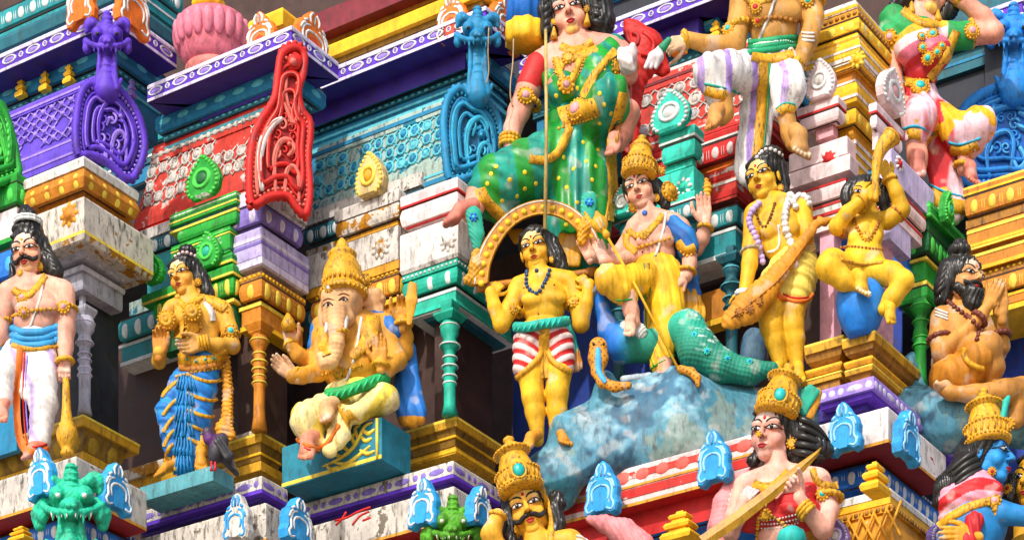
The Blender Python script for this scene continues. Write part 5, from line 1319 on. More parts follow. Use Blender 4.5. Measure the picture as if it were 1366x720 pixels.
# ============================================================ LOWER TIER: eaves along the bottom
def lower(label, px, Y, L, R, y0, y1, mat, soff=REDD, orn=(), sox=32, extra=None, neck=True):
    b = Bay('eaves', label, 'eaves', px, Y, L, R, y1+20)
    b.layer('face', mat, [(30, y0), (31, y0+2), (31, y1-5)]); b.layer('edge', M_('d9a23a', chip=.4, grime=.4), [(32, y1-5), (32, y1-1)], cap=False)
    b.layer('soffit', soff, [(31.8, y1-.6), (-14, None), (-14, y1+60)], cap=False)
    b.layer('bead_course', BLUEW, [(-10, y1+16), (-10, y1+22)]); b.row('bead', D(WDOT), 0, 1, 4, 4, 4, 2)
    b.layer('cornice', BLUE, rnd(0, y1+24, y1+56, -8)); b.row('petal', D(WDOT), 1, 4, 13, 9, 18, 2.5)
    return b
BLW = M_('a6d8f2', chip=.05, grime=.1); WB = M_('c6c0b4', chip=.6, grime=.7, under='7b7163')
def slabband(label, px, Y, L, R, y0, y1, gm=WHT, pm=LIL2):
    b = Bay('ledge_slab', label, 'ledge', px, Y, L, R, y1+14)
    b.layer('oval_band', gm, [(26, y0), (27, y0+1.5), (27, y1)]); b.pattern(1, 2, [('oval', [(D(pm, 10), 1)], 26, 4, 9, 1.2), ('roundel', [(D(pm, 10), 1)], 9, 4, 9, 1.2), ('roundel', [(D(pm, 10), 1)], 9, 4, 9, 1.2)])
    b.layer('edge', PUR, [(28, y1+.5), (28, y1+5)]); b.layer('soffit', PURD, [(18, y1+5.5), (16, y1+16)]); return b
b = lower('chipped white eaves block with blue scrolls under the mace bearer', 100, 19.45, -60, 196, 608, 662, WB)
b.last = b.info['face']; nasi(b, 'A', 62, 668, 42, 66, SKYB, WDOT, 31, 14); nasi(b, 'B', 148, 684, 38, 68, SKYB, WDOT, 31, 14)
stepped(b, 'A', 28, 722, 26, 20, YEL, 4)
slabband('white ledge slab with purple ovals under the woman in gold', 345, 19.85, 186, 384, 634, 651)
b = lower('grey eaves block with white and blue scrolls below the orange pillar', 350, 19.7, 150, 420, 670, 722, WB, neck=False); b.last = b.info['face']; nasi(b, 'A', 321, 724, 40, 64, M_('cfcac0', chip=.3, grime=.5, under='3a8fd0'), SKYB, 31, 14); nasi(b, 'B', 390, 728, 36, 66, SKYB, WDOT, 31, 14)
slabband('white ledge slab with purple ovals under the elephant god', 598, 19.7, 393, 668, 614, 631)
b = lower('grey eaves block with red brush marks under the teal pedestal', 598, 19.5, 415, 646, 648, 694, WB); b.last = b.info['face']; nasi(b, 'A', 569, 706, 44, 68, SKYB, WDOT, 31, 14); nasi(b, 'B', 632, 706, 30, 60, SKYB, WDOT, 31, 14)
mb = MB()
for path in ([(447, 694), (462, 690), (478, 682), (494, 676)], [(470, 700), (480, 688), (492, 682)], [(448, 700), (456, 692), (462, 682)], [(484, 694), (494, 690)]):
    mb.tube([b.at('A', x, y, 32) for x, y in smooth_path(path, 3)], 1.6*b.m, 5)
mb.obj('brush_marks', REDL, b.info and b.e)
PKW = M_('e8c9c4', chip=.3, grime=.3, under='e9e2dc')
b = lower('red and pink eaves with blue scroll ornaments below the big rock', 994, 18.95, 690, 1040, 578, 632, PKW, M_('c01a12', chip=.05, grime=.25)); b.last = b.info['face']
inf = b.info['face']; line(b, 'stripe', M_('cf3a2c', chip=.5, grime=.4, under='e2d2c8'), 1, 2, 1, 12, 'A', f=.72, inf=inf); line(b, 'stripe', M_('d9a23a', chip=.4), 1, 2, 1.4, 3, 'A', f=.52, inf=inf); line(b, 'stripe', REDW, 1, 2, .8, 9, 'AB', f=.2, inf=inf)
pm_ = D(M_('e07468', chip=.2, grime=.2, under='f0dcd8'), 10)
b.row('petal', pm_, 1, 2, 26, 4, 16, 1.6, 'A', off=10) if False else None
b.last = inf; b.row('petal', pm_, 1, 2, 24, 6, 17, 2, 'A', off=13); nasi(b, 'A', 807, 690, 50, 70, SKYB, BLW, 31, 14); nasi(b, 'A', 957, 648, 50, 70, SKYB, BLW, 31, 14)
stepped(b, 'A', 908, 722, 40, 40, YEL, 10)
RW2 = M_('e4dcd6', chip=.5, grime=.35, under='c8382a')
b = lower('red and white chipped eaves corner with blue scroll ornaments at the right', 1170, 18.9, 1080, 1262, 542, 590, RW2, M_('8a100c', chip=.03, grime=.3)); b.last = b.info['face']; nasi(b, 'A', 1131, 606, 50, 66, SKYB, BLW, 31, 14); nasi(b, 'B', 1203, 616, 38, 70, SKYB, BLW, 31, 14)
stepped(b, 'B', 1168, 658, 34, 40, YEL, 14)
b = Bay('ledge_slab', 'purple ledge slab with pale ovals under the gold stepped pedestal', 'ledge', 1154, 18.9, 1092, 1272, 530)
b.layer('oval_band', PURL, [(24, 501), (25, 503), (25, 517)]); b.pattern(1, 2, [('roundel', [(D(LILS, 10), 1)], 10, 3, 10, 1.2)]*3+[('oval', [(D(LILS, 10), 1)], 24, 4, 9, 1.2)]); b.layer('edge', PUR, [(20, 517.5), (18, 528)]); b.layer('soffit', PURD, [(4, 528.5), (4, 545)])
b = Bay('lattice_roof', 'yellow roof top with rope mouldings and chipped paint at the bottom right', 'roof', 1186, 18.7, 1066, 1250, 760)
b.layer('cap', WHT2, [(2, 650), (4, 653), (4, 660)]); b.layer('slab', YEL, [(3, 661), (3, 670)]); b.layer('rope_course', GOLD, [(8, 671), (8, 680)]); b.row('bead', D(OCH), 0, 1, 7, 1, 7, 2.5); b.layer('roof_face', M_('e0a51a', chip=.55, grime=.3, under='efe6d8'), [(4, 681), (16, 740), (18, 780)])
for k in range(7):
    x = 1080+k*17; mb = MB(); mb.tube([b.at('A', x, 700-(x-1080)*.3+8, 8), b.at('A', x+20, 745-(x-1080)*.3, 16)], 2*b.m, 5); mb.obj('rib', GOLD, b.lo); mb = MB(); mb.tube([b.at('A', x+20, 698-(x-1080)*.3, 8), b.at('A', x, 750-(x-1080)*.3, 16)], 2*b.m, 5); mb.obj('rib', GOLD, b.lo)
leaf(b, 'A', 1118, 735, 32, 44, LIL2, LILS, WDOT, 18); leaf(b, 'B', 1246, 735, 30, 36, LIL2, LILS, WDOT, 12)
b = Bay('wall_bay', 'deep red and blue recess below the right eaves corner', 'wall bay', 1130, 19.2, 1000, 1262, 760); b.layer('cornice', BLUEW, rnd(6, 612, 650, 0)); b.row('bead', D(WDOT), 0, 1, 4, 4, 4, 2); b.row('petal', D(WDOT), 1, 4, 12, 9, 18, 2.5); b.layer('neck', BLUEW, [(0, 652), (0, 760)])
# pink snake scrolls of the lower gables
c = Fig('beast_gable', 'pink ridged gable scroll beside the sword bearer', 'roof gable', 18.75, 975, 720); m = Mass(4); c.chain(m, [(1002, 632, 0, 8), (980, 645, -4, 13), (967, 672, -4, 16), (962, 705, -2, 18), (962, 740, 0, 20)]); dress(c, 'scroll', m, 1.3, 'e0989a', lambda V, N: .2*np.sin(V[:, 2]*1.0)); c.rebvh()
c.beads('ridge', [(996, 640), (980, 652), (973, 676), (970, 712)], 4.5, M_('ead0c8', chip=.2, grime=.3), -.25, 1)
c = Fig('beast_gable', 'pink curled gable tip at the bottom edge beside the blue scroll', 'roof gable', 18.75, 830, 735); m = Mass(4); c.chain(m, [(786, 692, 0, 5), (806, 698, -4, 11), (832, 710, -4, 18), (852, 730, -2, 22)]); dress(c, 'scroll', m, 1.3, 'e0989a', lambda V, N: .3*np.sin(V[:, 0]*.9+V[:, 2]*.6))
# statues
G_ST = None
GLD = lin('d99d10')

# ------------------------------------------------------------ 1 moustached man with a mace
f = Fig('statue', 'moustached bare chested man in white dhoti resting his hand on a gold mace', 'statue', 19.5, 45, 605)
sk = lin('e7b39d'); m = Mass(4)
torso(f, m, (14, 392), (86, 388), (18, 440), (76, 440), dep=.30)
f.chain(m, [(34, 356, 4, 13), (38, 384, 4, 15)]); f.chain(m, [(24, 378, 3, 10), (10, 388, 0, 12)]); f.chain(m, [(58, 376, 3, 10), (82, 386, 0, 13)])
f.chain(m, [(86, 390, 0, 14), (88, 418, 0, 13), (88, 440, -2, 12), (87, 462, -6, 10.5), (87, 482, -8, 8.5)])
f.chain(m, [(12, 394, 0, 13), (4, 420, 2, 12), (0, 448, 0, 11), (-14, 462, -10, 9)])
f.add(m.build(1.3, sk)); f.hand((87, 480, -8), (85, 523, -12), 34, 1, .55, sk, facing=-1, spread=.02, tips=lin('e8d8cc'), thumb=.7)
f.head((31, 331, -12), 61, 14, 8, -5, True, lin('e9b79a'), cheek=lin('e2906e'), socket=lin('df7a48'), chin=lin('e5b878'), forehead=lin('efdcc8'), tilak=JEW, moustache=BLK, browr=1.2)
f.foot((58, 600, -8), (30, 612, -30), 20, lin('d88a72')); f.foot((8, 540, -6), (0, 562, -28), 20, lin('e09c84'))
f.body()
m = Mass(5); f.skullcap(m); f.chain(m, [(40, 300, 2, 15), (36, 288, 0, 12), (34, 279, 0, 6)]); f.ell(m, (36, 308, 4), (20, 18, 9))
f.chain(m, [(56, 325, 8, 9), (64, 352, 8, 13), (74, 364, 6, 11)]); f.chain(m, [(20, 345, 10, 6), (18, 372, 8, 6)])
f.hairmass(m, 1.2, .8, .9)
f.locks([[(57, 330+i*6, 2), (66+i*2, 336+i*6, -3), (78, 350+i*4, 0), (85-i, 362+i*2, 4)] for i in range(5)]+[[(14, 352, 2), (17, 366+i*4, 0), (13, 380, 2)] for i in range(2)], 3.4)
f.rebvh()
f.bangle(20, 297, 55, 297, 0, 2.2, WDOT, n=2, step=4, name='hair_band', beads=14); f.lathe('topknot_cap', (35, 282, 0), (34, 268, 0), [(5, 0), (4, .4), (1, 1)], JEW, 12)
m = Mass(6); f.ell(m, (46, 452, 0), (31, 22, 14)); f.chain(m, [(58, 470, -2, 19), (58, 540, -4, 18), (52, 596, -6, 14)], sq=.9); f.chain(m, [(24, 468, -2, 18), (6, 492, -12, 18), (2, 535, -8, 14)], sq=.9); f.chain(m, [(40, 465, -4, 20), (42, 520, -4, 18)], sq=.7)
dress(f, 'dhoti', m, 1.4, lambda V: np.array(lin('e6e4e0'))+(np.array(lin('c0a8e6'))-np.array(lin('e6e4e0')))*np.clip(np.sin(V[:, 0]*.13+V[:, 2]*.03+.9*np.sin(V[:, 2]*.06))*3-2.2, 0, .8)[:, None], folds(.09, .1, .30, .55, 0, 3))
f.rebvh()
for i, y in enumerate((437, 446, 454)): f.cord('sash_fold', [(15, y+1), (32, y+6), (60, y+5), (77, y-1)], 5.2, M_('4aa6d6', chip=.06, grime=.15), -1.2)
f.ribbon('sash_band', [(16, 459), (34, 464), (60, 463), (77, 458)], 4.5, JEW); f.ribbon('dhoti_border', [(27, 464), (24, 500), (22, 540), (25, 580), (34, 600), (48, 605), (64, 598)], [5, 4.5, 4.5, 5, 5, 5, 4], ORN2, 1.5)
f.cord('dhoti_edge', [(33, 470), (31, 520), (33, 570), (40, 596), (62, 592)], 1.3, REDL, .6); f.cord('dhoti_edge', [(36, 474), (34, 530), (38, 585)], 1.2, PURL, .4)
f.ribbon('necklace', [(17, 386), (30, 394), (44, 391), (61, 368)], 4.2, JEW, 1.2); f.beads('necklace_beads', [(21, 384), (31, 388), (44, 385), (57, 367)], 1.6, JEW); f.medal(30, 397, 8, gem=PINKD)
f.beads('chest_band', [(16, 422), (30, 417), (50, 413), (76, 412)], 2.9, JEW, .05); f.medal(32, 416, 7, gem=PINKD); f.medal(85, 410, 9, gem=PINKD); f.bangle(73, 413, 102, 412, -1, 2.4, beads=16, name='armlet'); f.bangle(-2, 429, 15, 428, 1, 2.6, beads=14, name='armlet')
f.cord('sacred_thread', [(57, 378), (53, 400), (46, 420), (40, 436)], 1.8, WHT2); f.bangle(76, 483, 97, 481, -8, 3.4); f.medal(54, 355, 6, name='earring', d=-8); f.medal(27, 364, 4.5, name='earring', d=-8)
g = Fig('mace', 'gold ceremonial mace standing under the hand of the moustached man', 'mace', 19.35, 90, 606)
g.lathe('mace_shaft', (90, 608, 0), (88, 505, 0), [(8, 0), (9.5, .04), (7.5, .08), (9, .12), (13.5, .2), (14.5, .28), (13, .35), (10, .38), (10.5, .41), (8, .45), (6, .62), (5, .85), (4, 1)], JEW, 24)

# ------------------------------------------------------------ 2 woman in gold bodice and blue skirt
f = Fig('statue', 'woman in gold bodice and pleated blue skirt with a pigeon by her feet', 'statue', 20.0, 250, 634)
sk = lin('dfaf48'); m = Mass(4)
torso(f, m, (228, 413), (299, 414), (243, 468), (293, 465), dep=.28, pec=False)
f.ell(m, (224, 428, -16), (13, 11, 13)); f.ell(m, (256, 420, -20), (14, 12, 14))
f.chain(m, [(251, 385, 3, 11), (256, 404, 3, 12)]); f.chain(m, [(262, 402, 3, 9), (294, 411, 0, 11)]); f.chain(m, [(245, 402, 3, 9), (230, 410, 0, 10)])
f.chain(m, [(299, 416, 0, 12), (306, 440, 0, 11), (310, 461, -4, 10), (292, 460, -18, 8.5), (272, 457, -26, 7)])
f.chain(m, [(227, 416, 4, 11), (216, 445, 6, 10), (212, 482, -4, 9), (212, 470, -22, 8)])
f.ell(m, (268, 476, 0), (30, 20, 18))
f.chain(m, [(268, 480, 0, 16), (264, 540, -2, 9), (268, 602, -8, 8)]); f.chain(m, [(262, 480, 0, 14), (246, 550, -4, 9), (235, 624, -8, 7)])
f.add(m.build(1.25, sk)); f.hand((274, 457, -25), (226, 468, -34), 44, 1, .22, lin('d6a862'), facing=1, spread=.06, thumb=.8, tips=lin('e6ded2'))
f.hand((212, 474, -22), (213, 436, -26), 40, 1, .35, lin('c98d38'), spread=.03, thumb=.8)
f.head((236, 364, -10), 51, 26, 8, -10, False, lin('e3b053'), cheek=lin('e0a050'), socket=lin('d99a3e'), forehead=lin('ecd9a8'), tilak=JEW, browr=.8)
f.foot((235, 622, -8), (206, 636, -26), 15, lin('d99a20')); f.foot((268, 600, -8), (268, 628, -28), 18, lin('d99a20')); f.body()
m = Mass(5); f.skullcap(m); f.ell(m, (250, 336, 4), (12, 11, 9)); f.chain(m, [(258, 355, 8, 11), (268, 375, 8, 12), (276, 390, 6, 9), (282, 400, 4, 5)]); f.hairmass(m, 1.15, 1.0, .8)
f.beads('hair_band', [(234, 342), (246, 336), (262, 342)], 2.6, PINK, d=-8); f.rebvh()
m = Mass(5); f.chain(m, [(268, 486, 0, 27), (262, 520, -2, 26), (256, 560, -4, 25), (250, 600, -4, 19), (246, 622, -6, 15)], sq=.8); f.chain(m, [(240, 500, -4, 10), (222, 548, -8, 14), (228, 600, -8, 10)], sq=.8)
dress(f, 'skirt', m, 1.3, lambda V: band_cols(V, (np.sin(V[:, 2]*.31+.12*V[:, 0]+.8) > .25)+0, ['1c7fc4', '2a98d8']), folds(.06, .1, .33, .8))
f.rebvh()
for i, y in enumerate((505, 530, 552, 571, 590)):
    w_ = 1-.1*i; f.ribbon('skirt_trim', [(250, y-6), (268, y+2), (286-2*i, y+4), (295-5*i, y+1)], 2.4, JEW, .8); f.ribbon('skirt_trim', [(239-i*2, y+2), (228-i*1.0, y+10), (216+i*1.2, y+24)], 2.4, JEW, .8)
mb = MB()
for i in range(6):
    for j, (y0, y1) in enumerate(((500, 520), (520, 540), (538, 560), (558, 582), (580, 606), (604, 632))):
        x0 = 238+i*4.0; c = 248-j*.8
        P = [f.hit(c+(x0-248)*(.8)+random.uniform(-1, 1), y0, .6)[0], f.hit(c+(x0-248)*1.0, (y0+y1)/2, 1.6)[0], f.hit(c+(x0-248)*1.2+random.uniform(-1.5, 1.5), y1+random.uniform(-2, 2), 2.4)[0]]; mb.tube(P, [1.0/f.s, 1.4/f.s, 1.8/f.s], 6)
mb.obj('pleats', M_('1f8fc0', chip=.1, grime=.25, under='c9d6da'), f.e)
f.ribbon('belt', [(238, 478), (262, 482), (290, 478), (304, 470)], 7, JEW, 2); f.ribbon('belt', [(240, 490), (262, 492), (290, 487), (300, 480)], 4.5, JEWD, 2); f.beads('belt_fringe', [(236, 502), (256, 497), (284, 492), (300, 488)], 2.6, JEW)
for px, py in ((251, 480), (262, 482), (273, 481), (284, 478)): f.beads('belt_gem', [(px, py), (px+2, py)], 2, TSTONE, off=3)
f.chain(m := Mass(3), [(300, 480, 4, 7), (304, 520, 6, 7), (303, 560, 4, 8), (298, 572, 2, 11), (308, 580, 2, 7)], sq=.6); dress(f, 'sash', m, 1.3, 'd99d10', folds(.1, .1, .9, .8)); f.rebvh()
f.beads('sash_trim', [(303, 486), (308, 520), (307, 555), (311, 575)], 2.2, JEW)
for px, py, r in ((222, 427, 13), (256, 416, 13)):
    f.medal(px, py, r, gem=JEW, petals=16, gr=.3)
f.medal(258, 436, 12, petals=14, name='pendant'); f.ribbon('bodice_strap', [(236, 406), (240, 425), (236, 452)], 6, JEW); f.ribbon('necklace', [(238, 402), (250, 408), (266, 398), (272, 394)], 4, JEW); f.ribbon('shoulder_cloth', [(272, 400), (286, 402), (300, 412)], [5, 8, 7], JEW, 1.5); f.beads('shoulder_trim', [(276, 406), (290, 412), (304, 416)], 2.2, JEW); f.ribbon('bodice_strap', [(274, 402), (282, 416), (284, 428)], 4, WHT2)
f.medal(308, 442, 9, gem=TSTONE); f.bangle(297, 449, 319, 446, -1, 2.6, name='armlet', beads=14); f.bangle(270, 449, 273, 465, -26, 2, n=4, step=4); f.medal(264, 376, 5, name='earring', d=-6); f.medal(265, 388, 6, name='earring', d=-6); f.medal(237, 396, 4, name='earring', d=-6)

# pigeon
p = Fig('pigeon', 'dark grey pigeon with purple neck perched on the grey teal pedestal', 'pigeon', 19.45, 292, 624)
m = Mass(4); p.ell(m, (291, 598, 0), (12, 11, 22), -22); p.chain(m, [(280, 585, -2, 9), (277, 577, -4, 7.5)]); p.chain(m, [(302, 612, 4, 8), (316, 632, 8, 3.5)], sq=.6)
Pc = m.build(1.0, lin('2c2b33')); V = Pc[0]; g1 = gauss(V, p.L(280, 586, -4), (11, 14, 8)); C = np.array(lin('2a2930'))*(1-g1)[:, None]+np.array(lin('6a2a78'))*g1[:, None]
PIG = paint(None, chip=0, grime=.1, rough=.4); p.out('body', (V, Pc[1], C), PIG)
m = Mass(3); p.chain(m, [(292, 588, -10, 7), (304, 608, -8, 7), (313, 624, 0, 3)], sq=.5); p.out('wing', m.build(1.0, lin('1f1e25'), lambda V, N: .5*np.sin(V[:, 0]*.9+V[:, 2]*.6)), PIG)
p.lathe('beak', (271, 577, -6), (266, 579, -8), [(2.2, 0), (1.4, .5), (.3, 1)], paint('5a5458', chip=0, grime=0), 8); p.lathe('leg', (287, 616, -6), (287, 627, -8), [(1.6, 0), (1.3, .6), (2.4, 1)], paint('c0304a', chip=0, grime=0), 8); p.lathe('leg', (282, 615, -10), (282, 627, -12), [(1.6, 0), (1.3, .6), (2.4, 1)], paint('c0304a', chip=0, grime=0), 8)
mb = MB(); mb.add([p.w(273, 574, -9)+Vector(v)*1.3/p.s for v in ICO1[0]], ICO1[1]); mb.obj('eye', ORN2, p.e)

# ------------------------------------------------------------ 3 elephant headed god
f = Fig('statue', 'seated elephant headed god with tall gold crown and four arms', 'statue', 19.75, 460, 612)
sk = lin('d6a03c'); fl = lin('e6b988'); m = Mass(6)
f.ell(m, (470, 452, 0), (44, 32, 40)); f.ell(m, (472, 488, -4), (45, 38, 34)); f.chain(m, [(430, 438, 4, 16), (512, 436, 4, 18)])
f.ell(m, (452, 440, -28), (14, 10, 12)); f.ell(m, (492, 442, -26), (15, 10, 14))
f.chain(m, [(515, 440, 8, 16), (538, 468, 14, 13), (540, 450, 6, 11), (537, 428, -8, 9.5)], k=4)          # raised right arm
f.chain(m, [(512, 446, 0, 15), (530, 480, -6, 13), (516, 492, -26, 11), (508, 484, -38, 9)], k=4)
f.chain(m, [(428, 446, 8, 14), (418, 484, 0, 12), (398, 474, -14, 9.5), (387, 458, -20, 8.5)], k=4)
f.chain(m, [(428, 450, 0, 14), (424, 496, -12, 12), (402, 501, -26, 10), (390, 502, -32, 9)], k=4)
f.add(m.build(1.35, sk))
m = Mass(5)                                                          # elephant head, one mass with trunk and ears
f.ell(m, (456, 402, -22), (28, 24, 30)); f.ell(m, (450, 420, -36), (20, 18, 22)); f.ell(m, (440, 396, -36), (12, 10, 14)); f.ell(m, (464, 394, -36), (13, 10, 14))
f.chain(m, [(450, 416, -46, 14), (449, 440, -52, 11), (449, 458, -52, 9.8), (447, 470, -50, 9), (442, 482, -50, 8.6), (433, 484, -54, 8), (428, 476, -56, 6.5)], k=4)
f.chain(m, [(480, 400, -8, 9), (494, 396, -4, 11), (506, 400, 2, 9)], sq=.5); f.ell(m, (497, 414, 0), (15, 5, 24)); f.ell(m, (432, 420, -10), (8, 6, 22)); f.chain(m, [(490, 392, -6, 3.5), (504, 390, -5, 4), (510, 398, -4, 3.5)])
f.ell(m, (438, 428, -38), (8, 8, 8)); f.ell(m, (464, 424, -40), (9, 8, 9))
hd = m.build(1.2, fl, lambda V, N: .2*np.sin(V[:, 2]*1.1)*(np.abs(V[:, 0]-f.L(449, 450, 0)[0]) < 14)*(V[:, 2] < f.L(449, 428, 0)[2]))
f.add(hd)
f.hand((537, 434, -8), (541, 392, -10), 44, -1, .5, sk, spread=.06, tips=lin('e8d8cc')); f.hand((508, 488, -38), (506, 450, -44), 42, -1, .12, lin('dba24a'), spread=.03, tips=lin('e0b24a')); f.hand((388, 462, -20), (384, 432, -24), 36, 1, .6, lin('dfb38c'), spread=.04); f.hand((392, 503, -32), (364, 480, -38), 40, 1, .2, lin('dcb48e'), spread=.04, thumb=.7)
f.foot((448, 545, -44), (432, 562, -58), 26, fl, tips=lin('eee6dc')); f.foot((420, 588, -40), (406, 612, -62), 26, lin('dc9c80'))
f.body()
for px, py in ((438, 407), (458, 400)):
    h, n = f.hit(px, py, .2); mb = MB(); mb.add([h+Vector((v[0]*4.2, v[1]*2, v[2]*2.5))/f.s for v in ICO2[0]], ICO2[1]); eo = mb.obj('eye', EYEW, f.e); mb = MB(); mb.add([h+Vector((v[0]*2.4, v[1]*2-1.2, v[2]*2.2))/f.s for v in ICO2[0]], ICO2[1]); mb.obj('iris', IRIS, eo)
    f.cord('eyelid', [(px-6, py+1), (px, py-4), (px+6, py)], 1.0, paint('5a3014', chip=0, grime=.1), .6); f.cord('eyebrow', [(px-7, py-6), (px, py-9), (px+8, py-6)], .9, paint('7a4a20', chip=0, grime=.1), .3, taper=True)
f.lathe('tusk', (461, 424, -48), (460, 441, -56), [(4.5, 0), (4, .5), (2.6, .85), (.6, 1)], WHT2, 12); f.lathe('tusk', (437, 432, -46), (434, 444, -52), [(3.6, 0), (3, .5), (1.6, .85), (.5, 1)], WHT2, 12)
f.bangle(443, 449, 463, 443, -50, 2.8, beads=14, name='trunk_ring')
f.lathe('crown', (458, 394, -22), (456, 318, -16), [(30, -.04), (32, 0), (32, .05), (27, .07), (27.5, .30), (25, .45), (20, .58), (17, .63), (19, .66), (19.5, .71), (15, .76), (10, .80), (7.5, .83), (8, .87), (6.5, .93), (2, 1)], JEW, 32); 
mb = MB()
for i in range(30): an = 2*math.pi*i/30; mb.add([f.w(458, 393, -22)+Vector((math.cos(an)*31+v[0]*2.4, math.sin(an)*31+v[1]*2.4, v[2]*2.4))/f.s for v in ICO1[0]], ICO1[1])
for i in range(26): an = 2*math.pi*i/26; mb.add([f.w(458, 378, -22)+Vector((math.cos(an)*27.5+v[0]*2, math.sin(an)*27.5+v[1]*2, v[2]*4))/f.s for v in ICO1[0]], ICO1[1])
tag(mb.obj('crown_beading', JEW, f.e), kind='stuff'); f.rebvh(); f.medal(438, 385, 6, gem=WHT2); f.medal(447, 362, 8, gem=JEW); f.medal(488, 374, 9, gem=JEW, d=-10)
m = Mass(6); f.ell(m, (474, 524, 0), (42, 34, 16)); f.chain(m, [(452, 538, -14, 21), (410, 560, -36, 22), (418, 586, -36, 15)], k=6); f.chain(m, [(494, 530, -14, 21), (513, 532, -30, 19), (478, 550, -42, 12), (462, 553, -46, 9)], k=5); f.chain(m, [(456, 556, -40, 16), (452, 580, -42, 14), (440, 600, -42, 10)], sq=.7)
dress(f, 'dhoti', m, 1.4, lambda V: np.where((np.sin(V[:, 0]*.11-V[:, 2]*.07) > .55)[:, None], np.array(lin('e6cf5c')), np.array(lin('ebdc9c'))), folds(.16, .1, .22, .9), VCW)
f.rebvh(); f.cord('dhoti_hem', [(397, 586), (410, 594), (426, 598), (440, 586), (452, 566)], 3.2, ORN2, -.6); f.cord('dhoti_edge', [(398, 590), (410, 599), (426, 603)], 1.3, REDL, .4); f.ribbon('waist_cloth', [(456, 536), (462, 552), (472, 566)], [8, 8, 10], JEW, 1)
mb = MB(); pts = [(437, 526, -34), (455, 524, -44), (478, 516, -46), (500, 508, -38), (515, 505, -22)]
mb.tube([f.w(*q) for q in smooth_path(pts, 5)], 8/f.s, 10); o = mb.obj('belt', M_('17a05a', chip=.06, grime=.2), f.e)
mb = MB()
for i, q in enumerate(smooth_path(pts, 5)):
    if i % 2 == 0: mb.tube([f.w(q[0]-4, q[1]+7, q[2]-5), f.w(q[0], q[1], q[2]-9), f.w(q[0]+4, q[1]-7, q[2]-5)], 1.6/f.s, 5)
mb.obj('belt_twist', M_('3cc486', chip=.06, grime=.1), o)
m = Mass(4); f.chain(m, [(522, 432, 14, 13), (540, 468, 24, 14), (543, 512, 20, 17), (549, 550, 14, 21)], sq=.5); f.chain(m, [(424, 438, 0, 12), (422, 462, -4, 12), (428, 484, -4, 9)], sq=.7); f.chain(m, [(500, 428, 2, 14), (524, 440, -2, 15)], sq=.9)
dress(f, 'shawl', m, 1.4, lambda V: np.where((V[:, 2] < f.L(0, 552, 0)[2])[:, None], np.array(lin('dba01a')), np.array(lin('1d7fc8'))), folds(.32, .1, .05, 1.0)); f.rebvh()
f.ribbon('shoulder_cloth', [(498, 422), (496, 440), (484, 462), (470, 478)], [10, 10, 8, 5], JEW, 1); f.ribbon('shoulder_cloth', [(428, 438), (430, 456), (436, 474)], 7, JEW, 1); f.cord('sacred_thread', [(482, 424), (478, 450), (472, 480), (462, 508)], 2.2, WHT2)
f.medal(452, 496, 9, petals=14); f.medal(472, 488, 5); f.beads('chest_band', [(430, 500), (440, 497), (452, 494), (472, 489), (486, 486)], 2.6, JEW); f.bangle(526, 434, 549, 432, -8, 3); f.bangle(497, 486, 519, 489, -36, 2.6); f.bangle(390, 505, 398, 492, -30, 3); f.bangle(380, 462, 396, 456, -18, 3, name='bangle'); f.bangle(432, 500, 434, 488, -14, 3, name='armlet')
f.chain(m := Mass(2), [(546, 430, -22, 4), (549, 400, -24, 8), (550, 382, -22, 6), (548, 378, -20, 3)], sq=.35); dress(f, 'axe_blade', m, 1.1, 'd8a010'); f.lathe('held_lotus', (385, 440, -32), (384, 418, -30), [(7, 0), (9, .3), (7, .6), (2, 1)], JEW, 14, 6, .12)

# ------------------------------------------------------------ 4 yoke carrier (kavadi) with arch
f = Fig('statue', 'yellow skinned man carrying a decorated arched yoke on his shoulders', 'statue', 19.4, 725, 596)
sk = lin('e6b81e'); m = Mass(4)
torso(f, m, (688, 384), (764, 376), (697, 426), (753, 424), dep=.28)
f.chain(m, [(716, 352, 3, 12), (722, 372, 3, 13)]); f.chain(m, [(714, 370, 3, 9), (692, 380, 0, 11)]); f.chain(m, [(732, 366, 3, 9), (758, 374, 0, 12)])
f.chain(m, [(690, 388, 0, 13), (680, 412, -4, 12), (669, 432, -8, 11), (660, 410, -14, 9), (655, 390, -16, 8)], k=3); f.chain(m, [(764, 382, 0, 13), (772, 410, -4, 12), (775, 432, -8, 11), (782, 404, -14, 9), (786, 380, -16, 8)], k=3)
f.ell(m, (724, 446, 0), (34, 24, 22)); f.chain(m, [(708, 470, 0, 20), (708, 500, -4, 17), (711, 530, -4, 14.5), (714, 550, -2, 13), (718, 588, 0, 7.5)]); f.chain(m, [(742, 468, 0, 20), (745, 498, -4, 17), (743, 525, -4, 15), (743, 548, -2, 13), (742, 584, 2, 8)])
f.add(m.build(1.25, sk)); f.hand((655, 394, -16), (668, 374, -20), 30, 1, .8, sk, facing=-1, spread=.02); f.hand((786, 384, -16), (772, 366, -20), 30, -1, .8, sk, facing=-1, spread=.02)
f.head((710, 326, -10), 55, 15, 8, -9, True, lin('e8ba3e'), cheek=lin('e6a82c'), socket=lin('d88a20'), forehead=lin('efdf9c'), tilak=REDP, browr=.9)
f.foot((718, 586, -2), (698, 600, -30), 20, lin('d99c18')); f.foot((744, 582, -2), (756, 592, -26), 18, lin('d99c18')); f.body()
m = Mass(5); f.skullcap(m); f.chain(m, [(734, 325, 6, 12), (742, 345, 6, 12), (750, 358, 4, 9)]); f.hairmass(m, 1.15, 1.0, .8); f.locks([[(736, 322+i*9, 0), (744+i, 332+i*8, -4), (752, 350+i*5, 0)] for i in range(3)], 3.4); f.rebvh()
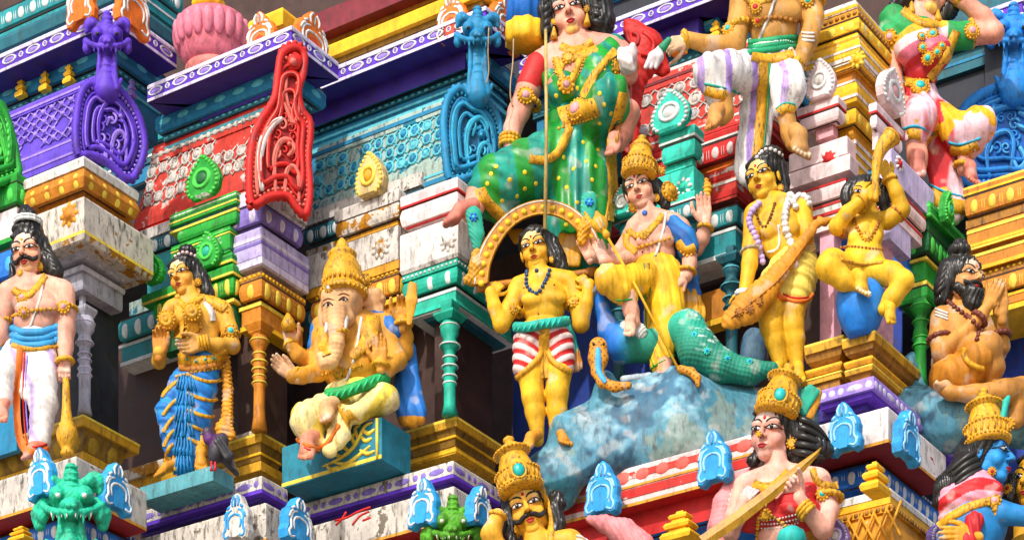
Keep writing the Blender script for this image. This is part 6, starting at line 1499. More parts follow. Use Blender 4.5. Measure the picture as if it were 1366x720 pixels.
m = Mass(4); f.ell(m, (724, 452, -1), (38, 27, 20)); f.chain(m, [(706, 462, -2, 22), (704, 488, -4, 20)]); f.chain(m, [(744, 460, -2, 22), (748, 484, -4, 19)])
dress(f, 'dhoti', m, 1.25, lambda V: band_cols(V, (np.sin((V[:, 2]-.55*np.abs(V[:, 0]-0)*1.0)*.42) > -.1)+0, ['c81c20', 'e6cfc8']), lambda V, N: .9*np.sin((V[:, 2]-.55*np.abs(V[:, 0]))*.42))
f.rebvh(); f.cord('dhoti_hem', [(690, 504), (704, 492), (718, 478), (722, 468)], 4.4, JEW, 0); f.cord('dhoti_hem', [(731, 468), (736, 480), (748, 490), (761, 496)], 4.4, JEW, 0); f.ribbon('waist_cloth', [(726, 438), (726, 470), (727, 504)], [8, 7, 5], JEW, 2.5)
mb = MB(); pts = [(688, 436, -12), (704, 436, -28), (724, 432, -32), (742, 430, -28), (756, 428, -12)]
mb.tube([f.w(*q) for q in smooth_path(pts, 5)], 6.5/f.s, 10); o = mb.obj('belt', M_('23b3a0', chip=.04, grime=.2), f.e); mb = MB()
for i, q in enumerate(smooth_path(pts, 5)):
    if i % 2 == 0: mb.tube([f.w(q[0]-3, q[1]+5.5, q[2]-5), f.w(q[0], q[1], q[2]-7.5), f.w(q[0]+3, q[1]-5.5, q[2]-5)], 1.3/f.s, 5)
mb.obj('belt_twist', TURQL, o)
m = Mass(3); f.chain(m, [(756, 432, 2, 5), (763, 452, 4, 6), (767, 470, 4, 7)], sq=.6); dress(f, 'sash', m, 1.2, '1ba394', folds(.6, 0, .05, .5)); m = Mass(2); f.chain(m, [(767, 470, 4, 7), (769, 488, 4, 8)], sq=.6); dress(f, 'sash_tassel', m, 1.1, 'c98d10', folds(1.2, 0, .02, .6)); f.rebvh()
f.beads('bead_necklace', [(703, 362), (702, 378), (708, 388), (716, 392), (724, 382), (730, 370), (733, 360)], 3.3, M_('1e4a6e', chip=0, grime=.15, rough=.3), .0, .8); f.beads('bead_necklace', [(716, 361), (719, 362)], 3, M_('1e4a6e', chip=0, grime=.15, rough=.3), d=-8)
f.medal(765, 402, 8); f.bangle(755, 408, 782, 405, -3, 2.8, name='armlet', beads=14); f.bangle(672, 413, 697, 418, -3, 2.8, name='armlet', beads=14); f.medal(686, 412, 7); f.medal(736, 346, 4, name='earring', d=-4)
f.beads('navel', [(718, 418), (719, 418)], 1.2, JEWD); f.beads('nipple', [(739, 380), (740, 380)], 1.6, paint('a86a30', chip=0, grime=0)); f.beads('nipple', [(699, 384), (700, 384)], 1.6, paint('a86a30', chip=0, grime=0))
k = Fig('ceremonial_yoke', 'gold arched ceremonial yoke with round studs over the yellow man', 'yoke', 19.5, 715, 384)
k.lathe('pole', (636, 384, -6), (798, 362, -6), [(5, 0), (6.5, .02), (6.5, .08), (5, .1), (5, .9), (6.5, .92), (6.5, .98), (5, 1)], JEWD, 14)
arc = smooth_path([(642, 378), (645, 352), (656, 325), (674, 300), (696, 284), (722, 277), (748, 281), (770, 295), (786, 316), (794, 340)], 4); n = len(arc)
V = []; F = []; ctr = np.array((716, 372))
for i, q in enumerate(arc):
    dq = q-ctr; dq = dq/np.linalg.norm(dq)
    for rr, dd in ((11, -14), (11, 40), (-10, 40), (-10, -14), (-8, -16), (9, -16)):
        V.append(k.w(q[0]+dq[0]*rr, q[1]+dq[1]*rr, dd))
for i in range(n-1):
    for j in range(6): F.append((i*6+j, i*6+(j+1) % 6, (i+1)*6+(j+1) % 6, (i+1)*6+j))
F += [tuple(range(6)), tuple(range((n-1)*6, n*6))[::-1]]
ar = mk('arch', V, F, M_('c08a1c', chip=.1, grime=.4), k.e, False)
st = D(M_('eac832', chip=.05, grime=.15), 10)
for q in resample([tuple(x) for x in arc], 13): inst('stud', st, frame(k.w(q[0], q[1], -16), (1, 0, 0), (0, -1, 0), (0, 0, 1), 4.3/k.s, 3.5/k.s, 4.3/k.s), ar)
for sg_ in (10, -9):
    mb = MB(); mb.tube([k.w(*(q+(q-ctr)/np.linalg.norm(q-ctr)*sg_*.85), -16) for q in arc], 1.1/k.s, 5); mb.obj('rim', WHT2 if sg_ > 0 else JEW, ar)
m = Mass(3); k.chain(m, [(637, 340, -8, 8), (636, 356, -10, 10), (632, 372, -8, 9), (624, 374, -6, 6)]); dress(k, 'end_scroll', m, 1.1, 'c99a2a', lambda V, N: .8*np.sin(V[:, 0]*.9)*np.sin(V[:, 2]*.9))
m = Mass(3); k.chain(m, [(790, 320, -8, 8), (786, 300, -8, 6), (781, 284, -8, 2)]); k.chain(m, [(782, 318, -8, 6), (774, 326, -8, 5)]); dress(k, 'end_finial', m, 1.1, 'd9a414', lambda V, N: .7*np.sin(V[:, 0]*.9)*np.sin(V[:, 2]*.8))
m = Mass(2); 
for i in range(4): k.chain(m, [(752+i*6, 352, 14, 4.5), (750+i*7.5, 318-abs(i-1.5)*2, 18, 5.5)], sq=.6)
dress(k, 'yellow_wing', m, 1.1, 'd9a90f'); m = Mass(2)
for i in range(3): k.chain(m, [(700-i*6, 322, 20, 4), (694-i*6, 310, 20, 5)], sq=.6)
dress(k, 'yellow_wing', m, 1.1, 'd9a90f')
for i, (a, b) in enumerate((((636, 318), (632, 282)), ((784, 300), (786, 262)))):
    m = Mass(3); k.chain(m, [(a[0], a[1]+10, 6, 6), (a[0], a[1]-6, 6, 10), (b[0], b[1]+4, 6, 11)], sq=.5); dress(k, 'peacock_feather', m, 1.2, '17a08a', lambda V, N: .4*np.sin(V[:, 0]*1.1+V[:, 2]*1.1)); k.rebvh(); k.medal(b[0], b[1]+8, 5, BLUE, TSTONE, 6, name='feather_eye')
# ------------------------------------------------------------ 5 spear bearer standing with the peacock
f = Fig('statue', 'gold crowned figure in yellow dhoti holding a slim spear beside a peacock', 'statue', 19.45, 880, 505)
sk = lin('e6b49c'); m = Mass(4)
torso(f, m, (842, 306), (906, 300), (848, 348), (901, 344), dep=.29)
f.chain(m, [(859, 268, 3, 11), (864, 290, 3, 12)]); f.chain(m, [(858, 288, 3, 9), (845, 302, 0, 10)]); f.chain(m, [(872, 286, 3, 9), (900, 297, 0, 12)])
f.chain(m, [(908, 304, 0, 13), (919, 332, -2, 12), (920, 352, -8, 9.5), (916, 368, -14, 8)], k=3)
f.chain(m, [(908, 306, 6, 12), (928, 330, 6, 11), (937, 318, -4, 9.5), (941, 300, -12, 8)], k=3)
f.chain(m, [(842, 312, 0, 11), (842, 345, 0, 10), (824, 348, -14, 8.5), (806, 348, -24, 7.5)], k=3); f.chain(m, [(842, 312, 4, 10), (826, 336, 2, 9), (806, 344, -8, 8), (786, 342, -18, 7)], k=3)
f.chain(m, [(836, 394, -34, 12), (842, 415, -30, 10), (846, 430, -28, 8)]); f.chain(m, [(888, 470, -4, 12), (888, 490, -4, 9.5)])
f.add(m.build(1.25, sk))
f.hand((915, 366, -14), (880, 388, -24), 40, -1, .3, sk, facing=-1, spread=.04, tips=lin('e8d8d0')); f.hand((941, 300, -12), (938, 262, -16), 42, -1, .15, sk, spread=.06, tips=lin('ecdcd4')); f.hand((806, 350, -24), (796, 318, -28), 34, 1, .2, sk, facing=-1, spread=.03); f.hand((786, 344, -18), (776, 318, -22), 34, 1, .2, sk, facing=-1, spread=.08)
f.head((849, 246, -12), 56, 19, 9, -13, False, lin('ecbfa6'), cheek=lin('e8a488'), socket=lin('e08a3a'), chin=lin('e6ae94'), forehead=lin('f2e4dc'), tilak=REDP, browr=.8)
f.foot((847, 424, -24), (838, 448, -40), 18, sk); f.foot((888, 490, -4), (886, 505, -26), 24, lin('dba088'), tips=lin('eee2da')); f.body()
m = Mass(5); f.skullcap(m); f.chain(m, [(876, 250, 6, 10), (884, 262, 6, 9), (888, 274, 6, 7)]); f.hairmass(m, 1.15, 1.0, .8)
crown(f, (852, 233, -10), (857, 180, -6), 22, None, tall=.15); f.rebvh()
f.medal(846, 214, 7, gem=JEW); f.medal(852, 206, 6); f.medal(846, 222, 5); f.medal(881, 228, 6, d=-6)
f.medal(893, 256, 14, petals=14, d=4, name='hair_flower', gem=JEW); f.medal(845, 276, 7, petals=9, d=-2, name='earring'); f.medal(876, 264, 5, name='earring', d=-4)
m = Mass(5); f.ell(m, (876, 356, -2), (30, 23, 16)); f.chain(m, [(886, 370, -6, 26), (891, 410, -8, 22), (888, 450, -8, 17), (880, 486, -8, 13)], sq=.8); f.chain(m, [(862, 370, -14, 20), (830, 377, -32, 20), (811, 371, -44, 18)], k=4); f.chain(m, [(811, 377, -44, 16), (828, 390, -38, 14), (840, 398, -30, 11)], k=4)
dress(f, 'dhoti', m, 1.35, lambda V: band_cols(V, (np.sin(V[:, 2]*.09+V[:, 0]*.05) > -.2)+0, ['e6ba0c', 'ebc012']), folds(.42, .1, .10, .55, 0, 3.2)); f.rebvh()
f.cord('dhoti_stripe', [(859, 352), (861, 400), (863, 450), (872, 488)], 1.3, M_('2c8a2e', chip=0, grime=.1), .4); f.cord('dhoti_stripe', [(866, 352), (868, 400), (868, 440)], 1.1, M_('2c8a2e', chip=0, grime=.1), .4); f.cord('dhoti_stripe', [(822, 400), (835, 400), (852, 398)], 1.3, M_('2c8a2e', chip=0, grime=.1), .4); f.cord('dhoti_stripe', [(868, 492), (880, 484), (896, 476), (902, 472)], 1.4, M_('2c8a2e', chip=0, grime=.1), .4)
f.ribbon('dhoti_border', [(863, 352), (864, 400), (866, 450), (876, 494)], [4, 5, 6, 6], JEW, .4)
m = Mass(4); f.chain(m, [(900, 300, -4, 12), (914, 318, -8, 15), (918, 332, -8, 14)], k=5); f.chain(m, [(912, 320, 14, 12), (914, 360, 18, 16), (918, 398, 18, 18)], sq=.5); f.chain(m, [(840, 320, 10, 9), (836, 345, 12, 8)], sq=.5)
dress(f, 'shawl', m, 1.3, lambda V: band_cols(V, (np.sin(V[:, 0]*.22+V[:, 2]*.2) > .2)+0, ['1c6fb4', '2c8ed0']), folds(.35, 0, .3, .8)); m = Mass(2); f.chain(m, [(917, 402, 16, 19), (922, 420, 16, 20)], sq=.5); dress(f, 'shawl_hem', m, 1.2, 'd9a514', folds(.5, 0, .02, 1.0)); f.rebvh()
f.ribbon('sleeve_border', [(904, 322), (914, 334), (926, 330)], 6, JEW, 1.5); f.beads('sleeve_beads', [(906, 332), (916, 342), (928, 336)], 2.4, JEW)
f.ribbon('collar', [(838, 306), (846, 314), (860, 312), (874, 300), (884, 286)], 4, JEW, 1); f.medal(859, 314, 7, gem=JEW); f.ribbon('shoulder_cloth', [(836, 312), (836, 326), (848, 336)], 5, JEW, 1); f.beads('waist_chain', [(848, 331), (858, 328), (876, 323), (894, 317)], 2.8, JEW); f.cord('sacred_thread', [(888, 284), (886, 302), (880, 325), (874, 342)], 2, WHT2); f.beads('navel', [(857, 336), (858, 336)], 1.6, paint('5a2a1a', chip=0, grime=0))
f.bangle(905, 360, 928, 364, -12, 2.4); f.bangle(932, 302, 950, 306, -12, 2.6); f.medal(860, 284, 3.5, BLUE)
f.chain(m := Mass(2), [(943, 262, -14, 4), (944, 250, -14, 5.5), (942, 238, -14, 2)], sq=.7); dress(f, 'held_flower', m, 1, 'e2b00f', lambda V, N: .8*np.sin(V[:, 2]*1.2))
m = Mass(2); f.chain(m, [(776, 322, -26, 6), (779, 306, -26, 9), (778, 292, -26, 2.5)]); dress(f, 'held_ornament', m, 1, 'd8a414', lambda V, N: .8*np.sin(V[:, 2]*1.0)*np.sin(V[:, 0]*.9))
g = Fig('spear', 'slim yellow spear with leaf blade leaning across the yellow dhoti', 'spear', 19.2, 905, 500)
mb = MB(); mb.tube([g.w(808, 312, 0), g.w(850, 385, 0), g.w(908, 498, 0)], 1.8/g.s, 8); mb.obj('spear_shaft', M_('e2b81c', chip=.05, grime=.15), g.e)
m = Mass(2); g.chain(m, [(806, 309, 0, 4), (800, 298, 0, 11), (796, 284, 0, 3)], sq=.5); dress(g, 'spear_blade', m, 1, 'e6b612'); g.lathe('spear_collar', (811, 318, 0), (806, 307, 0), [(2, 0), (5, .3), (5, .5), (2.5, 1)], JEW, 12)
g.rebvh(); g.cord('blade_mark', [(796, 292), (802, 306)], .9, WHT2, .4); g.cord('blade_mark', [(800, 290), (806, 302)], .9, WHT2, .4)
# peacock
p = Fig('peacock', 'blue and green peacock standing behind the yellow dhoti on the rock', 'peacock', 19.43, 850, 490)
m = Mass(6); p.chain(m, [(796, 388, -16, 9), (803, 412, -8, 9.5), (813, 442, 0, 15), (832, 458, 0, 24), (862, 462, 2, 20)]); p.chain(m, [(905, 440, -4, 20), (916, 440, -8, 24), (932, 468, -18, 26), (962, 488, -22, 20), (1000, 496, -26, 15), (1030, 492, -30, 9)], k=8); p.chain(m, [(860, 462, 4, 18), (905, 445, 0, 18)])
def pc(V):
    t = np.clip((V[:, 0]-p.L(818, 0)[0])/24, 0, 1)[:, None]; z = np.clip((V[:, 2]-p.L(0, 470)[2])/40, 0, 1)[:, None]
    b = np.array(lin('2f8ae0')); g_ = np.array(lin('12a38c')); g2 = np.array(lin('0d8a74'))
    c = b*(1-t)+(g_*z+g2*(1-z))*t; q = np.clip(fbm(V*np.array((.5, 1, 1.6)), .3, 41, 3)*2.5-.5, 0, .8)*(V[:, 0] > p.L(925, 0)[0])*np.clip((V[:, 2]-p.L(0, 490)[2])/14, 0, 1)
    return c+(np.array((.62, .78, .72))-c)*q[:, None]
dress(p, 'body', m, 1.3, pc, lambda V, N: .5*np.sin(V[:, 0]*.75+V[:, 2]*.5)*np.sin(V[:, 0]*.4-V[:, 2]*.8)*(V[:, 0] > p.L(900, 0)[0]))
p.rebvh(); mb = MB(); mb.tube([p.w(794, 389, -20), p.w(784, 389, -24), p.w(777, 391, -24)], [6/p.s, 4/p.s, 1/p.s], 8); mb.obj('beak', M_('8fa0b4', chip=.1), p.e)
for q in ((926, 446), (943, 468), (970, 478), (1000, 482)): p.medal(*q, 4.6, TURQL, BLUE, 8, off=.1, name='feather_eye')
p.chain(m := Mass(3), [(838, 438, -18, 12), (852, 442, -18, 11)], sq=.6); dress(p, 'wing', m, 1.2, 'c9cfc8', lambda V, N: .9*np.sin(V[:, 0]*1.2)*np.sin(V[:, 2]*1.1))
# snakes
c = Fig('cobra', 'yellow spotted cobra with raised hood and blue throat on the rock', 'snake', 19.25, 800, 520)
m = Mass(4); c.chain(m, [(798, 462, 0, 12), (798, 478, 0, 13), (797, 496, -2, 8), (804, 510, -6, 7), (820, 516, -10, 6.5), (838, 514, -10, 5)], sq=.75); V, F, C = m.build(1.0, lin('d69a10')); n_ = np.sin(V[:, 0]*.8)*np.sin(V[:, 2]*.7)+.3*np.sin(V[:, 2]*1.7); C = np.where((n_ > .62)[:, None], np.array(lin('7a4a08')), C); c.out('body', (V, F, C), VC); c.rebvh()
c.ribbon('throat', [(798, 464), (798, 480), (799, 496), (808, 510)], [3, 4.5, 4, 3], BLUEL, .6)
for q in (792, 805): c.beads('eye', [(q, 459), (q+1, 459)], 2, BLK, .1)
c = Fig('snake', 'gold snake tail lying on the rock under the standing foot', 'snake', 19.2, 900, 505)
m = Mass(2); c.chain(m, [(908, 492, 0, 5), (922, 496, -6, 6), (930, 504, -10, 5.5), (931, 514, -12, 2.5)]); V, F, C = m.build(1.0, lin('d69a10')); C = np.where((np.sin(V[:, 0]*.7)*np.sin(V[:, 2]*.8) > .5)[:, None], np.array(lin('8a5a0c')), C); c.out('body', (V, F, C), VC)
c = Fig('snake', 'pale grey blue snake body lying behind the cobra', 'snake', 19.4, 850, 505)
m = Mass(2); c.chain(m, [(832, 506, 0, 5), (850, 504, -2, 5), (866, 502, -2, 5), (880, 506, 0, 4)]); V, F, C = m.build(1.0, lin('a6b8c2')); c.out('body', (V, F, C), VC)

# rocks
def rock(label, Y, px, py, pts, k=14, amp=2.6, cols=('2c7f8e', '4a93a6', '7aa8b8', 'b2a45a', '2a5f78'), vox=2.0):
    r = Fig('painted_rock', label, 'rock', Y, px, py); m = Mass(k)
    for q in pts: 
        if len(q) == 4: r.chain(m, [q, (q[0]+.5, q[1], q[2], q[3])])
        else: r.ell(m, q[:3], q[3:])
    V, F, C = m.build(vox, (1, 1, 1), lambda V, N: amp*(3.6*fbm(V, .026, 3, 2)+1.2*(.5-2*np.abs(fbm(V, .03, 5, 2)))+.25*fbm(V, .16, 8, 2)))
    t = np.clip(.5+.9*fbm(V, .02, 11), 0, 1); u = .36+.8*fbm(V, .035, 12, 5)+.25*fbm(V, .3, 15, 2); w = .54+.8*fbm(V, .04, 13, 5)+.2*fbm(V, .25, 16, 2)
    c = [np.array(lin(q)) for q in cols]
    C = c[0]*(1-t[:, None])+c[1]*t[:, None]; C = C+(c[2]-C)*np.clip((u-.45)*2, 0, .9)[:, None]; C = C+(c[3]-C)*np.clip((w-.82)*2.4, 0, .35)[:, None]; C = C+(c[4]-C)*np.clip((.42-w)*3.2, 0, .9)[:, None]
    r.out('rock_face', (V, F, C), paint(None, chip=.16, grime=.4, under='dfe2de', bump=.4)); return r
ROCKC = ('3f8490', '5f92a6', '93b4c0', 'b0a878', '2a5a72')
rock('large blue grey painted rock under the spear bearer and peacock', 19.35, 880, 640, [(880, 560, 10, 110, 40, 66), (800, 590, 10, 70, 36, 60), (740, 640, 14, 46, 30, 46), (985, 570, 16, 80, 36, 60), (1060, 545, 26, 60, 30, 46), (812, 520, 24, 24, 20, 34), (920, 600, 0, 90, 34, 40)], cols=ROCKC)
rock('dark blue rock ledge under the seated bearded hermit', 19.45, 1285, 590, [(1240, 545, 6, 60, 34, 34), (1300, 560, 0, 70, 34, 36), (1360, 560, 0, 50, 34, 34), (1222, 500, 30, 22, 20, 40), (1262, 580, 4, 40, 26, 22)], cols=('3f7488', '558ea2', '6aa4b4', '7f8f6a', '2a4f66'))
rock('small grey blue rock knob right of the peacock tail', 20.0, 1005, 500, [(1004, 480, 0, 16, 14, 36)], cols=('4a6a84', '5a7f98', '6a8fa4', '6f8f9a', '35566c'))

# ------------------------------------------------------------ 6 lean man with a bundle
f = Fig('statue', 'lean yellow man with white garland carrying a long wrapped bundle', 'statue', 19.35, 1045, 498)
sk = lin('e8bb2a'); m = Mass(4)
torso(f, m, (1003, 284), (1070, 278), (1018, 338), (1072, 336), dep=.28)
f.chain(m, [(1022, 254, 3, 11), (1030, 274, 3, 12)]); f.chain(m, [(1024, 268, 3, 9), (1008, 280, 0, 10)]); f.chain(m, [(1038, 266, 3, 10), (1066, 276, 0, 12)])
f.chain(m, [(1004, 286, 0, 12), (1002, 330, 0, 11.5), (1000, 352, -4, 10.5), (993, 392, -10, 8)]); f.chain(m, [(1071, 278, 0, 13), (1074, 302, -4, 11), (1078, 322, -14, 8.5)])
f.ell(m, (1056, 360, 0), (30, 22, 24)); f.chain(m, [(1034, 380, 0, 20), (1028, 415, -4, 18.5), (1030, 436, -6, 16), (1035, 455, -3, 14), (1043, 494, 0, 8)]); f.chain(m, [(1062, 380, 0, 19), (1058, 412, -4, 16), (1058, 436, -6, 14), (1060, 452, -3, 13.5), (1064, 496, 0, 8)])
f.add(m.build(1.25, sk)); f.hand((993, 390, -10), (980, 412, -16), 28, 1, .6, sk, facing=-1, spread=.03); f.hand((1078, 318, -14), (1086, 342, -20), 28, 1, .7, lin('e0c890'), facing=-1, spread=.03)
f.head((1010, 232, -12), 57, 30, 8, -9, True, lin('ecc344'), cheek=lin('e8b034'), socket=lin('e0a02c'), forehead=lin('f0dfa0'), tilak=REDP, browr=.85)
f.foot((1043, 490, 0), (1034, 506, -22), 18, sk); f.foot((1064, 492, 0), (1066, 508, -20), 18, sk); f.body()
m = Mass(5); f.skullcap(m); f.ell(m, (1028, 206, 4), (17, 14, 10)); f.chain(m, [(1040, 225, 8, 12), (1045, 245, 8, 8), (1046, 262, 6, 6)]); f.hairmass(m, 1.15, .9, .8); f.rebvh()
f.beads('hair_flowers', [(1010, 210), (1020, 200), (1032, 200), (1044, 208)], 3, WHT2, d=-4); f.medal(1041, 251, 5, name='earring', d=-4)
m = Mass(5); f.ell(m, (1060, 356, -1), (33, 25, 26)); f.chain(m, [(1038, 374, -2, 23), (1036, 390, -4, 21)]); f.chain(m, [(1066, 372, -2, 24), (1064, 392, -4, 20)])
dress(f, 'loin_cloth', m, 1.3, 'e4d06c', folds(.1, .1, .38, 1.1)); f.rebvh(); f.cord('cloth_hem', [(1030, 372), (1036, 388), (1043, 400)], 3, ORN2, 0); f.cord('cloth_hem', [(1044, 396), (1060, 402), (1076, 400), (1084, 392)], 3, ORN2, 0); f.cord('cloth_edge', [(1044, 392), (1060, 398), (1078, 396)], 1.2, REDL, 1)
gm = [M_('e6e4e0', chip=.3, grime=.35, under='8d8890'), M_('c4b0e2', chip=.1, grime=.2)]
f.beads('white_garland', [(1054, 262), (1048, 280), (1047, 300), (1053, 320), (1058, 332), (1061, 350), (1060, 358)], 6, gm[0], -.35, 1.0); f.beads('purple_garland', [(1012, 272), (1002, 284), (1000, 298), (1008, 316), (1014, 335), (1018, 352)], 5, gm[1], -.35, .8)
f.beads('bead_necklace', [(1012, 272), (1009, 286), (1014, 298), (1020, 303), (1026, 294), (1032, 278), (1034, 268)], 2.4, paint('7a5010', chip=0, grime=.2), .05); f.beads('shoulder_flowers', [(1062, 276), (1058, 268), (1068, 262), (1078, 268), (1079, 278)], 5, gm[0], -.3, 1.5); f.cord('waist_cord', [(1024, 336), (1034, 334), (1040, 324), (1038, 300)], 1.8, WHT2, .3); f.bangle(984, 392, 1004, 396, -10, 4, gm[0], beads=12); f.bangle(990, 336, 1014, 333, 0, 2.6, paint('a89a80', chip=.2), beads=14)
m = Mass(3); f.chain(m, [(1094, 292, -26, 4), (1080, 312, -28, 6), (1060, 336, -30, 9), (1040, 362, -32, 12), (1018, 390, -34, 17), (996, 412, -34, 20), (976, 426, -34, 13), (968, 432, -34, 5)], k=5, sq=.6); f.chain(m, [(1084, 300, -26, 4), (1100, 296, -26, 4.5), (1112, 292, -26, 3)], k=4)
m2 = m; o = dress(f, 'bundle', m2, 1.2, 'cf960f', lambda V, N: .55*np.sin((V[:, 0]*.66+V[:, 2]*.62)*.85)); f.rebvh()
for q in ((1000, 412), (986, 416), (1012, 402)): f.medal(*q, 6, JEWD, None, 8, name='bundle_flower')
f.cord('bundle_fold', [(1074, 326), (1040, 372), (1004, 402), (976, 424)], 1.2, JEWD, .3)

# ------------------------------------------------------------ 7 child on the pot
f = Fig('statue', 'chubby yellow child blowing a horn while sitting on a blue pot', 'statue', 19.0, 1152, 430)
sk = lin('e7bb22'); m = Mass(5)
torso(f, m, (1128, 296), (1184, 292), (1126, 348), (1176, 348), dep=.34, belly=6)
f.ell(m, (1150, 350, -2), (31, 24, 18)); f.chain(m, [(1158, 278, 2, 12), (1156, 296, 2, 13)]); f.chain(m, [(1184, 294, 0, 12), (1203, 280, -6, 11), (1196, 258, -12, 9.5), (1187, 238, -14, 8)], k=3); f.chain(m, [(1126, 298, 0, 12), (1117, 302, -8, 11), (1130, 284, -20, 9.5), (1152, 266, -30, 8)], k=3)
f.chain(m, [(1134, 362, -8, 19), (1110, 352, -30, 18), (1106, 356, -34, 17)], k=6); f.chain(m, [(1106, 358, -34, 17), (1126, 374, -34, 13), (1142, 380, -36, 9)], k=5); f.chain(m, [(1164, 362, -8, 19), (1190, 366, -26, 15), (1205, 374, -34, 13)], k=6); f.chain(m, [(1206, 376, -34, 13), (1190, 398, -30, 12), (1180, 412, -28, 9)], k=5)
f.add(m.build(1.25, sk)); f.hand((1186, 240, -14), (1172, 206, -18), 34, 1, .4, sk, facing=-1, spread=.03, tips=lin('ece0c0')); f.hand((1150, 268, -30), (1178, 244, -36), 36, -1, .4, sk, facing=-1, spread=.03, tips=lin('ece0c0'))
f.head((1152, 257, -10), 52, -4, -6, 4, False, lin('e8bc34'), cheek=lin('e4a830'), socket=lin('d89a20')); f.foot((1140, 372, -36), (1152, 392, -52), 22, sk, tips=lin('efe8d8')); f.foot((1180, 408, -28), (1190, 432, -40), 18, sk, side=-1); f.body()
m = Mass(4); f.skullcap(m); 
for i in range(15):
    a = math.radians(-20+i*220/14); f.ell(m, (1155+math.cos(a)*27, 262-math.sin(a)*22, 4), (7, 7, 7))
for i in range(4): f.ell(m, (1178+i*1.5, 266+i*7, 6), (7, 7, 6)); f.ell(m, (1134-i*1.0, 264+i*6, 6), (6, 6, 6))
f.hairmass(m, 1.15, 1.3, .7); f.rebvh()
f.beads('necklace', [(1139, 292), (1144, 306), (1152, 316), (1158, 318), (1166, 310), (1173, 294)], 3, JEWD, .0); f.medal(1156, 316, 8); f.beads('waist_chain', [(1122, 330), (1138, 329), (1156, 331), (1177, 333)], 2.2, JEWD); f.cord('waist_line', [(1122, 346), (1146, 352), (1178, 350)], 2.4, JEW, 0); f.bangle(1178, 242, 1196, 238, -14, 2.4); f.bangle(1144, 262, 1156, 275, -29, 2.4); f.bangle(1112, 296, 1126, 314, -4, 2.4, JEWD, name='armlet'); f.bangle(1188, 280, 1204, 292, -4, 2.4, JEWD, name='armlet', beads=10)
g = Fig('horn', 'gold trumpet shaped horn raised above the head of the yellow child', 'horn', 18.8, 1170, 262)
mb = MB(); P = smooth_path([(1168, 268, 0), (1168, 240, 0), (1170, 215, 0), (1178, 195, 2), (1190, 182, 4)], 5); mb.tube([g.w(*q) for q in P], [(4.2+8.5*(i/(len(P)-1))**1.7)/g.s for i in range(len(P))], 16); mb.obj('horn_tube', JEW, g.e); V, F = torus(g.w(1190, 182, 4), g.w(1190, 182, 4)-g.w(1178, 195, 2), 11.5/g.s, 2/g.s, 18, 6); mk('horn_lip', V, F, JEW, g.e)
g = Fig('clay_pot', 'round blue painted pot under the yellow child', 'pot', 18.97, 1148, 446)
g.lathe('pot_body', (1148, 448, 0), (1148, 376, 0), [(15, -.02), (19, .04), (26, .2), (31, .4), (33, .6), (32, .78), (25, .92), (12, 1)], M_('1f8cd8', chip=.03, grime=.2, rough=.5), 32)

# ------------------------------------------------------------ 8 hermit
f = Fig('statue', 'bearded hermit with topknot seated with palms pressed together', 'statue', 19.35, 1290, 535)
sk = lin('c08e48'); m = Mass(5)
f.ell(m, (1278, 444, 4), (34, 26, 40), -8); f.ell(m, (1272, 484, 4), (30, 26, 28)); f.chain(m, [(1290, 400, 6, 12), (1284, 414, 4, 14)]); f.chain(m, [(1258, 424, 0, 14), (1284, 416, 6, 12), (1308, 424, 12, 10)])
f.chain(m, [(1256, 424, -4, 15), (1252, 450, -10, 13), (1256, 470, -16, 12.5), (1282, 448, -28, 11), (1308, 422, -36, 8.5), (1318, 408, -38, 7)], k=4); f.chain(m, [(1312, 428, 14, 11), (1332, 472, 4, 9.5), (1338, 462, -8, 9), (1337, 425, -28, 7.5)], k=4)
f.chain(m, [(1280, 500, 0, 22), (1302, 470, -26, 21), (1318, 462, -36, 19)], k=7); f.chain(m, [(1320, 464, -36, 17), (1326, 490, -26, 14), (1322, 516, -14, 9)], k=5); f.chain(m, [(1362, 520, -20, 17), (1340, 522, -30, 15), (1300, 526, -32, 12), (1268, 524, -30, 8.5), (1258, 520, -30, 7)], k=6); f.chain(m, [(1364, 522, -20, 16), (1356, 560, -16, 11)])
f.add(m.build(1.35, sk)); f.hand((1317, 410, -38), (1331, 378, -42), 42, 1, .06, sk, facing=-1, spread=.0, thumb=.4); f.hand((1337, 424, -30), (1333, 380, -38), 44, -1, .06, sk, facing=1, spread=.0, thumb=.4)
f.head((1301, 366, -12), 62, -34, -2, 4, True, lin('dfae78'), cheek=lin('dba070'), socket=lin('d99a5a'), forehead=lin('ecd9c4'), tilak=ORN2, moustache=BLK, browr=1.2, look=-.4)
f.foot((1266, 524, -30), (1246, 514, -34), 18, lin('d9ae84'), tips=lin('eee6da')); f.body()
m = Mass(5); f.skullcap(m); f.ell(m, (1280, 334, 2), (15, 13, 10)); f.ell(m, (1281, 324, 2), (9, 8, 5)); f.chain(m, [(1268, 360, 6, 16), (1262, 382, 6, 15), (1256, 400, 4, 10)]); f.hairmass(m, 1.2, .8, 1.0)
f.locks([[(1272, 350+i*9, 0), (1262-i*1.5, 356+i*9, -6), (1256-i*2, 368+i*8, -4), (1262-i*2, 380+i*6, 0)] for i in range(4)], 4)
m = Mass(4); p1, p2, p3 = f.hp(0, .28, .1), f.hp(0, .25, -.12), f.hp(.0, .18, -.3); m.cap(p1, 15, p2, 12); m.cap(p2, 12, p3, 5); m.cap(f.hp(-.24, .1, .24), 7, p1, 12); m.cap(f.hp(.24, .1, .24), 7, p1, 12); m.ell(f.hp(0, .42, .2), (7.5, 7.5, 3.5), sub=True)
f.hairmass(m, 1.1, 1.1, .8, name='beard'); f.rebvh()
br = paint('6a3320', chip=.05, grime=.2, rough=.35)
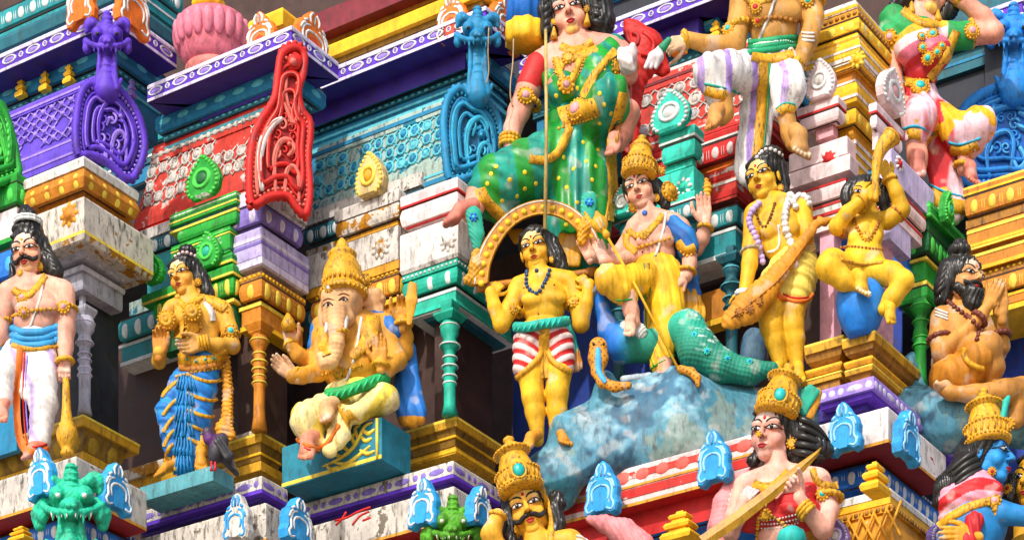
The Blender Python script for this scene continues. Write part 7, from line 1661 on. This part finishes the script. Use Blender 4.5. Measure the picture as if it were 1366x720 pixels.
f.beads('bead_necklace', [(1264, 402), (1276, 412), (1290, 422), (1302, 432), (1306, 444), (1302, 456)], 4, br, -.1, .5); f.bangle(1239, 454, 1266, 448, -10, 3.4, br, beads=12, name='armlet'); f.bangle(1299, 418, 1314, 432, -36, 3.4, br, beads=10); f.bangle(1327, 446, 1346, 446, -18, 3.6, br, beads=10)
for i in range(3): f.ribbon('ash_stripe', [(1248, 412+i*4), (1256, 415+i*4), (1264, 418+i*4)], 1.2, WHT2, .4)
m = Mass(5); f.ell(m, (1277, 504, -4), (38, 36, 29)); f.chain(m, [(1282, 502, -10, 27), (1304, 476, -30, 24)]); dress(f, 'loin_cloth', m, 1.3, 'c48a14', folds(.3, .1, .12, 1.0)); f.rebvh(); f.cord('cloth_frill', [(1288, 464), (1286, 474), (1296, 486), (1312, 492)], 4, JEW, 0)
# ------------------------------------------------------------ 9 large woman in green sari
f = Fig('statue', 'large seated woman in a green dotted sari with a tall staff', 'statue', 20.1, 745, 320)
sk = lin('e2a692'); gr = ['0f8a3e', '0c9a8a']; m = Mass(5)
torso(f, m, (718, 88), (826, 66), (744, 152), (797, 146), dep=.27, pec=False)
f.ell(m, (750, 116, -24), (20, 16, 19)); f.ell(m, (795, 108, -24), (20, 16, 19)); f.chain(m, [(762, 38, 4, 15), (767, 62, 4, 16)]); f.chain(m, [(756, 58, 4, 12), (722, 82, 0, 14)]); f.chain(m, [(780, 54, 4, 12), (818, 66, 0, 16)])
f.chain(m, [(717, 92, 0, 17), (704, 122, 0, 16), (692, 150, -2, 14.5), (684, 172, -14, 12), (681, 192, -22, 10)], k=4)
f.chain(m, [(828, 74, 0, 17), (834, 96, -6, 15), (838, 100, -18, 12), (840, 86, -30, 11)], k=4)
f.add(m.build(1.7, sk)); f.hand((680, 188, -22), (697, 222, -46), 44, -1, .35, lin('e6b49e'), facing=-1, spread=.08, tips=lin('efe4dc'))
m = Mass(3); f.chain(m, [(838, 88, -30, 12), (838, 76, -36, 12)], k=4); 
for i in range(4): f.chain(m, [(828+i*4, 68+i*1.5, -40, 4.5), (828+i*4, 78+i*2, -46, 4.5), (832+i*4, 88+i*1.5, -42, 4)], k=1.5)
f.chain(m, [(846, 70, -34, 5), (844, 62, -38, 4.5)], k=2); f.add(m.build(1.1, lin('e2d6d2')))
f.head((757, 9, -14), 70, 6, 2, -12, False, lin('e8b49e'), cheek=lin('e8a890'), socket=lin('e07a60'), chin=lin('e6c050'), forehead=lin('eecdbc'), tilak=JEW, browr=.9)
f.chain(m := Mass(4), [(640, 258, -34, 18), (632, 276, -56, 13), (628, 287, -70, 11)]); f.add(m.build(1.5, sk)); f.foot((634, 280, -70), (592, 302, -84), 24, lin('c98272'))
f.chain(m := Mass(4), [(838, 150, -50, 16), (832, 178, -46, 12), (826, 192, -44, 10)]); f.add(m.build(1.5, lin('dc9a86'))); f.foot((830, 188, -42), (814, 206, -60), 24, lin('dc9a86')); f.body()
m = Mass(6); f.skullcap(m); f.chain(m, [(735, -12, 8, 16), (731, 15, 6, 14), (732, 40, 4, 11), (736, 58, 2, 7)]); f.chain(m, [(782, -14, 8, 18), (796, 10, 6, 20), (802, 32, 4, 18), (806, 48, 2, 9)]); f.hairmass(m, 1.5, .6, 1.2)
f.locks([[(784, -8+i*9, 0), (796, -10+i*10, -12), (808, -2+i*9, -6), (816-i, 8+i*9, 0)] for i in range(5)]+[[(738, -6+i*10, 0), (728, 2+i*10, -8), (730, 14+i*10, 0)] for i in range(5)], 5)
f.rebvh()
m = Mass(8)                     # draped sari over the legs
f.ell(m, (770, 168, 0), (40, 34, 34)); f.chain(m, [(756, 200, -8, 36), (700, 232, -24, 37), (664, 246, -34, 34), (650, 262, -34, 26)], k=12); f.chain(m, [(780, 190, -10, 34), (776, 240, -14, 40), (772, 300, -12, 42), (772, 330, -10, 42)], k=12, sq=.7); f.chain(m, [(782, 178, -10, 30), (806, 142, -56, 26), (816, 126, -70, 23), (826, 148, -56, 18)], k=6)
f.chain(m, [(650, 262, -34, 24), (668, 282, -30, 18)], k=8)
def sari(V):
    t = (np.sin(V[:, 0]*.13+V[:, 2]*.02) > .1)[:, None]; return np.where(t, np.array(lin('0a8a34')), np.array(lin('08907e')))
SAR = paint(None, chip=.22, grime=.25, under='d2d0cc', rough=.34)
dress(f, 'sari', m, 1.8, sari, lambda V, N: 1.5*np.sin(V[:, 0]*.33+.6*np.sin(V[:, 2]*.03))*(V[:, 0] > f.L(725, 0)[0])+.9*np.sin(V[:, 0]*.12+V[:, 2]*.3)*(V[:, 0] <= f.L(725, 0)[0]), SAR)
m = Mass(5); f.chain(m, [(818, 66, -2, 19), (800, 92, -20, 22), (782, 124, -16, 22), (764, 142, -10, 18)], sq=.8); f.ell(m, (752, 118, -24), (22, 18, 21)); f.ell(m, (796, 110, -24), (22, 18, 21)); f.chain(m, [(736, 106, -8, 14), (752, 140, -6, 20)])
dress(f, 'bodice', m, 1.6, lambda V: np.where((np.sin(V[:, 0]*.2+V[:, 2]*.16) > .3)[:, None], np.array(lin('0c8f7a')), np.array(lin('1a9a34'))), folds(.2, 0, .2, .5), SAR)
f.chain(m := Mass(3), [(718, 90, 0, 18.5), (706, 116, 0, 17.5)]); dress(f, 'sleeve', m, 1.5, 'c62420'); f.rebvh()
dots = [(x, y) for x, y in ((662, 222), (680, 240), (650, 245), (700, 230), (715, 245), (690, 262), (720, 268), (670, 268), (735, 275), (752, 210), (765, 225), (756, 250), (770, 270), (765, 295), (782, 215), (778, 190), (790, 240), (795, 262), (786, 285), (792, 300), (780, 310), (755, 300), (806, 140), (815, 152), (800, 165), (790, 100), (806, 92), (780, 130), (800, 125), (770, 118), (812, 75), (746, 110), (742, 128), (700, 252), (640, 258), (655, 232), (745, 238), (798, 200), (795, 222))]
dm = D(M_('f0d83a', chip=.1, grime=.1), 8)
for x, y in dots:
    h, n = f.hit(x, y, .1); xx = Vector((1, 0, 0)); xx = (xx-n*xx.dot(n)).normalized(); inst('sari_dot', dm, frame(h, xx, n, n.cross(xx), 3.0/f.s, .8/f.s, 3.0/f.s), f.e)
f.ribbon('sari_border', [(760, 170), (752, 190), (742, 206), (726, 214), (706, 212)], 6, JEW, 1.4); f.ribbon('sari_border', [(640, 252), (648, 268), (660, 280), (670, 290)], 8, JEW, 1.5); f.ribbon('sari_border', [(832, 124), (826, 150), (818, 180), (816, 220), (818, 260), (812, 295)], 7, JEW, 1.5); f.ribbon('sari_border', [(820, 68), (803, 88), (788, 108), (776, 130)], 5, JEW, 1.5); f.ribbon('sari_border', [(742, 100), (752, 82), (772, 76), (796, 64)], 5, JEW, 1.4)
f.ribbon('necklace', [(748, 62), (762, 68), (778, 64), (790, 56)], 5, JEW, 1.5); f.medal(758, 78, 9); f.ribbon('long_necklace', [(742, 78), (748, 100), (756, 114), (764, 104), (772, 84), (782, 66)], 4.5, JEW, 2); f.beads('necklace_beads', [(738, 82), (744, 102), (755, 120), (768, 106), (778, 84), (788, 66)], 2, JEW); f.medal(755, 114, 11, gem=PINKD); f.ribbon('belt', [(748, 156), (764, 152), (782, 146), (796, 142)], 13, JEW, 2.5); f.medal(770, 147, 16, gem=PINKD, petals=18, gr=.5); f.beads('belt_fringe', [(746, 172), (764, 166), (784, 160), (798, 154)], 2.6, JEW)
f.medal(701, 128, 12, gem=PINKD, petals=14); f.bangle(690, 134, 720, 142, 0, 3, name='armlet', beads=18); f.bangle(668, 188, 692, 190, -20, 2.6, n=3, step=5, beads=16); f.bangle(824, 94, 850, 88, -16, 2.6, n=2, step=5, name='bangle'); f.medal(822, 90, 10, d=-16)
for x, y in ((739, 38), (783, 20)):
    f.medal(x, y-8, 4.5, d=-12, name='earring'); f.lathe('earring_drop', (x, y+14, -12), (x, y-2, -12), [(5, 0), (4, .3), (1.5, .9), (1, 1)], JEW, 12)
f.bangle(816, 194, 836, 190, -32, 2.4, name='anklet', beads=14); f.bangle(622, 282, 642, 288, -30, 2.4, name='anklet', beads=14)
g = Fig('staff', 'tall pale staff leaning in front of the woman in the green sari', 'staff', 19.3, 726, 300); mb = MB(); mb.tube([g.w(727, 305, 0), g.w(729, 170, 0), g.w(728, 40, 0)], [2.6/g.s, 2.4/g.s, 2.0/g.s], 8); mb.obj('pole', M_('b8a468', chip=.1, grime=.3), g.e)
g = Fig('rope', 'thin frayed rope hanging from the purple eaves by the teal gable', 'rope', 20.0, 682, 140); mb = MB(); mb.tube([g.w(x, y, 0) for x, y in smooth_path([(685, 52), (684, 85), (681, 110), (681, 130), (684, 142)], 4)], 1.0/g.s, 5); mb.obj('strand', M_('b09a78', chip=0, grime=.3), g.e)
g = Fig('rope', 'thin frayed rope hanging over the face of the teal beast gable', 'rope', 19.6, 650, 112); mb = MB(); mb.tube([g.w(x, y, 0) for x, y in smooth_path([(652, 38), (651, 70), (652, 95), (649, 112)], 4)], 1.0/g.s, 5); mb.obj('strand', M_('b09a78', chip=0, grime=.3), g.e)

# ------------------------------------------------------------ 10 big man at the top right
f = Fig('statue', 'bare chested big man in white trousers holding out a white lotus bud', 'statue', 19.55, 1030, 230)
sk = lin('c99a52'); m = Mass(6)
torso(f, m, (992, -10), (1080, -14), (1000, 58), (1062, 56), dep=.3)
f.chain(m, [(990, -8, 0, 16), (986, 30, 0, 15), (980, 62, -6, 14), (945, 60, -24, 11), (915, 52, -34, 9)], k=4); f.chain(m, [(1080, -10, 0, 16), (1084, 25, 0, 15), (1078, 55, -6, 12.5), (1064, 88, -20, 10)], k=4)
f.chain(m, [(962, 130, -40, 15), (966, 150, -36, 12), (962, 158, -36, 10)]); f.chain(m, [(1048, 150, -34, 12), (1054, 178, -30, 11), (1058, 192, -30, 10)])
f.add(m.build(1.6, sk)); f.hand((916, 54, -34), (884, 62, -44), 40, -1, .75, lin('d8b694'), facing=-1, spread=.02); f.hand((1064, 86, -20), (1022, 112, -36), 46, -1, .3, lin('d6aa72'), facing=-1, spread=.05)
f.chain(m := Mass(4), [(1036, -34, 2, 19), (1038, -12, 2, 20)]); f.add(m.build(1.6, sk)); f.head((1036, -72, -14), 74, 10, 12, 0, True, sk, cheek=lin('c98a50'), moustache=BLK, tilak=REDP)
f.foot((968, 152, -36), (946, 172, -54), 26, lin('bf8d50')); f.foot((1056, 182, -30), (1070, 208, -50), 28, lin('c09458'), tips=lin('ddd2b8')); f.body(); m = Mass(6); f.skullcap(m); f.chain(m, [(1010, -70, 8, 12), (1006, -40, 8, 12)]); f.chain(m, [(1066, -70, 8, 12), (1070, -40, 8, 12)]); f.hairmass(m, 1.6, .6, 1.2)
m = Mass(6); f.ell(m, (1030, 84, 0), (36, 28, 26)); f.chain(m, [(1010, 96, -8, 26), (968, 98, -34, 26), (948, 94, -44, 21)], k=8); f.chain(m, [(946, 98, -44, 20), (958, 126, -40, 18)], k=6); f.chain(m, [(1048, 96, -8, 24), (1052, 120, -34, 22), (1046, 145, -34, 14)], k=8); f.chain(m, [(1018, 100, -6, 20), (1010, 150, 4, 22), (1002, 225, 10, 24)], sq=.5)
dress(f, 'trousers', m, 1.6, lambda V: np.where((np.sin(V[:, 0]*.17+.5*np.sin(V[:, 2]*.05)) > .72)[:, None], np.array(lin('b49ad8')), np.array(lin('e4e2de'))), folds(.28, .1, .06, .9), VCW); f.rebvh()
f.ribbon('cuff', [(942, 120), (956, 126), (978, 128)], 7, JEW, 1); f.cord('cuff_line', [(940, 112), (958, 116), (986, 124)], 1.6, M_('17a08a', chip=0), .6); f.ribbon('cuff', [(1040, 150), (1048, 144), (1060, 146)], 6, JEW, 1); f.cord('cuff_line', [(1036, 146), (1046, 138), (1060, 140)], 1.6, M_('17a08a', chip=0), .6)
f.ribbon('waist_cloth', [(1018, 80), (1017, 120), (1014, 170), (1009, 215)], 7, JEW, 1.6); f.cord('cloth_line', [(1026, 82), (1025, 120), (1021, 170), (1016, 215)], 1.8, M_('17a06a', chip=0), .8)
for i, y in enumerate((54, 61, 67)): f.cord('sash_fold', [(998, y+4), (1014, y+2), (1036, y-1), (1062, y-4)], 4.6, M_('16a070', chip=.04, grime=.2), -.4)
f.beads('sash_beads', [(1000, 63), (1016, 62), (1038, 59), (1060, 56)], 1.6, M_('b8e6c8', chip=0), .6, 4); f.ribbon('sash_band', [(1002, 76), (1020, 79), (1040, 77), (1058, 72)], 6, JEW, 1.5)
f.beads('waist_chain', [(996, 30), (1012, 26), (1034, 24), (1062, 28)], 3.6, JEWD, -.05, .6); f.medal(1011, 28, 7, gem=REDP); f.medal(1008, 11, 9, gem=REDP, petals=12); f.ribbon('necklace', [(992, -4), (1006, 4), (1024, 0), (1040, -10)], 4, JEW, 1.4); f.cord('sacred_thread', [(1036, -6), (1028, 16), (1020, 36), (1012, 56)], 2.2, WHT2)
f.bangle(968, 42, 1000, 34, 0, 4, name='armlet', beads=16); f.medal(972, 39, 9, gem=TSTONE, d=-14); f.bangle(1066, 2, 1098, 2, 0, 4, name='armlet', beads=16); f.medal(1078, 2, 9, gem=TSTONE); f.bangle(912, 44, 916, 62, -32, 4); f.bangle(1052, 82, 1072, 90, -18, 4)
for i in range(3): f.ribbon('ash_stripe', [(1070, 44+i*5), (1078, 45+i*5), (1086, 45+i*5)], 1.3, WHT2, .4)
g = Fig('lotus_bud', 'white lotus bud with green stem held out by the big man', 'flower', 19.3, 872, 90); m = Mass(2)
for a in (-.5, 0, .5): g.chain(m, [(880, 66, 0, 4), (875+a*8, 76, -3, 6.5), (868+a*14, 90, -2, 2.5)], k=1.5)
dress(g, 'petals', m, 1.0, 'ded8dc'); m = Mass(2); g.chain(m, [(892, 54, -6, 4), (884, 64, -2, 6)]); dress(g, 'stem', m, 1.0, '2a9a72')
# ------------------------------------------------------------ 11 woman at the top right
f = Fig('statue', 'woman in green blouse and pink trousers with one hand raised to her head', 'statue', 20.2, 1235, 290)
sk = lin('e3a892'); m = Mass(5)
torso(f, m, (1192, 24), (1270, 50), (1210, 112), (1244, 114), dep=.30, pec=False)
f.ell(m, (1216, 66, -22), (19, 16, 19)); f.ell(m, (1246, 72, -22), (18, 16, 18)); f.chain(m, [(1232, 8, 4, 14), (1230, 34, 4, 16)]); f.chain(m, [(1222, 28, 4, 12), (1196, 28, 0, 14)])
f.chain(m, [(1268, 50, 0, 15), (1296, 46, -2, 14), (1326, 44, -4, 13), (1312, 24, -6, 12), (1286, 2, -8, 10), (1270, -8, -8, 9)], k=4); f.chain(m, [(1192, 28, 0, 16), (1190, 60, 2, 14), (1192, 100, -4, 11), (1200, 136, -22, 9)], k=4)
f.chain(m, [(1222, 190, -30, 14), (1224, 210, -28, 13), (1226, 220, -28, 11)]); f.chain(m, [(1290, 205, -16, 12), (1286, 224, -14, 10)])
f.add(m.build(1.6, sk)); f.hand((1198, 134, -24), (1240, 148, -36), 44, 1, .25, sk, facing=-1, spread=.04); f.hand((1272, -6, -8), (1256, -24, -10), 36, 1, .2, sk)
f.head((1246, -19, -10), 70, -12, -6, 8, False, lin('eab4a0'), cheek=lin('e8a890'), socket=lin('e07a60'), chin=lin('e8c832'), forehead=lin('eecdbc')); f.foot((1226, 212, -26), (1222, 236, -46), 26, lin('d08a7a'), tips=lin('e6d6cc')); f.foot((1284, 222, -14), (1300, 244, -30), 20, lin('d08a7a')); f.body()
m = Mass(6); f.skullcap(m); f.chain(m, [(1218, -20, 8, 14), (1205, 0, 6, 13), (1192, 10, 6, 8)]); f.chain(m, [(1268, -10, 10, 12), (1266, 12, 8, 12), (1254, 26, 6, 8)]); f.hairmass(m, 1.5, .6, 1.1); f.rebvh()
m = Mass(5); f.ell(m, (1216, 64, -24), (23, 20, 23)); f.ell(m, (1247, 71, -24), (22, 20, 22)); f.chain(m, [(1200, 38, -2, 20), (1226, 58, -6, 31), (1229, 98, -4, 23)]); f.chain(m, [(1258, 50, 0, 19), (1290, 48, -2, 17)]); f.chain(m, [(1192, 28, 0, 19.5), (1190, 52, 0, 18), (1191, 66, 1, 17)])
def bl(V):
    x = V[:, 0]-f.L(1192, 0)[0]; z = V[:, 2]-f.L(0, 30)[2]; t = (-z+.45*x)
    t = np.where(V[:, 0] > f.L(1262, 0)[0], 0, t)
    return band_cols(V, np.clip(np.floor((t+14)/15), 0, 7), ['14924e', '1aa060', '14924e', 'd9b01a', 'e6ccd0', 'd07a90', 'c83450', 'c01c30'])
dress(f, 'blouse', m, 1.5, bl, folds(.2, 0, .24, .4)); f.rebvh()
m = Mass(7); f.ell(m, (1226, 128, 0), (24, 22, 22)); f.chain(m, [(1226, 146, -8, 24), (1226, 158, -34, 22), (1222, 184, -32, 16)], k=9); f.chain(m, [(1238, 150, 0, 22), (1278, 178, -18, 22), (1306, 166, -32, 22)], k=9); f.chain(m, [(1308, 168, -32, 20), (1294, 196, -22, 16)], k=7); f.chain(m, [(1242, 160, -6, 14), (1258, 220, 0, 20), (1268, 276, 4, 24)], sq=.5)
def tr(V):
    s = fbm(V*np.array((1.6, 1, .6)), .07, 21); t = fbm(V, .09, 22); c = np.array(lin('e8c2cc'))+(np.array(lin('c41834'))-np.array(lin('e8c2cc')))*np.clip(s*2.2-.1, 0, 1)[:, None]; return np.where((t > .48)[:, None], np.array(lin('e8b41a')), c)
dress(f, 'trousers', m, 1.6, tr, folds(.3, .1, .1, 1.0)); f.rebvh()
f.ribbon('cuff', [(1206, 182), (1222, 178), (1242, 190)], 8, JEW, 1.2); f.cord('cuff_line', [(1206, 172), (1224, 168), (1244, 180)], 1.8, M_('3aaec8', chip=0), .6); f.ribbon('cuff', [(1268, 200), (1284, 202), (1304, 194)], 7, JEW, 1.2); f.cord('cuff_line', [(1266, 190), (1284, 193), (1308, 184)], 1.8, M_('3aaec8', chip=0), .6); f.ribbon('skirt_hem', [(1240, 258), (1258, 270), (1280, 276), (1290, 278)], 10, JEW, 1.2); f.cord('hem_line', [(1240, 246), (1260, 256), (1288, 264)], 1.8, M_('3aaec8', chip=0), .6)
for x, y, r in ((1244, 47, 9), (1230, 64, 7), (1238, 78, 9), (1250, 70, 7), (1256, 62, 6), (1229, 49, 6)): f.medal(x, y, r, gem=TSTONE, petals=12)
f.ribbon('necklace', [(1204, 14), (1216, 24), (1232, 32), (1250, 34)], 5, JEW, 1.5); f.ribbon('belt', [(1206, 108), (1222, 112), (1238, 114)], 7, JEW, 2); f.medal(1227, 117, 14, gem=TSTONE, petals=16); f.ribbon('sari_border', [(1276, 42), (1266, 66), (1258, 84), (1240, 106)], 6, JEW, 1.5)
f.medal(1296, 42, 11, gem=PINKD, petals=14, d=-14); f.bangle(1294, 30, 1298, 60, -2, 3, name='armlet', beads=18); f.medal(1187, 50, 10, gem=PINKD); f.bangle(1276, 4, 1296, -6, -8, 4); f.bangle(1274, 220, 1296, 226, -14, 3, name='anklet', beads=14)
for x, y in ((1216, 8), (1251, 18)): f.lathe('earring_drop', (x, y+12, -8), (x, y-6, -8), [(6, 0), (5, .3), (2, .9), (1, 1)], JEW, 12)

# ------------------------------------------------------------ 12 crowned man at the bottom
f = Fig('statue', 'gold faced moustached man with tall crown at the bottom edge', 'statue', 18.7, 710, 740)
sk = lin('e6b23a'); m = Mass(5); f.chain(m, [(712, 706, 4, 15), (718, 735, 4, 17)]); f.chain(m, [(722, 722, 4, 14), (760, 724, 2, 17), (778, 738, 0, 15)]); f.ell(m, (720, 760, 0), (50, 30, 34)); f.chain(m, [(690, 740, 4, 14), (664, 736, -4, 15), (655, 712, -12, 13), (664, 688, -14, 10)]); f.add(m.build(1.4, sk))
f.head((701, 672, -14), 73, 4, 6, -17, True, lin('e9bc44'), cheek=lin('e8b03a'), socket=lin('d98418'), chin=lin('e6c048'), forehead=lin('f0d890'), tilak=REDP, moustache=BLK, browr=1.25); f.body()
m = Mass(5); f.skullcap(m)
for i in range(7): f.ell(m, (742+3*math.sin(i*2), 662+i*9, 2), (11, 10, 8)); f.ell(m, (680-2*math.sin(i*2), 680+i*8, 6), (10, 9, 7))
f.hairmass(m, 1.3, .9, 1.0); crown(f, (695, 652, -12), (677, 581, -4), 29, TSTONE); f.rebvh()
f.ribbon('crown_strap', [(722, 652), (730, 670), (734, 695), (735, 722)], [3, 4, 5, 5], JEW, 3); f.bangle(654, 684, 674, 690, -14, 3); f.medal(688, 706, 6, d=-6, name='earring'); f.medal(690, 713, 5, d=-6, name='earring'); f.ribbon('necklace', [(700, 722), (718, 728), (740, 718)], 4, JEW, 1.2)
for i in range(3): f.ribbon('ash_stripe', [(768, 714+i*5), (776, 716+i*5), (784, 720+i*5)], 1.3, WHT2, .5)
# ------------------------------------------------------------ 13 crowned woman with sword
f = Fig('statue', 'gold crowned woman in red blouse gripping a long gold sword', 'statue', 18.6, 1040, 740)
sk = lin('e6b3a0'); m = Mass(5)
torso(f, m, (990, 648), (1090, 640), (1008, 722), (1070, 720), dep=.28, pec=False)
f.ell(m, (1014, 672, -22), (17, 15, 17)); f.ell(m, (1056, 668, -22), (18, 15, 18)); f.chain(m, [(1034, 606, 4, 15), (1038, 634, 4, 16)]); f.chain(m, [(1048, 630, 4, 13), (1086, 640, 0, 16)]); f.chain(m, [(1026, 632, 4, 12), (996, 646, 0, 14)])
f.chain(m, [(1092, 642, 0, 17), (1104, 680, -2, 15), (1098, 705, -14, 13), (1076, 680, -30, 10.5), (1066, 664, -38, 9)], k=4); f.chain(m, [(992, 650, 0, 14), (980, 690, 0, 13), (975, 710, -14, 11), (985, 690, -30, 9.5), (992, 668, -36, 9)], k=4)
f.add(m.build(1.4, sk)); f.hand((1068, 668, -32), (1044, 636, -36), 48, 1, .95, sk, facing=1, spread=.03, tips=lin('eee0da'), thumb=.8); f.hand((988, 672, -36), (1006, 648, -46), 36, 1, .5, lin('e8ccc8'), facing=-1, spread=.03)
f.head((1020, 571, -14), 74, 30, 4, 6, False, lin('eab8a6'), cheek=lin('e8a898'), socket=lin('e2805a'), forehead=lin('f0dcd2'), tilak=REDP, browr=.9); f.body()
m = Mass(6); f.skullcap(m); f.chain(m, [(1052, 560, 6, 16), (1070, 580, 6, 20), (1088, 598, 6, 18), (1102, 600, 6, 10)]); f.chain(m, [(1050, 590, 10, 14), (1068, 612, 8, 14)]); f.chain(m, [(1012, 605, 14, 8), (1004, 615, 12, 8)])
f.hairmass(m, 1.35, .7, 1.2); f.locks([[(1056, 562+i*10, 0), (1072, 560+i*11, -14), (1092, 572+i*9, -10), (1108-2*i, 590+i*5, 0)] for i in range(5)], 5); crown(f, (1035, 551, -10), (1054, 484, -4), 28, TSTONE); f.rebvh()
f.medal(1057, 591, 8, d=-10, name='earring'); n0 = f.hpx(-.02, .49, .36); f.medal(n0[0], n0[1], 3.4, YEL, None, 6, name='nose_stud')
m = Mass(3); f.chain(m, [(1078, 552, 2, 9), (1084, 534, 2, 10), (1090, 524, 2, 7)], sq=.5); dress(f, 'crown_leaf', m, 1.1, 'd9a010'); m = Mass(2)
for i in range(5): f.chain(m, [(1072, 550, -2, 4), (1072+i*4.5, 516+abs(i-2)*3, -6, 4)], sq=.6)
dress(f, 'feather_plume', m, 1.1, '16a088')
m = Mass(5); f.ell(m, (1015, 676, -24), (21, 18, 20)); f.ell(m, (1057, 674, -24), (22, 18, 21)); f.chain(m, [(1000, 688, -6, 21), (1036, 690, -8, 23), (1076, 686, -6, 21)], sq=.95); f.chain(m, [(1080, 654, -6, 12), (1070, 668, -12, 14)]); dress(f, 'blouse', m, 1.4, 'c4182a', folds(.1, 0, .5, .5)); f.rebvh()
for y in (688, 694, 700): f.beads('blouse_fringe', [(1016, y+4), (1036, y+4), (1068, y-4)], 1.6, WHT2, .3, .2)
f.ribbon('necklace', [(1004, 644), (1020, 650), (1036, 646), (1052, 628)], 6, JEW, 1.4); f.beads('long_chain', [(1026, 650), (1020, 676), (1024, 684), (1040, 694), (1052, 708), (1058, 722)], 3, JEW, 0, .6); f.medal(1021, 686, 8); f.beads('long_chain', [(1012, 690), (1010, 710), (1010, 725)], 3, JEW, 0, .6)
f.ribbon('shoulder_band', [(1084, 626), (1090, 642), (1106, 648), (1118, 646)], 5, JEW, 1.5); f.medal(1097, 659, 9, gem=TSTONE); f.bangle(1086, 662, 1122, 664, -2, 4, name='armlet', beads=16); f.bangle(1066, 688, 1082, 672, -32, 3, n=3, step=5); f.bangle(976, 690, 998, 684, -30, 3)
g = Fig('sword', 'long gold sword held diagonally across the body of the crowned woman', 'sword', 18.37, 940, 725)
V = []; F = []
prof = [((938, 722), 9), ((985, 690), 9.5), ((1030, 656), 8.5), ((1070, 622), 6.5), ((1090, 604), 3), ((1096, 596), .3)]
for (x, y), w_ in prof:
    nx, ny = .62, .78
    for k_, dd_ in ((-1, 0), (0, -3.5), (1, 0), (0, 3.5)): V.append(g.w(x+nx*w_*k_, y+ny*w_*k_, dd_))
for i in range(len(prof)-1):
    for j in range(4): F.append((i*4+j, i*4+(j+1) % 4, (i+1)*4+(j+1) % 4, (i+1)*4+j))
F += [(0, 1, 2, 3)]; mk('blade', V, F, M_('b08a1c', chip=.06, grime=.35, rough=.35), g.e, False)
g = Fig('round_ornament', 'small turquoise ball ornament at the bottom edge under the sword arm', 'ornament', 18.4, 1056, 735); mb = MB(); V, F = lathe_pts([(6/g.s, 0), (16/g.s, 6/g.s), (20/g.s, 16/g.s), (17/g.s, 26/g.s), (8/g.s, 32/g.s)], g.w(1056, 735, 0), g.w(1056, 735, 0)+Vector((0, 0, 1)), 20); mk('ball', V, F, M_('29b4ac', chip=.08, grime=.2), g.e)
# ------------------------------------------------------------ 14 blue figure and companion
f = Fig('statue', 'blue skinned figure in profile with gold crown and red shawl', 'statue', 18.5, 1310, 740)
sk = lin('2a8fc8'); m = Mass(5); f.chain(m, [(1324, 640, 6, 15), (1318, 662, 6, 17)]); f.ell(m, (1300, 700, 4), (44, 32, 44)); f.ell(m, (1286, 732, 4), (40, 30, 30)); f.chain(m, [(1310, 672, -6, 17), (1338, 684, -16, 15), (1376, 690, -20, 12)], k=4); f.add(m.build(1.4, sk))
f.head((1341, 604, -8), 72, -62, 2, 2, False, lin('2f96d0'), cheek=lin('3aa0d8'), socket=lin('2480b8'), brow=paint('0a3a6a', chip=0, grime=0)); f.body()
m = Mass(6); f.skullcap(m); f.chain(m, [(1316, 606, 4, 20), (1290, 628, 4, 22), (1266, 652, 6, 20), (1256, 668, 6, 12)]); f.hairmass(m, 1.35, .7, 1.3); f.locks([[(1318, 596+i*9, -6), (1296, 606+i*9, -18), (1274, 622+i*9, -14), (1254+i*2, 640+i*8, -2)] for i in range(5)], 5.5); crown(f, (1318, 590, -6), (1310, 517, 0), 29, None); f.rebvh()
f.medal(1345, 566, 9, d=-16); f.medal(1300, 560, 8, gem=JEW); m = Mass(2); f.chain(m, [(1338, 556, -20, 4), (1342, 536, -18, 4.5), (1345, 530, -16, 3)]); dress(f, 'crown_feather', m, 1.1, '22b4a4')
p0 = f.hpx(.36, -.02, .38); f.medal(p0[0], p0[1], 6, gem=REDP, name='earring'); f.medal(p0[0], p0[1]+12, 5, name='earring')
m = Mass(6); f.chain(m, [(1290, 640, 4, 16), (1306, 646, -4, 18), (1324, 656, -10, 14)], k=6); f.chain(m, [(1276, 668, 0, 24), (1304, 658, -8, 22), (1320, 664, -14, 14)], k=8); f.chain(m, [(1272, 668, 4, 22), (1266, 690, 6, 14)])
dress(f, 'shawl', m, 1.4, lambda V: np.where((np.sin(V[:, 2]*.17-V[:, 0]*.05+.8*np.sin(V[:, 0]*.07)) > .1)[:, None], np.array(lin('c8202e')), np.array(lin('e2a0b0'))), folds(.1, 0, .3, .7)); f.rebvh(); f.ribbon('shawl_border', [(1252, 702), (1268, 690), (1292, 676), (1318, 668), (1330, 668)], 6, JEW, 1.6)
f.medal(1326, 668, 10, gem=PINKD); f.bangle(1316, 664, 1328, 694, -12, 3.4, name='armlet', beads=16); m = Mass(4); f.chain(m, [(1300, 694, -30, 12), (1292, 722, -32, 14), (1290, 745, -30, 14)]); dress(f, 'red_sash', m, 1.3, 'c4182c', folds(.5, 0, .05, .8))
f.hand((1300, 716, -38), (1252, 712, -44), 50, 1, .1, lin('d9a012'), facing=-1, spread=.08); f.body(name='embracing_hand')
f = Fig('statue', 'yellow faced companion half hidden behind the blue figure at the right edge', 'statue', 18.65, 1370, 740)
m = Mass(5); f.chain(m, [(1366, 690, 4, 14), (1372, 720, 4, 20)]); f.ell(m, (1376, 740, 0), (36, 26, 30)); f.add(m.build(1.4, lin('e2b030'))); f.head((1370, 634, -10), 72, 40, 4, 6, False, lin('e8b83a'), cheek=lin('e4a830')); f.body()
m = Mass(6); f.skullcap(m); f.chain(m, [(1352, 640, 8, 10), (1346, 665, 8, 9)]); f.hairmass(m, 1.35, .7, 1.1); f.rebvh(); f.medal(1344, 652, 7, gem=REDP, d=-4, name='earring')
